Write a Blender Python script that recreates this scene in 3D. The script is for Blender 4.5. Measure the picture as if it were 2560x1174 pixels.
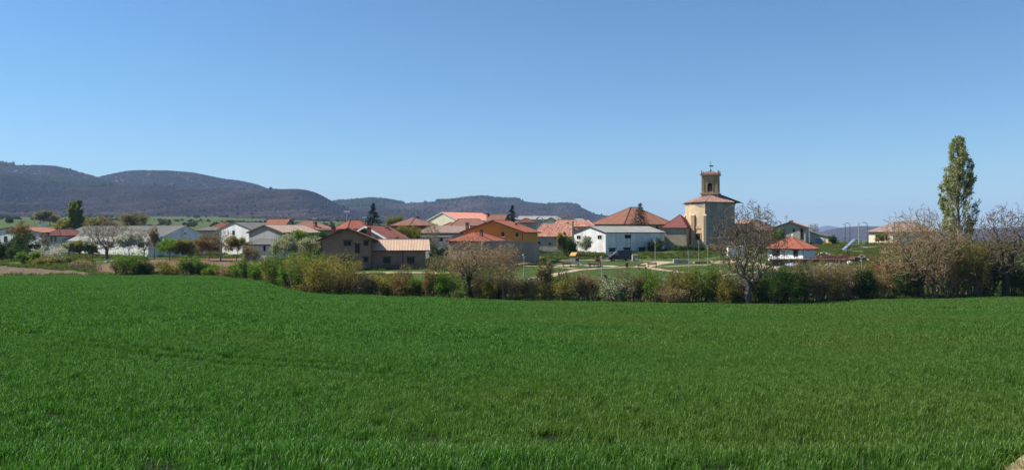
import bpy, math, random
import numpy as np
from mathutils import Vector, Matrix

for _o in list(bpy.data.objects):
    bpy.data.objects.remove(_o)
SC = bpy.context.scene
COL = SC.collection

# ------------------------------------------------------------------ camera, sky, sun, exposure
F = 2009.0        # focal length in photograph pixels (2560 wide)
HOR = 575.0       # row of the horizon
CZ = 10.0         # camera height in world metres
cam_d = bpy.data.cameras.new('camera')
cam_d.sensor_width = 36.0
cam_d.lens = 36.0 * F / 2560.0
cam_d.shift_y = -12.0 / 2560.0
cam_d.clip_start = 0.1
cam_d.clip_end = 60000.0
cam = bpy.data.objects.new('camera', cam_d)
COL.objects.link(cam)
cam.location = (0, 0, CZ)
cam.rotation_euler = (math.radians(90), 0, 0)
SC.camera = cam

SUN_AZ, SUN_EL = math.radians(-80.0), math.radians(47.0)
world = bpy.data.worlds.new('World')
SC.world = world
world.use_nodes = True
_wn = world.node_tree
_bg = _wn.nodes['Background']
_sky = _wn.nodes.new('ShaderNodeTexSky')
_sky.sky_type = 'NISHITA'
_sky.sun_disc = False
_sky.sun_elevation = SUN_EL
_sky.sun_rotation = SUN_AZ % (2 * math.pi)
_sky.altitude = 0.0
_sky.air_density = 1.0
_sky.dust_density = 0.0
_sky.ozone_density = 10.0
_wb = _wn.nodes.new('ShaderNodeMix'); _wb.data_type = 'RGBA'; _wb.blend_type = 'MULTIPLY'
_wb.inputs[0].default_value = 1.0; _wb.inputs[7].default_value = (0.925, 0.99, 0.945, 1)   # white balance of the photograph
_wn.links.new(_sky.outputs[0], _wb.inputs[6]); _wn.links.new(_wb.outputs[2], _bg.inputs[0])
_bg.inputs[1].default_value = 0.081

sun_d = bpy.data.lights.new('sun', 'SUN')
sun_d.energy = 5.0
sun_d.angle = math.radians(0.53)
sun_d.color = (1.0, 0.93, 0.83)
sun = bpy.data.objects.new('sun', sun_d)
COL.objects.link(sun)
_S = Vector((math.sin(SUN_AZ) * math.cos(SUN_EL), math.cos(SUN_AZ) * math.cos(SUN_EL), math.sin(SUN_EL)))
sun.rotation_euler = _S.to_track_quat('Z', 'Y').to_euler()
sun.location = _S * 300

vs = SC.view_settings
vs.view_transform = 'Standard'
vs.look = 'None'
vs.gamma = 1.0
vs.use_curve_mapping = False
vs.exposure = 0.75
try:
    SC.cycles.use_denoising = True
    SC.cycles.max_bounces = 6
    SC.cycles.diffuse_bounces = 3
    SC.cycles.transmission_bounces = 3
    SC.cycles.volume_bounces = 0
    SC.cycles.transparent_max_bounces = 8
except Exception:
    pass

# ------------------------------------------------------------------ helpers
def P(px, py, d):
    """point seen at photograph pixel (px, py), d metres in front of the camera"""
    return Vector(((px - 1280) / F * d, d, CZ + (HOR - py) / F * d))

def tag(o, label=None, cat=None, group=None, kind=None):
    if label: o['label'] = label
    if cat: o['category'] = cat
    if group: o['group'] = group
    if kind: o['kind'] = kind
    return o

def empty(name, loc, label=None, cat=None, group=None):
    o = bpy.data.objects.new(name, None)
    COL.objects.link(o)
    o.location = loc
    o.empty_display_size = 0.3
    return tag(o, label, cat, group)

def link_mesh(name, me, mat, parent=None, loc=(0, 0, 0)):
    o = bpy.data.objects.new(name, me)
    COL.objects.link(o)
    if mat is not None:
        me.materials.append(mat) if not len(me.materials) else None
    if parent is not None:
        o.parent = parent
        o.location = Vector(loc)
    else:
        o.location = loc
    return o

def np_mesh(name, verts, faces, mat=None, smooth=False, uv=None):
    """verts (n,3), faces (m,k) with one k, or a list of tuples"""
    me = bpy.data.meshes.new(name)
    verts = np.asarray(verts, dtype=np.float32)
    if isinstance(faces, np.ndarray):
        m, k = faces.shape
        me.vertices.add(len(verts)); me.vertices.foreach_set('co', verts.ravel())
        me.loops.add(m * k); me.loops.foreach_set('vertex_index', faces.astype(np.int32).ravel())
        me.polygons.add(m)
        me.polygons.foreach_set('loop_start', np.arange(0, m * k, k, dtype=np.int32))
        me.polygons.foreach_set('loop_total', np.full(m, k, dtype=np.int32))
        me.update(calc_edges=True)
    else:
        me.from_pydata([tuple(v) for v in verts], [], [tuple(f) for f in faces])
        me.update()
    if uv is not None:
        l = me.uv_layers.new(name='UVMap')
        vi = np.empty(len(me.loops), dtype=np.int32); me.loops.foreach_get('vertex_index', vi)
        l.data.foreach_set('uv', np.asarray(uv, dtype=np.float32)[vi].ravel())
    if smooth:
        me.polygons.foreach_set('use_smooth', np.ones(len(me.polygons), dtype=bool))
    if mat is not None:
        me.materials.append(mat)
    return me

class MB:
    """collects shapes in world coordinates; build() links them as ONE mesh object"""
    def __init__(s): s.v = []; s.f = []; s.uv = []
    def add(s, vs_, fs_, uv=None):
        n = len(s.v)
        s.v += [tuple(v) for v in vs_]
        s.f += [tuple(i + n for i in f) for f in fs_]
        s.uv += (uv if uv is not None else [(0, 0)] * len(vs_))
        return s
    def frame_box(s, o, ax, ay, az, x0, x1, y0, y1, z0, z1):
        o = Vector(o)
        c = [o + ax * x + ay * y + az * z for z in (z0, z1) for y in (y0, y1) for x in (x0, x1)]
        return s.add(c, [(0, 2, 3, 1), (4, 5, 7, 6), (0, 1, 5, 4), (2, 6, 7, 3), (0, 4, 6, 2), (1, 3, 7, 5)])
    def box(s, c, sx, sy, sz, rz=0):
        """box standing on c"""
        ca, sa = math.cos(rz), math.sin(rz)
        return s.frame_box(c, Vector((ca, sa, 0)), Vector((-sa, ca, 0)), Vector((0, 0, 1)),
                           -sx / 2, sx / 2, -sy / 2, sy / 2, 0, sz)
    def prism(s, poly, n, t0, t1):
        """polygon (list of Vectors) extruded along n from t0 to t1"""
        k = len(poly); n = Vector(n)
        vs_ = [Vector(p) + n * t0 for p in poly] + [Vector(p) + n * t1 for p in poly]
        fs_ = [tuple(range(k))[::-1], tuple(range(k, 2 * k))] + [(i, (i + 1) % k, k + (i + 1) % k, k + i) for i in range(k)]
        return s.add(vs_, fs_)
    def tube(s, pts, rad, n=8, cap=True):
        pts = [Vector(p) for p in pts]
        if not hasattr(rad, '__len__'): rad = [rad] * len(pts)
        vs_ = []; fs_ = []
        for i, p in enumerate(pts):
            a = pts[max(0, i - 1)]; b = pts[min(len(pts) - 1, i + 1)]
            t = (b - a).normalized()
            u = t.cross(Vector((0.31, 0.17, 0.93)) if abs(t.z) < .9 else Vector((1, 0, 0))).normalized(); w = t.cross(u)
            for j in range(n):
                q = 2 * math.pi * j / n
                vs_.append(p + (u * math.cos(q) + w * math.sin(q)) * rad[i])
        for i in range(len(pts) - 1):
            for j in range(n):
                fs_.append((i * n + j, i * n + (j + 1) % n, (i + 1) * n + (j + 1) % n, (i + 1) * n + j))
        if cap:
            fs_.append(tuple(range(n))[::-1]); fs_.append(tuple(range((len(pts) - 1) * n, len(pts) * n)))
        return s.add(vs_, fs_)
    def lathe(s, c, prof, n=12):
        c = Vector(c); vs_ = []; fs_ = []
        for r, z in prof:
            for j in range(n):
                q = 2 * math.pi * j / n
                vs_.append(c + Vector((r * math.cos(q), r * math.sin(q), z)))
        for i in range(len(prof) - 1):
            for j in range(n):
                fs_.append((i * n + j, i * n + (j + 1) % n, (i + 1) * n + (j + 1) % n, (i + 1) * n + j))
        fs_.append(tuple(range(n))[::-1]); fs_.append(tuple(range((len(prof) - 1) * n, len(prof) * n)))
        return s.add(vs_, fs_)
    def build(s, name, mat, parent=None, loc=None, smooth=False, uv=False):
        base = Vector((0, 0, 0))
        if parent is not None:
            p = parent
            while p is not None:
                base += p.location; p = p.parent
        elif loc is not None:
            base = Vector(loc)
        me = bpy.data.meshes.new(name)
        me.from_pydata([(a - base.x, b - base.y, c - base.z) for a, b, c in s.v], [], s.f)
        me.update()
        if uv:
            l = me.uv_layers.new(name='UVMap')
            for lp in me.loops:
                l.data[lp.index].uv = s.uv[lp.vertex_index]
        if smooth:
            me.polygons.foreach_set('use_smooth', np.ones(len(me.polygons), dtype=bool))
        if mat: me.materials.append(mat)
        o = bpy.data.objects.new(name, me)
        COL.objects.link(o)
        if parent is not None:
            o.parent = parent
        elif loc is not None:
            o.location = loc
        return o

# ------------------------------------------------------------------ materials
def _nodes(name):
    m = bpy.data.materials.new(name); m.use_nodes = True
    nt = m.node_tree; nt.nodes.clear()
    out = nt.nodes.new('ShaderNodeOutputMaterial')
    return m, nt, out

def _ramp(nt, fac, stops):
    r = nt.nodes.new('ShaderNodeValToRGB')
    while len(r.color_ramp.elements) < len(stops): r.color_ramp.elements.new(0.5)
    for e, (p, c) in zip(r.color_ramp.elements, stops):
        e.position = p; e.color = (c[0], c[1], c[2], 1)
    nt.links.new(fac, r.inputs[0])
    return r.outputs[0]

def _noise(nt, co, scale, detail=4, stretch=None, rough=0.55):
    if stretch:
        mp = nt.nodes.new('ShaderNodeMapping'); mp.inputs['Scale'].default_value = stretch
        nt.links.new(co, mp.inputs[0]); co = mp.outputs[0]
    n = nt.nodes.new('ShaderNodeTexNoise')
    n.inputs['Scale'].default_value = scale; n.inputs['Detail'].default_value = detail
    n.inputs['Roughness'].default_value = rough
    nt.links.new(co, n.inputs['Vector'])
    return n.outputs[0]

def _mix(nt, fac, a, b, mode='MIX'):
    m = nt.nodes.new('ShaderNodeMix'); m.data_type = 'RGBA'; m.blend_type = mode
    if isinstance(fac, (int, float)): m.inputs[0].default_value = fac
    else: nt.links.new(fac, m.inputs[0])
    for sock, x in ((m.inputs[6], a), (m.inputs[7], b)):
        if isinstance(x, tuple): sock.default_value = (x[0], x[1], x[2], 1)
        else: nt.links.new(x, sock)
    return m.outputs[2]

def _math(nt, op, a, b=0.0):
    m = nt.nodes.new('ShaderNodeMath'); m.operation = op
    for i, x in enumerate((a, b)):
        if isinstance(x, (int, float)): m.inputs[i].default_value = x
        else: nt.links.new(x, m.inputs[i])
    return m.outputs[0]

def _bsdf(nt, out, col, rough=0.9, spec=0.2, bump=None, bump_d=0.02, bump_s=0.5, metal=0.0):
    b = nt.nodes.new('ShaderNodeBsdfPrincipled')
    if isinstance(col, tuple): b.inputs['Base Color'].default_value = (*col[:3], 1)
    else: nt.links.new(col, b.inputs['Base Color'])
    b.inputs['Roughness'].default_value = rough
    b.inputs['Specular IOR Level'].default_value = spec
    b.inputs['Metallic'].default_value = metal
    if bump is not None:
        bp = nt.nodes.new('ShaderNodeBump'); bp.inputs['Distance'].default_value = bump_d
        bp.inputs['Strength'].default_value = bump_s
        nt.links.new(bump, bp.inputs['Height']); nt.links.new(bp.outputs[0], b.inputs['Normal'])
    nt.links.new(b.outputs[0], out.inputs[0])
    return b

def surf(name, c1, c2, scale=1.0, stretch=None, rough=0.9, spec=0.15, stain=None, stain_scale=0.4,
         stain_stretch=(1, 1, 0.2), stain_amt=0.5, bump_s=0.4, bump_d=0.03, metal=0.0):
    """mottled surface: two colours by noise, larger stains with a third, fine relief"""
    m, nt, out = _nodes(name)
    co = nt.nodes.new('ShaderNodeTexCoord').outputs['Object']
    n1 = _noise(nt, co, scale, 6, stretch)
    col = _ramp(nt, n1, [(0.3, c1), (0.7, c2)])
    if stain:
        n2 = _noise(nt, co, stain_scale, 5, stain_stretch)
        f = _ramp(nt, n2, [(0.45, (0, 0, 0)), (0.75, (stain_amt,) * 3)])
        col = _mix(nt, f, col, tuple(stain))
    n3 = _noise(nt, co, scale * 9, 3)
    _bsdf(nt, out, col, rough, spec, n3, bump_d, bump_s, metal)
    return m

def masonry(name, c1, c2, mortar, bw=0.5, bh=0.25, stain=None, msize=0.02):
    """stone or brick coursing too far away to be told apart, with wear"""
    m, nt, out = _nodes(name)
    co = nt.nodes.new('ShaderNodeTexCoord').outputs['Object']
    # (x+y, z) so that courses run level on every wall
    sx = nt.nodes.new('ShaderNodeSeparateXYZ'); nt.links.new(co, sx.inputs[0])
    cx = nt.nodes.new('ShaderNodeCombineXYZ')
    nt.links.new(_math(nt, 'ADD', sx.outputs[0], _math(nt, 'MULTIPLY', sx.outputs[1], 0.7)), cx.inputs[0])
    nt.links.new(sx.outputs[2], cx.inputs[1])
    b = nt.nodes.new('ShaderNodeTexBrick')
    b.inputs['Color1'].default_value = (*c1, 1); b.inputs['Color2'].default_value = (*c2, 1)
    b.inputs['Mortar'].default_value = (*mortar, 1)
    b.inputs['Scale'].default_value = 1.0; b.inputs['Mortar Size'].default_value = msize
    b.inputs['Brick Width'].default_value = bw; b.inputs['Row Height'].default_value = bh
    nt.links.new(cx.outputs[0], b.inputs['Vector'])
    n = _noise(nt, co, 0.7, 6)
    col = _mix(nt, _ramp(nt, n, [(0.35, (0, 0, 0)), (0.7, (0.5, 0.5, 0.5))]), b.outputs[0], tuple(x * 0.62 for x in c1))
    if stain:
        n2 = _noise(nt, co, 0.35, 5, (1, 1, 0.35))
        col = _mix(nt, _ramp(nt, n2, [(0.45, (0, 0, 0)), (0.65, (0.75,) * 3)]), col, tuple(stain))
    _bsdf(nt, out, col, 0.92, 0.1, _noise(nt, co, 5, 4), 0.04, 0.5)
    return m

def tiles(name, c1, c2, c3=None, w=0.24, h=0.36, moss=None):
    """barrel tiles: colour of each tile; the rows themselves are geometry"""
    m, nt, out = _nodes(name)
    uv = nt.nodes.new('ShaderNodeTexCoord').outputs['UV']
    ob = nt.nodes.new('ShaderNodeTexCoord').outputs['Object']
    b = nt.nodes.new('ShaderNodeTexBrick'); b.offset = 0.0
    b.inputs['Color1'].default_value = (*c1, 1); b.inputs['Color2'].default_value = (*c2, 1)
    b.inputs['Mortar'].default_value = (*[x * 0.45 for x in c1], 1)
    b.inputs['Scale'].default_value = 1.0; b.inputs['Mortar Size'].default_value = 0.012
    b.inputs['Brick Width'].default_value = w; b.inputs['Row Height'].default_value = h
    nt.links.new(uv, b.inputs['Vector'])
    col = b.outputs[0]
    if c3:
        v = nt.nodes.new('ShaderNodeTexVoronoi'); v.feature = 'F1'
        v.inputs['Scale'].default_value = 4.5; nt.links.new(uv, v.inputs['Vector'])
        sp = nt.nodes.new('ShaderNodeSeparateColor'); nt.links.new(v.outputs['Color'], sp.inputs[0])
        col = _mix(nt, _ramp(nt, sp.outputs[0], [(0.62, (0, 0, 0)), (0.7, (0.85,) * 3)]), col, tuple(c3))
    n = _noise(nt, ob, 0.6, 6)
    col = _mix(nt, _ramp(nt, n, [(0.4, (0, 0, 0)), (0.72, (0.55,) * 3)]), col, tuple(moss or [x * 0.55 for x in c2]))
    _bsdf(nt, out, col, 0.9, 0.1, _noise(nt, ob, 14, 3), 0.02, 0.4)
    return m

def leafmat(name, cols, trans=0.35, gloss=0.0, objrand=0.0, transcol=1.3, patch=None):
    """leaves: a colour for each leaf, light passing through"""
    m, nt, out = _nodes(name)
    g = nt.nodes.new('ShaderNodeNewGeometry')
    k = len(cols)
    fac = g.outputs['Random Per Island']
    if objrand:
        oi = nt.nodes.new('ShaderNodeObjectInfo')
        fac = _math(nt, 'ADD', _math(nt, 'MULTIPLY', fac, 1 - objrand), _math(nt, 'MULTIPLY', oi.outputs['Random'], objrand))
    col = _ramp(nt, fac, [((i + 0.5) / k, c) for i, c in enumerate(cols)])
    if patch:
        loc = nt.nodes.new('ShaderNodeObjectInfo').outputs['Location']
        n = _noise(nt, loc, 0.11, 3)
        sx = nt.nodes.new('ShaderNodeSeparateXYZ'); nt.links.new(loc, sx.inputs[0])
        # thinner, yellower stand towards the right-hand headland
        hx = _math(nt, 'MULTIPLY', _math(nt, 'ADD', sx.outputs[0], 1.0), 0.035)
        f = _math(nt, 'ADD', n, _math(nt, 'MINIMUM', _math(nt, 'MAXIMUM', hx, -0.10), 0.17))
        col = _mix(nt, _ramp(nt, f, [(0.50, (0, 0, 0)), (0.80, (0.75,) * 3)]), col, patch)
    d = nt.nodes.new('ShaderNodeBsdfDiffuse'); nt.links.new(col, d.inputs[0])
    t = nt.nodes.new('ShaderNodeBsdfTranslucent')
    tc = _mix(nt, 1.0, col, (transcol, transcol * 1.02, transcol * 0.6), 'MULTIPLY')
    nt.links.new(tc, t.inputs[0])
    mx = nt.nodes.new('ShaderNodeMixShader'); mx.inputs[0].default_value = trans
    nt.links.new(d.outputs[0], mx.inputs[1]); nt.links.new(t.outputs[0], mx.inputs[2])
    res = mx.outputs[0]
    if gloss:
        gl = nt.nodes.new('ShaderNodeBsdfGlossy'); gl.inputs['Roughness'].default_value = 0.42
        gl.inputs[0].default_value = (0.8, 0.85, 0.8, 1)
        m2 = nt.nodes.new('ShaderNodeMixShader'); m2.inputs[0].default_value = gloss
        nt.links.new(res, m2.inputs[1]); nt.links.new(gl.outputs[0], m2.inputs[2]); res = m2.outputs[0]
    nt.links.new(res, out.inputs[0])
    return m

def plain(name, c, rough=0.6, spec=0.3, metal=0.0, var=0.12, scale=3.0):
    c = tuple(c)
    return surf(name, tuple(x * (1 - var) for x in c), tuple(min(1, x * (1 + var)) for x in c), scale, rough=rough, spec=spec,
                metal=metal, bump_s=0.1, bump_d=0.005)

# ------------------------------------------------------------------ terrain
EDGE = np.array([  # photograph column, distance of the wheat field's far edge, height there (camera = 0)
    (-1500, 119, -6.8), (0, 119, -6.8), (300, 121, -6.87), (520, 121, -6.9), (640, 113, -7.15), (720, 101, -7.45), (760, 97, -7.58),
    (870, 95.5, -7.7), (1000, 93.5, -7.8), (1280, 89.7, -7.9), (1700, 87, -8.0), (1950, 86, -8.0), (2200, 88, -7.7),
    (2560, 88.5, -7.4), (4200, 90, -7.4)])
def edge_d(px): return np.interp(px, EDGE[:, 0], EDGE[:, 1])
def edge_z(px): return np.interp(px, EDGE[:, 0], EDGE[:, 2])
FAR = {
    -1500: [(126, -6.9), (150, -6.8), (200, -6.7), (260, -6.0), (330, -3.5), (450, 1.5), (700, 9), (1000, 14), (1600, 27), (2600, 50), (20000, 60)],
    0: [(126, -6.9), (150, -6.8), (200, -6.7), (260, -6.0), (330, -3.5), (450, 1.5), (700, 9), (1000, 14), (1600, 25), (2600, 45), (20000, 60)],
    520: [(128, -6.95), (150, -6.8), (200, -6.7), (260, -6.3), (400, -3.5), (700, 5), (1000, 11), (1600, 26), (2600, 45), (20000, 60)],
    720: [(108, -7.35), (125, -7.0), (140, -6.8), (200, -6.6), (280, -5.6), (400, -4), (700, 3), (1200, 13), (2000, 26), (20000, 50)],
    870: [(103, -7.5), (120, -7.0), (140, -6.8), (200, -6.4), (300, -5), (700, 1.5), (1200, 12), (2000, 22), (20000, 40)],
    1280: [(93, -7.9), (100, -7.5), (112, -7.05), (150, -6.9), (178, -6.75), (200, -5.9), (230, -5.2), (300, -4), (700, 0), (2000, 8), (20000, 20)],
    1750: [(91, -8.0), (100, -7.6), (112, -7.1), (150, -6.9), (172, -6.6), (195, -5.5), (215, -4.8), (260, -4.2), (400, -4), (800, -4), (3000, -20), (20000, -60)],
    2000: [(90, -8.0), (100, -7.4), (120, -6.6), (150, -5.6), (175, -5.0), (200, -4.4), (230, -3.9), (300, -4.3), (600, -9), (1500, -21), (4000, -52), (20000, -150)],
    2200: [(92, -7.7), (100, -7.1), (120, -6.6), (150, -5.7), (200, -4.4), (230, -3.9), (300, -4.3), (600, -9), (1500, -21), (4000, -52), (20000, -150)],
    4200: [(94, -7.4), (100, -7.1), (120, -6.5), (150, -5.6), (200, -4.3), (230, -3.9), (300, -4.3), (600, -9), (1500, -21), (4000, -52), (20000, -150)],
}
NEAR = [(-200, -1.6), (0, -1.65), (3, -1.85), (6, -2.3), (9, -2.72)]
_cp = sorted(set(list(FAR.keys()) + [-800, 260, 640, 760, 1000, 1500, 1950, 2560, 3200]))
_farp = sorted(FAR.keys())
_dgrid = np.concatenate([np.linspace(-200, 9, 60), np.linspace(9.5, 300, 582), np.geomspace(302, 20000, 220)])
_cols = []
for _p in _cp:
    ds = [a for a, b in NEAR] + [float(edge_d(_p))]
    zs = [b for a, b in NEAR] + [float(edge_z(_p))]
    base = np.interp(_dgrid, ds, zs)
    i1 = max(i for i, q in enumerate(_farp) if q <= _p); i2 = min(i1 + 1, len(_farp) - 1)
    w = 0 if i1 == i2 else (_p - _farp[i1]) / (_farp[i2] - _farp[i1])
    e = (float(edge_d(_p)), float(edge_z(_p)))
    def _prof(q):
        pts = [e] + [t for t in FAR[q] if t[0] > e[0] + 1]
        return np.interp(_dgrid, [t[0] for t in pts], [t[1] for t in pts])
    far = _prof(_farp[i1]) * (1 - w) + _prof(_farp[i2]) * w
    prof = np.where(_dgrid <= e[0], base, far)
    # soften the corners of the profile
    k = np.array([1, 2, 3, 2, 1], float); k /= k.sum()
    sm = np.convolve(np.pad(prof, 2, mode='edge'), k, mode='valid')
    _cols.append(sm)
_cols = np.array(_cols)
_cp = np.array(_cp, float)

def gz_np(x, y):
    x = np.asarray(x, float); y = np.asarray(y, float)
    px = np.clip(1280 + F * x / np.maximum(y, 25.0), _cp[0], _cp[-1] - 1e-3)
    i = np.clip(np.searchsorted(_cp, px, side='right') - 1, 0, len(_cp) - 2)
    w = (px - _cp[i]) / (_cp[i + 1] - _cp[i])
    w = w * w * (3 - 2 * w)
    yy = np.clip(y, -200, 20000)
    j = np.clip(np.searchsorted(_dgrid, yy, side='right') - 1, 0, len(_dgrid) - 2)
    v = (yy - _dgrid[j]) / (_dgrid[j + 1] - _dgrid[j])
    z0 = _cols[i, j] * (1 - v) + _cols[i, j + 1] * v
    z1 = _cols[i + 1, j] * (1 - v) + _cols[i + 1, j + 1] * v
    z = z0 * (1 - w) + z1 * w
    # gentle unevenness
    z = z + 0.05 * np.sin(x * 0.55 + 0.7 * np.sin(y * 0.31)) * np.sin(y * 0.47 + 1.3) * np.clip((y - 4) / 10, 0, 1)
    return z + CZ
def gz(x, y): return float(gz_np(x, y))
def G(px, d, dz=0.0):
    x = (px - 1280) / F * d
    return Vector((x, d, gz(x, d) + dz))
def GP(px, py, dmin=6, dmax=420):
    """ground point seen at a photograph pixel (first hit)"""
    ds = np.linspace(dmin, dmax, 4000); xs = (px - 1280) / F * ds
    ray = CZ + (HOR - py) / F * ds
    hit = np.nonzero(gz_np(xs, ds) >= ray)[0]
    i = hit[0] if len(hit) else len(ds) - 1
    return Vector((xs[i], ds[i], gz(xs[i], ds[i])))

def vnoise(x, y, seed=0):
    """cheap smooth noise in [-1, 1]"""
    r = np.random.RandomState(seed); t = 0
    for k in range(5):
        a = r.uniform(0, 6.28); b = r.uniform(0, 6.28); s = 1.6 ** k
        t = t + np.sin(s * (x * math.cos(a) + y * math.sin(a)) + b + 1.3 * np.sin(s * 0.7 * (y * math.cos(a) - x * math.sin(a)) + a)) / 1.35 ** k
    return t / 2.6

# ground: one sheet to the horizon
M_ground = None
def make_ground_mat():
    m, nt, out = _nodes('meadow_ground')
    co = nt.nodes.new('ShaderNodeTexCoord').outputs['Object']
    n1 = _noise(nt, co, 0.35, 8)
    n2 = _noise(nt, co, 0.045, 5)
    n4 = _noise(nt, co, 0.0045, 4)
    a = _ramp(nt, n1, [(0.3, (0.03, 0.055, 0.014)), (0.5, (0.06, 0.085, 0.026)), (0.72, (0.11, 0.105, 0.05))])
    b = _ramp(nt, n2, [(0.35, (0.04, 0.075, 0.018)), (0.65, (0.08, 0.10, 0.036))])
    c = _mix(nt, 0.5, a, b)
    fields = _ramp(nt, n4, [(0.38, (0.045, 0.09, 0.02)), (0.5, (0.07, 0.12, 0.03)), (0.62, (0.10, 0.095, 0.05))])
    c = _mix(nt, 0.45, c, fields)
    _bsdf(nt, out, c, 0.95, 0.05, _noise(nt, co, 2.5, 5), 0.15, 0.6)
    return m
M_ground = make_ground_mat()
ys = np.concatenate([np.linspace(-120, 0, 13)[:-1], np.linspace(0, 300, 201), np.geomspace(304, 15000, 70)])
us = np.linspace(-1, 1, 301)
gx = np.array([[u * (130 + 1.15 * max(y, 0)) for u in us] for y in ys])
gy = np.repeat(ys[:, None], len(us), 1)
gzv = gz_np(gx, gy)
_gpx = 1280 + F * gx / np.maximum(gy, 25.0)
gzv = gzv - 0.25 * np.clip((edge_d(_gpx) - 2.0 - gy) / 3.0, 0, 1) * np.clip((gy - 3.0) / 2.0, 0, 1)
V = np.stack([gx, gy, gzv], -1).reshape(-1, 3)
ii = np.arange(len(ys) - 1)[:, None] * len(us) + np.arange(len(us) - 1)[None, :]
Fq = np.stack([ii, ii + 1, ii + len(us) + 1, ii + len(us)], -1).reshape(-1, 4)
o = link_mesh('ground', np_mesh('ground', V, Fq, M_ground, True), None)
tag(o, 'rough grassy ground of the valley', None, None, 'structure')

def drape_strip(name, pts, width, mat, lift=0.03, step=1.0, seed=0, kind='structure', label=None, jitter=0.0):
    """a ribbon laid on the ground along pts (Vectors)"""
    pts = [Vector((p.x, p.y, 0)) for p in pts]
    # resample with Catmull-Rom
    dense = []
    for i in range(len(pts) - 1):
        p0 = pts[max(0, i - 1)]; p1 = pts[i]; p2 = pts[i + 1]; p3 = pts[min(len(pts) - 1, i + 2)]
        n = max(2, int((p2 - p1).length / step))
        for k in range(n):
            t = k / n
            dense.append(0.5 * ((2 * p1) + (p2 - p0) * t + (2 * p0 - 5 * p1 + 4 * p2 - p3) * t * t + (3 * p1 - p0 - 3 * p2 + p3) * t ** 3))
    dense.append(pts[-1])
    rng = np.random.RandomState(seed)
    if not hasattr(width, '__len__'): width = [width, width]
    vs_ = []; fs_ = []; NC = 5
    for i, p in enumerate(dense):
        a = dense[max(0, i - 1)]; b = dense[min(len(dense) - 1, i + 1)]
        t = (b - a).normalized(); n = Vector((-t.y, t.x, 0))
        w = width[0] + (width[-1] - width[0]) * i / max(1, len(dense) - 1)
        jl, jr = rng.uniform(-jitter, jitter, 2)
        for c in range(NC):
            s = -1 + 2 * c / (NC - 1)
            q = p + n * (s * w / 2 + (jl if c == 0 else jr if c == NC - 1 else 0))
            vs_.append((q.x, q.y, gz(q.x, q.y) + lift))
    for i in range(len(dense) - 1):
        for c in range(NC - 1):
            fs_.append((i * NC + c, i * NC + c + 1, (i + 1) * NC + c + 1, (i + 1) * NC + c))
    o = link_mesh(name, np_mesh(name, np.array(vs_), np.array(fs_), mat, True), None)
    tag(o, label, None, None, kind)
    return o

def drape_poly(name, poly, mat, lift=0.03, step=1.5, label=None):
    """a flat-ish patch of ground cover bounded by a polygon of ground points"""
    P2 = np.array([(p.x, p.y) for p in poly])
    x0, y0 = P2.min(0); x1, y1 = P2.max(0)
    xs = np.arange(x0 - step, x1 + step, step); ys_ = np.arange(y0 - step, y1 + step, step)
    XX, YY = np.meshgrid(xs, ys_)
    def inside(X, Y):
        r = np.zeros(X.shape, bool); j = len(P2) - 1
        for i in range(len(P2)):
            xi, yi = P2[i]; xj, yj = P2[j]
            c = ((yi > Y) != (yj > Y)) & (X < (xj - xi) * (Y - yi) / (yj - yi + 1e-12) + xi)
            r ^= c; j = i
        return r
    ins = inside(XX + step / 2, YY + step / 2)
    # snap border vertices on to the outline
    vid = np.arange(XX.size).reshape(XX.shape)
    a = ins[:-1, :-1]
    fs_ = np.stack([vid[:-1, :-1][a], vid[:-1, 1:][a], vid[1:, 1:][a], vid[1:, :-1][a]], -1)
    used = np.unique(fs_)
    X = XX.ravel().copy(); Y = YY.ravel().copy()
    cnt = np.bincount(fs_.ravel(), minlength=XX.size)
    for i in used[cnt[used] < 4]:
        p = np.array((X[i], Y[i])); A = P2; B = np.roll(P2, -1, 0)
        t = np.clip(((p - A) * (B - A)).sum(1) / ((B - A) ** 2).sum(1), 0, 1)
        q = A + (B - A) * t[:, None]; k = ((q - p) ** 2).sum(1).argmin(); X[i], Y[i] = q[k]
    remap = -np.ones(XX.size, int); remap[used] = np.arange(len(used))
    V = np.stack([X[used], Y[used], gz_np(X[used], Y[used]) + lift], -1)
    o = link_mesh(name, np_mesh(name, V, remap[fs_], mat, True), None)
    tag(o, label, None, None, 'structure')
    return o

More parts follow.
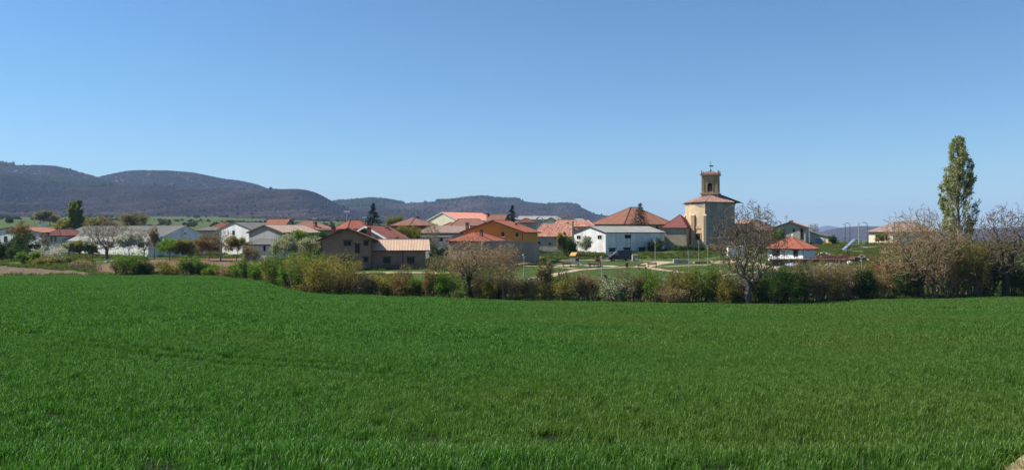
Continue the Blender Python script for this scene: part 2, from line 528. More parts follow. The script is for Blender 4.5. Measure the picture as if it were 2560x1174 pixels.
# ------------------------------------------------------------------ scatter of instances (only for stuff)
def scatter(name, pts, rot, scl, idx, sources, label, cat=None, tilt=None):
    """one 'stuff' object whose points carry copies of the source meshes (geometry nodes)"""
    me = bpy.data.meshes.new(name)
    me.vertices.add(len(pts)); me.vertices.foreach_set('co', np.asarray(pts, np.float32).ravel())
    r3 = np.zeros((len(pts), 3), np.float32); r3[:, 2] = rot
    if tilt is not None: r3[:, 0] = tilt[:, 0]; r3[:, 1] = tilt[:, 1]
    a = me.attributes.new('rot', 'FLOAT_VECTOR', 'POINT'); a.data.foreach_set('vector', r3.ravel())
    scl = np.asarray(scl, np.float32)
    if scl.ndim == 1: scl = np.stack([scl] * 3, -1)
    a = me.attributes.new('scl', 'FLOAT_VECTOR', 'POINT'); a.data.foreach_set('vector', scl.astype(np.float32).ravel())
    a = me.attributes.new('pick', 'INT', 'POINT'); a.data.foreach_set('value', np.asarray(idx, np.int32))
    me.update()
    o = bpy.data.objects.new(name, me); COL.objects.link(o)
    cl = bpy.data.collections.new(name + '_sources')
    for s in sources: cl.objects.link(s)
    ng = bpy.data.node_groups.new(name + '_scatter', 'GeometryNodeTree')
    ng.interface.new_socket('Geometry', in_out='INPUT', socket_type='NodeSocketGeometry')
    ng.interface.new_socket('Geometry', in_out='OUTPUT', socket_type='NodeSocketGeometry')
    gi = ng.nodes.new('NodeGroupInput'); go = ng.nodes.new('NodeGroupOutput')
    ci = ng.nodes.new('GeometryNodeCollectionInfo'); ci.inputs['Collection'].default_value = cl
    ci.inputs['Separate Children'].default_value = True; ci.inputs['Reset Children'].default_value = True
    ip = ng.nodes.new('GeometryNodeInstanceOnPoints'); ip.inputs['Pick Instance'].default_value = True
    def attr(nm, ty):
        n = ng.nodes.new('GeometryNodeInputNamedAttribute'); n.data_type = ty; n.inputs['Name'].default_value = nm
        return n.outputs['Attribute']
    L = ng.links.new
    L(gi.outputs[0], ip.inputs['Points']); L(ci.outputs[0], ip.inputs['Instance'])
    L(attr('pick', 'INT'), ip.inputs['Instance Index']); L(attr('rot', 'FLOAT_VECTOR'), ip.inputs['Rotation'])
    L(attr('scl', 'FLOAT_VECTOR'), ip.inputs['Scale']); L(ip.outputs[0], go.inputs[0])
    md = o.modifiers.new('scatter', 'NODES'); md.node_group = ng
    tag(o, label, cat, None, 'stuff')
    return o

def source(name, verts, faces, mat, smooth=False):
    return bpy.data.objects.new(name, np_mesh(name, verts, faces, mat, smooth))

# ------------------------------------------------------------------ hills
def hill(name, label, sky, d0, d1, d2, mat, nx=260, nt=46, seed=1, rough=0.24):
    xs = np.array([p[0] for p in sky], float); yv = np.array([p[1] for p in sky], float)
    px = np.linspace(xs[0], xs[-1], nx)
    ry = np.interp(px, xs, yv)
    k = np.ones(5) / 5; ry = np.convolve(np.pad(ry, 2, mode='edge'), k, mode='valid')
    zr = CZ + (HOR - ry) / F * d1
    t = np.concatenate([np.linspace(0, 1, nt), np.linspace(1.06, 1.6, 8)])
    PX, T = np.meshgrid(px, t)
    D = np.where(T <= 1, d0 + (d1 - d0) * T, d1 + (d2 - d1) * (T - 1) / 0.6)
    # the crest wanders in depth
    D = D + (d1 - d0) * 0.12 * vnoise(PX / 170.0, T * 0.6, seed) * np.clip(T, 0, 1)
    X = (PX - 1280) / F * D
    z0 = gz_np(X, np.full_like(X, d0)) - 6
    h = np.maximum(zr[None, :] * D / d1 - (D / d1 - 1) * CZ - z0, 0)
    Tc = np.clip(T, 0, 1)
    prof = np.where(T <= 1, 0.55 * (3 * Tc ** 2 - 2 * Tc ** 3) + 0.45 * Tc ** 1.1, np.clip(1 - (T - 1) * 0.9, 0, 1))
    spur = vnoise(X / 300.0, D / 300.0, seed + 3) * 0.75 + vnoise(X / 110.0, D / 130.0, seed + 5) * 0.3
    z = z0 + h * prof + spur * rough * h * np.clip(np.sin(np.clip(T, 0, 1) * math.pi), 0, 1)
    V = np.stack([X, D, z], -1).reshape(-1, 3)
    n = len(px)
    ii = np.arange(len(t) - 1)[:, None] * n + np.arange(n - 1)[None, :]
    Fq = np.stack([ii, ii + 1, ii + n + 1, ii + n], -1).reshape(-1, 4)
    o = link_mesh(name, np_mesh(name, V, Fq, mat, True), None)
    tag(o, label, None, None, 'structure')
    return dict(px=px, t=t, X=X, D=D, Z=z, o=o, h=h)

M_hill = surf('leafless_wood_floor', (0.042, 0.031, 0.031), (0.058, 0.043, 0.041), 0.02, stain=(0.034, 0.034, 0.028), stain_scale=0.004,
              stain_stretch=(1, 1, 1), stain_amt=0.6, bump_d=4.0, bump_s=0.6)
HA = hill('wooded_hill', 'leafless wooded hill behind the village, front ridge',
          [(-1400, 425), (-700, 418), (-300, 424), (0, 428), (80, 438), (150, 446), (270, 455), (340, 460), (420, 465), (560, 470), (660, 471), (700, 474),
           (750, 473), (790, 482), (815, 497), (835, 508), (880, 528), (950, 547), (1040, 560), (1100, 575)], 1650, 3000, 3900, M_hill, 340, 60, 2)
HB1 = hill('wooded_hill', 'wooded hilltop at the far left with dark pines on its crest',
           [(-1400, 430), (-600, 400), (-200, 404), (0, 411), (40, 414), (115, 413), (140, 416), (170, 421), (200, 432), (225, 438), (245, 442), (300, 468), (360, 490)],
           2700, 3700, 4500, M_hill, 200, 30, 7)
HB2 = hill('wooded_hill', 'rounded wooded hilltop behind the front ridge',
           [(120, 500), (200, 462), (250, 442), (290, 433), (320, 428), (350, 426), (420, 427), (480, 432), (530, 442), (560, 448), (600, 452),
            (640, 461), (665, 471), (720, 500), (760, 520)], 2900, 4000, 4800, M_hill, 200, 30, 11)
HC = hill('wooded_hill', 'long wooded hill behind the middle of the village',
          [(700, 560), (780, 520), (840, 506), (870, 505), (900, 502), (925, 500), (960, 502), (1000, 509), (1030, 508), (1060, 506), (1100, 504), (1120, 504),
           (1170, 498), (1210, 495), (1250, 500), (1290, 501), (1330, 507), (1360, 509), (1380, 514), (1420, 512), (1440, 515), (1460, 523),
           (1480, 534), (1500, 538), (1520, 540), (1560, 551), (1620, 575), (1720, 600)], 2200, 3900, 5000, M_hill, 340, 50, 5)
HD = hill('wooded_hill', 'low purple ridge beyond the road at the right',
          [(1980, 615), (2030, 588), (2070, 574), (2120, 567), (2160, 565), (2250, 568), (2350, 574), (2500, 570), (2700, 560), (3200, 545), (4000, 560)],
          3300, 5200, 6500, M_hill, 200, 26, 9)
HE = hill('far_hill', 'faint blue mountain on the horizon at the right',
          [(1700, 605), (1900, 596), (2000, 588), (2035, 574), (2062, 561), (2085, 566), (2130, 573), (2200, 576), (2400, 584), (2440, 590), (2600, 580), (2900, 600)],
          9000, 12500, 14500, M_hill, 160, 20, 13)

# bare crowns on the hills
def crown_blob(name, mat, seed, cone=False):
    import bmesh
    bm = bmesh.new(); bmesh.ops.create_icosphere(bm, subdivisions=1, radius=1.0)
    r = random.Random(seed)
    for v in bm.verts:
        s = r.uniform(0.65, 1.15)
        v.co *= s
        if cone:
            v.co.x *= 0.62 * (1.15 - v.co.z * 0.55); v.co.y *= 0.62 * (1.15 - v.co.z * 0.55); v.co.z *= 1.5
        v.co.z = v.co.z * (0.95 if cone else 0.3) + 0.1
    me = bpy.data.meshes.new(name); bm.to_mesh(me); bm.free(); me.materials.append(mat)
    me.polygons.foreach_set('use_smooth', np.ones(len(me.polygons), dtype=bool))
    return bpy.data.objects.new(name, me)
def crownmat(name, cols):
    m, nt, out = _nodes(name)
    oi = nt.nodes.new('ShaderNodeObjectInfo')
    k = len(cols)
    col = _ramp(nt, oi.outputs['Random'], [((i + 0.5) / k, c) for i, c in enumerate(cols)])
    d = nt.nodes.new('ShaderNodeBsdfDiffuse'); nt.links.new(col, d.inputs[0]); nt.links.new(d.outputs[0], out.inputs[0])
    return m
M_bare = crownmat('bare_crowns', [(0.064, 0.045, 0.047), (0.073, 0.050, 0.050), (0.068, 0.048, 0.047), (0.080, 0.056, 0.053), (0.062, 0.052, 0.042)])
M_bare2 = crownmat('tan_crowns', [(0.070, 0.053, 0.055), (0.078, 0.059, 0.058), (0.068, 0.052, 0.054), (0.088, 0.066, 0.062)])
M_bare3 = crownmat('budding_crowns', [(0.048, 0.043, 0.044), (0.054, 0.05, 0.042), (0.048, 0.042, 0.045), (0.056, 0.047, 0.048)])
M_pine = crownmat('pine_crowns', [(0.015, 0.028, 0.018), (0.02, 0.035, 0.022), (0.03, 0.045, 0.025)])

def forest(name, label, Hs, n, size, seed, tmax=1.03, pine=None):
    rng = np.random.RandomState(seed)
    px = Hs['px']; t = Hs['t']
    iu = rng.uniform(0, len(px) - 1.001, n * 2); tv = rng.uniform(0.0, tmax, n * 2)
    j = np.clip(np.searchsorted(t, tv, side='right') - 1, 0, len(t) - 2); i = iu.astype(int)
    a = iu - i; b = (tv - t[j]) / (t[j + 1] - t[j])
    def s(A): return (A[j, i] * (1 - a) + A[j, i + 1] * a) * (1 - b) + (A[j + 1, i] * (1 - a) + A[j + 1, i + 1] * a) * b
    X, D, Z, hh = s(Hs['X']), s(Hs['D']), s(Hs['Z']), s(Hs['h'])
    ppx = 1280 + F * X / D
    ok = (hh > 12) & (ppx > -500) & (ppx < 3060)
    idxs = np.nonzero(ok)[0][:n]
    X, D, Z, tv, ppx = X[idxs], D[idxs], Z[idxs], tv[idxs], ppx[idxs]
    kind = np.digitize(vnoise(X / 210.0, D / 260.0, seed + 40) + rng.normal(0, 0.35, len(X)), [-0.45, 0.55])
    if pine is not None:
        pm = pine(ppx, HOR - (Z - CZ) / D * F, tv) > rng.uniform(0, 1, len(X))
        kind = np.where(pm, 3 + rng.randint(0, 2, len(X)), kind)
    sc = size * rng.uniform(0.7, 1.3, len(X)) * np.where(kind > 2, 1.35, 1.0)
    src = [crown_blob(name + '_src%d' % q, (M_bare3, M_bare, M_bare2)[q], q + seed) for q in range(3)] + [crown_blob(name + '_src%d' % q, M_pine, q + seed, True) for q in (3, 4)]
    scatter(name, np.stack([X, D, Z], -1), rng.uniform(0, 6.28, len(X)), sc, kind, src, label)
def pineA(px, py, t):
    k = ((px > 120) & (px < 275) & (py < 470 - (px - 140) * 0.02) & (py > 440) & (t > 0.8)) * 0.95
    return np.maximum(k, 0.003)
def pineB1(px, py, t): return np.maximum(((px < 36) & (t > 0.93)) * 0.95, 0.01)
def pineC(px, py, t):
    crest = ((t > 0.93) & (((px > 830) & (px < 1010)) | ((px > 1090) & (px < 1300)) | ((px > 1370) & (px < 1450)))) * 0.75
    side = ((px > 860) & (px < 960) & (t > 0.7)) * 0.35
    return np.maximum(np.maximum(crest, side), 0.005)
forest('forest', 'leafless woods covering the front hill', HA, 90000, 6.2, 1, pine=pineA)
forest('forest', 'woods on the far left hilltop', HB1, 16000, 7.5, 2, pine=pineB1)
forest('forest', 'woods on the rounded hilltop', HB2, 18000, 8, 3)
forest('forest', 'woods on the long hill behind the village', HC, 60000, 7.5, 4, pine=pineC)
forest('forest', 'woods on the low ridge beyond the road', HD, 16000, 8, 5)

# ------------------------------------------------------------------ the wheat field
M_wsoil = surf('field_soil_under_wheat', (0.010, 0.018, 0.006), (0.018, 0.028, 0.010), 1.5, rough=0.95, spec=0.05, bump_d=0.05)
epx = np.linspace(-1200, 3700, 120)
eds = edge_d(epx)
edge_pts = [Vector(((p - 1280) / F * d, d, 0)) for p, d in zip(epx, eds)]
M_wheat = leafmat('wheat_leaf', [(0.014, 0.062, 0.006), (0.036, 0.132, 0.013), (0.062, 0.19, 0.022), (0.16, 0.29, 0.085)], 0.38, 0.012, 0.25, patch=(0.10, 0.16, 0.028))
# sheet of the field (polar grid up to the edge)
NR, NCc = 120, 240
cp = np.linspace(-1200, 3700, NCc)
fr = np.linspace(0, 1, NR) ** 1.6
FX = np.zeros((NR, NCc)); FY = np.zeros((NR, NCc))
for i, f_ in enumerate(fr):
    d = 3.0 + (edge_d(cp) - 3.0) * f_
    FY[i] = d; FX[i] = (cp - 1280) / F * d
FZ = gz_np(FX, FY) + 0.02
ii = np.arange(NR - 1)[:, None] * NCc + np.arange(NCc - 1)[None, :]
o = link_mesh('wheat_field', np_mesh('wheat_field', np.stack([FX, FY, FZ], -1).reshape(-1, 3),
              np.stack([ii, ii + 1, ii + NCc + 1, ii + NCc], -1).reshape(-1, 4), M_wsoil, True), None)
tag(o, 'sloping soil of the green wheat field', None, None, 'structure')

def blade_clump(name, mat, n, rad, h0, h1, w, seed, droop=0.5):
    rng = np.random.RandomState(seed)
    vs_ = np.zeros((n, 7, 3)); ang = rng.uniform(0, 6.28, n); r = rad * np.sqrt(rng.uniform(0, 1, n)); a2 = rng.uniform(0, 6.28, n)
    bx, by = r * np.cos(a2), r * np.sin(a2)
    h = rng.uniform(h0, h1, n); lean = rng.uniform(0.05, droop, n) * h
    ww = w * rng.uniform(0.7, 1.3, n)
    dx, dy = np.cos(ang), np.sin(ang); sx, sy = -dy, dx
    tw = rng.uniform(-0.5, 0.5, n)
    for k, (t, wf) in enumerate(((0.0, 0.7), (0.45, 1.0), (0.8, 0.75))):
        off = lean * t ** 2.2; z = h * (t - 0.18 * (lean / h) * t ** 3)
        wx = sx * np.cos(tw * t * 2) + dx * np.sin(tw * t * 2); wy = sy * np.cos(tw * t * 2) + dy * np.sin(tw * t * 2)
        for q, sg in ((0, -1), (1, 1)):
            vs_[:, k * 2 + q, 0] = bx + dx * off + wx * ww * wf * sg * 0.5
            vs_[:, k * 2 + q, 1] = by + dy * off + wy * ww * wf * sg * 0.5
            vs_[:, k * 2 + q, 2] = z
    vs_[:, 6, 0] = bx + dx * lean * 1.25; vs_[:, 6, 1] = by + dy * lean * 1.25; vs_[:, 6, 2] = h * (0.97 - 0.35 * lean / h)
    b = (np.arange(n) * 7)[:, None]
    f1 = b + np.array([[0, 1, 3]]); f2 = b + np.array([[0, 3, 2]]); f3 = b + np.array([[2, 3, 5]]); f4 = b + np.array([[2, 5, 4]]); f5 = b + np.array([[4, 5, 6]])
    return source(name, vs_.reshape(-1, 3), np.concatenate([f1, f2, f3, f4, f5]), mat)

def _gl(*q): return [(p.x, p.y) for p in (GP(a, b) for a, b in q)]
TRAM = [_gl((-150, 698), (0, 721), (250, 762), (500, 797), (870, 832), (1150, 850), (1400, 868)), _gl((-150, 694.5), (0, 716), (250, 756), (500, 790), (870, 824), (1150, 842)),
        _gl((-150, 806), (0, 838), (200, 873), (380, 897), (700, 926), (1000, 948)), _gl((-150, 794), (0, 824), (200, 858), (380, 882), (700, 911), (900, 928))]
def seg_dist(x, y, a, b):
    a = np.array(a, float); b = np.array(b, float); ab = b - a
    t = np.clip(((x - a[0]) * ab[0] + (y - a[1]) * ab[1]) / (ab @ ab), 0, 1)
    return np.hypot(x - a[0] - ab[0] * t, y - a[1] - ab[1] * t)
TRACK = [(3.9, 6.3), (6.0, 8.8), (7.75, 10.5), (11.8, 14.0), (19.5, 20.2), (35, 31)]
def track_dist(x, y):
    return np.min([seg_dist(x, y, a, b) for a, b in zip(TRACK[:-1], TRACK[1:])], 0)

def sow(name, label, d_lo, d_hi, dens, fade, srcs, hs, seed, extra=8.0):
    rng = np.random.RandomState(seed)
    n = int(dens * ((d_hi + fade) ** 2 - max(0, d_lo - fade) ** 2) * 0.64 * 1.25 + dens * 2 * extra * (d_hi - d_lo))
    d = np.sqrt(rng.uniform(max(0, d_lo - fade) ** 2, (d_hi + fade) ** 2, n)); d = np.maximum(d, 2.0)
    x = rng.uniform(-1, 1, n) * (d * 0.70 + extra)
    px = 1280 + F * x / d
    keep = d < edge_d(px) - 0.2
    j = rng.uniform(-fade, fade, n)
    keep &= (d + j > d_lo) & (d + j < d_hi)
    td = track_dist(x, d)
    keep &= td > 0.30 + 0.12 * rng.uniform(-1, 1, n)
    for T in TRAM:
        dd = np.min([seg_dist(x, d, a, b) for a, b in zip(T[:-1], T[1:])], 0)
        keep &= (dd > 0.18) | (rng.uniform(0, 1, n) < 0.10)
    x, d = x[keep], d[keep]
    h = hs * (1 + 0.13 * vnoise(x / 2.2, d / 2.2, 3) + 0.10 * vnoise(x / 9, d / 9, 8)) * rng.uniform(0.85, 1.15, len(x))
    for T in TRAM:
        dd = np.min([seg_dist(x, d, a, b) for a, b in zip(T[:-1], T[1:])], 0)
        h = h * np.where(dd < 0.26, 0.6, 1)
    # thin dark hollows
    h = h * np.where(vnoise(x / 0.9, d / 0.9, 21) > 0.8, 0.75, 1)
    z = gz_np(x, d)
    sc = np.stack([np.ones_like(h), np.ones_like(h), h], -1)
    scatter(name, np.stack([x, d, z], -1), rng.uniform(0, 6.28, len(x)), sc, rng.randint(0, len(srcs), len(x)), srcs, label)
    return len(x)
near_src = [blade_clump('wheat_near%d' % q, M_wheat, 46, 0.14, 0.10, 0.21, 0.0075, q, 0.55) for q in range(5)]
mid_src = [blade_clump('wheat_mid%d' % q, M_wheat, 44, 0.25, 0.10, 0.21, 0.014, 20 + q, 0.6) for q in range(4)]
far_src = [blade_clump('wheat_far%d' % q, M_wheat, 48, 0.5, 0.11, 0.22, 0.030, 40 + q, 0.65) for q in range(4)]
_n1 = sow('wheat', 'young green wheat, blades nearest the camera', 4.0, 25.0, 42.0, 3.0, near_src, 1.0, 5)
_n2 = sow('wheat', 'young green wheat in the middle of the field', 25.0, 52.0, 12.5, 4.0, mid_src, 1.0, 6)
_n3 = sow('wheat', 'young green wheat at the far end of the field', 52.0, 125.0, 3.2, 5.0, far_src, 1.0, 7, 20.0)
print('wheat clumps', _n1, _n2, _n3)
# ------------------------------------------------------------------ building materials
W_white = surf('whitewash', (0.70, 0.70, 0.68), (0.80, 0.79, 0.76), 0.8, stain=(0.42, 0.40, 0.36), stain_scale=0.5, stain_amt=0.55)
W_whiteold = surf('weathered_whitewash', (0.62, 0.62, 0.60), (0.78, 0.77, 0.73), 0.7, stain=(0.30, 0.29, 0.26), stain_scale=0.6, stain_amt=0.75)
W_clean = surf('clean_white_render', (0.74, 0.74, 0.73), (0.80, 0.80, 0.79), 0.8)
W_cream = surf('cream_render', (0.66, 0.58, 0.42), (0.72, 0.64, 0.48), 0.6, stain=(0.50, 0.43, 0.30), stain_scale=0.3)
W_beige = surf('beige_render', (0.46, 0.40, 0.30), (0.55, 0.48, 0.37), 0.7, stain=(0.30, 0.26, 0.2), stain_scale=0.4)
W_ochre = surf('ochre_render', (0.60, 0.245, 0.045), (0.68, 0.29, 0.06), 0.6, stain=(0.40, 0.20, 0.05), stain_scale=0.3)
W_grey = surf('bare_cement_render', (0.26, 0.26, 0.25), (0.36, 0.355, 0.34), 0.6, stain=(0.19, 0.19, 0.185), stain_scale=0.5, stain_amt=0.7)
W_greyp = surf('old_grey_plaster', (0.33, 0.30, 0.26), (0.46, 0.42, 0.36), 0.8, stain=(0.22, 0.2, 0.17), stain_scale=0.5, stain_amt=0.6)
W_brick = masonry('brown_brick', (0.31, 0.172, 0.118), (0.38, 0.215, 0.15), (0.34, 0.22, 0.165), 0.25, 0.07, msize=0.01)
W_redbrick = masonry('red_brick', (0.26, 0.09, 0.055), (0.34, 0.13, 0.08), (0.3, 0.2, 0.15), 0.25, 0.07, msize=0.01)
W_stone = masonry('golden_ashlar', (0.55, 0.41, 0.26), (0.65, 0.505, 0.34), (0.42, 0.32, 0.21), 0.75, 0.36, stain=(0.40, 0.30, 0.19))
W_rubble = masonry('rubble_stone', (0.40, 0.31, 0.20), (0.50, 0.40, 0.27), (0.42, 0.35, 0.25), 0.45, 0.25, stain=(0.25, 0.2, 0.14), msize=0.04)
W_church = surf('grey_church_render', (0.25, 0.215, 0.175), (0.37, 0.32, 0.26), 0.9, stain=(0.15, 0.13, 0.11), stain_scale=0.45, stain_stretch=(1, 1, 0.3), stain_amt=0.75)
W_tower = masonry('brown_tower_stone', (0.42, 0.29, 0.17), (0.52, 0.37, 0.23), (0.30, 0.21, 0.13), 0.6, 0.32, stain=(0.22, 0.16, 0.11))
R_red = tiles('new_red_tiles', (0.33, 0.112, 0.074), (0.41, 0.152, 0.10))
R_orange = tiles('orange_tiles', (0.36, 0.15, 0.085), (0.43, 0.19, 0.115))
R_pink = tiles('salmon_tiles', (0.62, 0.27, 0.20), (0.67, 0.31, 0.235), moss=(0.56, 0.25, 0.18))
R_brown = tiles('weathered_brown_tiles', (0.23, 0.115, 0.09), (0.31, 0.16, 0.12), moss=(0.20, 0.13, 0.11))
R_dark = tiles('dark_red_tiles', (0.20, 0.075, 0.065), (0.28, 0.11, 0.09), moss=(0.15, 0.075, 0.065))
R_old = tiles('old_mottled_tiles', (0.34, 0.115, 0.08), (0.45, 0.19, 0.13), (0.52, 0.38, 0.28), moss=(0.20, 0.09, 0.075))
R_terra = tiles('plain_terracotta_tiles', (0.285, 0.13, 0.088), (0.35, 0.165, 0.112), moss=(0.22, 0.12, 0.088))
R_sand = tiles('pale_clay_tiles', (0.58, 0.40, 0.28), (0.66, 0.47, 0.34), moss=(0.52, 0.36, 0.26))
R_greyb = tiles('lichen_brown_tiles', (0.28, 0.19, 0.15), (0.36, 0.25, 0.20), (0.40, 0.33, 0.27), moss=(0.24, 0.18, 0.15))
R_fibre = surf('fibre_cement_sheets', (0.115, 0.118, 0.112), (0.16, 0.16, 0.15), 0.5, stain=(0.08, 0.083, 0.075), stain_scale=0.4, stain_stretch=(1, 1, 1), stain_amt=0.6)
R_fibrel = surf('pale_fibre_cement_sheets', (0.24, 0.24, 0.22), (0.31, 0.31, 0.285), 0.5, stain=(0.18, 0.18, 0.165), stain_scale=0.3, stain_stretch=(1, 1, 1))
M_wood = surf('dark_eaves_wood', (0.10, 0.06, 0.04), (0.15, 0.09, 0.06), 3.0)
M_woodr = surf('red_brown_wood', (0.20, 0.075, 0.05), (0.26, 0.10, 0.07), 3.0)
M_fascia = plain('white_fascia_board', (0.74, 0.73, 0.70))
M_glass = plain('dark_window_glass', (0.012, 0.013, 0.015), rough=0.2, spec=0.25)
M_frame = plain('dark_window_frame', (0.06, 0.045, 0.035))
M_framew = plain('pale_window_frame', (0.45, 0.45, 0.44))
M_holeshade = plain('painted_dark_interior', (0.012, 0.011, 0.010), rough=0.9)  # near-black colour stands in for the unlit inside of openings
M_shutr = plain('red_shutter_paint', (0.32, 0.045, 0.035))
M_chw = surf('white_chimney_render', (0.70, 0.70, 0.68), (0.78, 0.78, 0.76), 2)
M_iron = plain('dark_iron', (0.03, 0.03, 0.032), rough=0.5)
M_pipe = plain('dark_drainpipe', (0.035, 0.035, 0.045), rough=0.5)
M_galv = plain('galvanised_metal', (0.42, 0.44, 0.45), rough=0.4, metal=0.3)
M_gdoor = plain('grey_garage_door', (0.36, 0.40, 0.43))
UPZ = Vector((0, 0, 1))

def slope(mb, A, B, T0, T1, w=0.24, amp=0.055, uvo=0.0):
    """a roof plane from the eave A-B up to T0-T1, its tile rows real ridges"""
    A, B, T0, T1 = map(Vector, (A, B, T0, T1))
    U = (B - A); L = U.length; U = U / L
    mid = (T0 + T1) / 2
    Vv = (mid - A) - U * (mid - A).dot(U); S = Vv.length; Vv = Vv / S
    N = U.cross(Vv)
    if N.z < 0: N = -N
    u0, u1 = (T0 - A).dot(U), (T1 - A).dot(U)
    v0, v1 = (T0 - A).dot(Vv), (T1 - A).dot(Vv)
    us_ = np.arange(0, L + 1e-6, w / 4) if amp else np.linspace(0, L, 5)
    us_ = np.unique(np.concatenate([us_, [L, max(0, u0), min(L, u1)]]))
    xs = []; vt = []
    kx = [0.0, u0, u1, L]; kv = [0.0, v0, v1, 0.0]
    if u0 < 1e-3: kx = kx[1:]; kv = kv[1:]; kx[0] = 0.0
    if L - u1 < 1e-3: kx = kx[:-1]; kv = kv[:-1]; kx[-1] = L
    vtop = np.interp(us_, kx, kv)
    vs_ = []; uv = []; fs_ = []
    NV = 3
    for i, (u, t) in enumerate(zip(us_, vtop)):
        h = amp * (0.5 + 0.5 * math.cos(2 * math.pi * u / w)) if amp else 0.0
        for k in range(NV):
            v = t * k / (NV - 1)
            vs_.append(A + U * u + Vv * v + N * (0.02 + h)); uv.append((u + uvo, v + uvo))
    for i in range(len(us_) - 1):
        for k in range(NV - 1):
            fs_.append((i * NV + k, (i + 1) * NV + k, (i + 1) * NV + k + 1, i * NV + k + 1))
    mb.add(vs_, fs_, uv)
    return [A, B, T1, T0], N

class House:
    pass

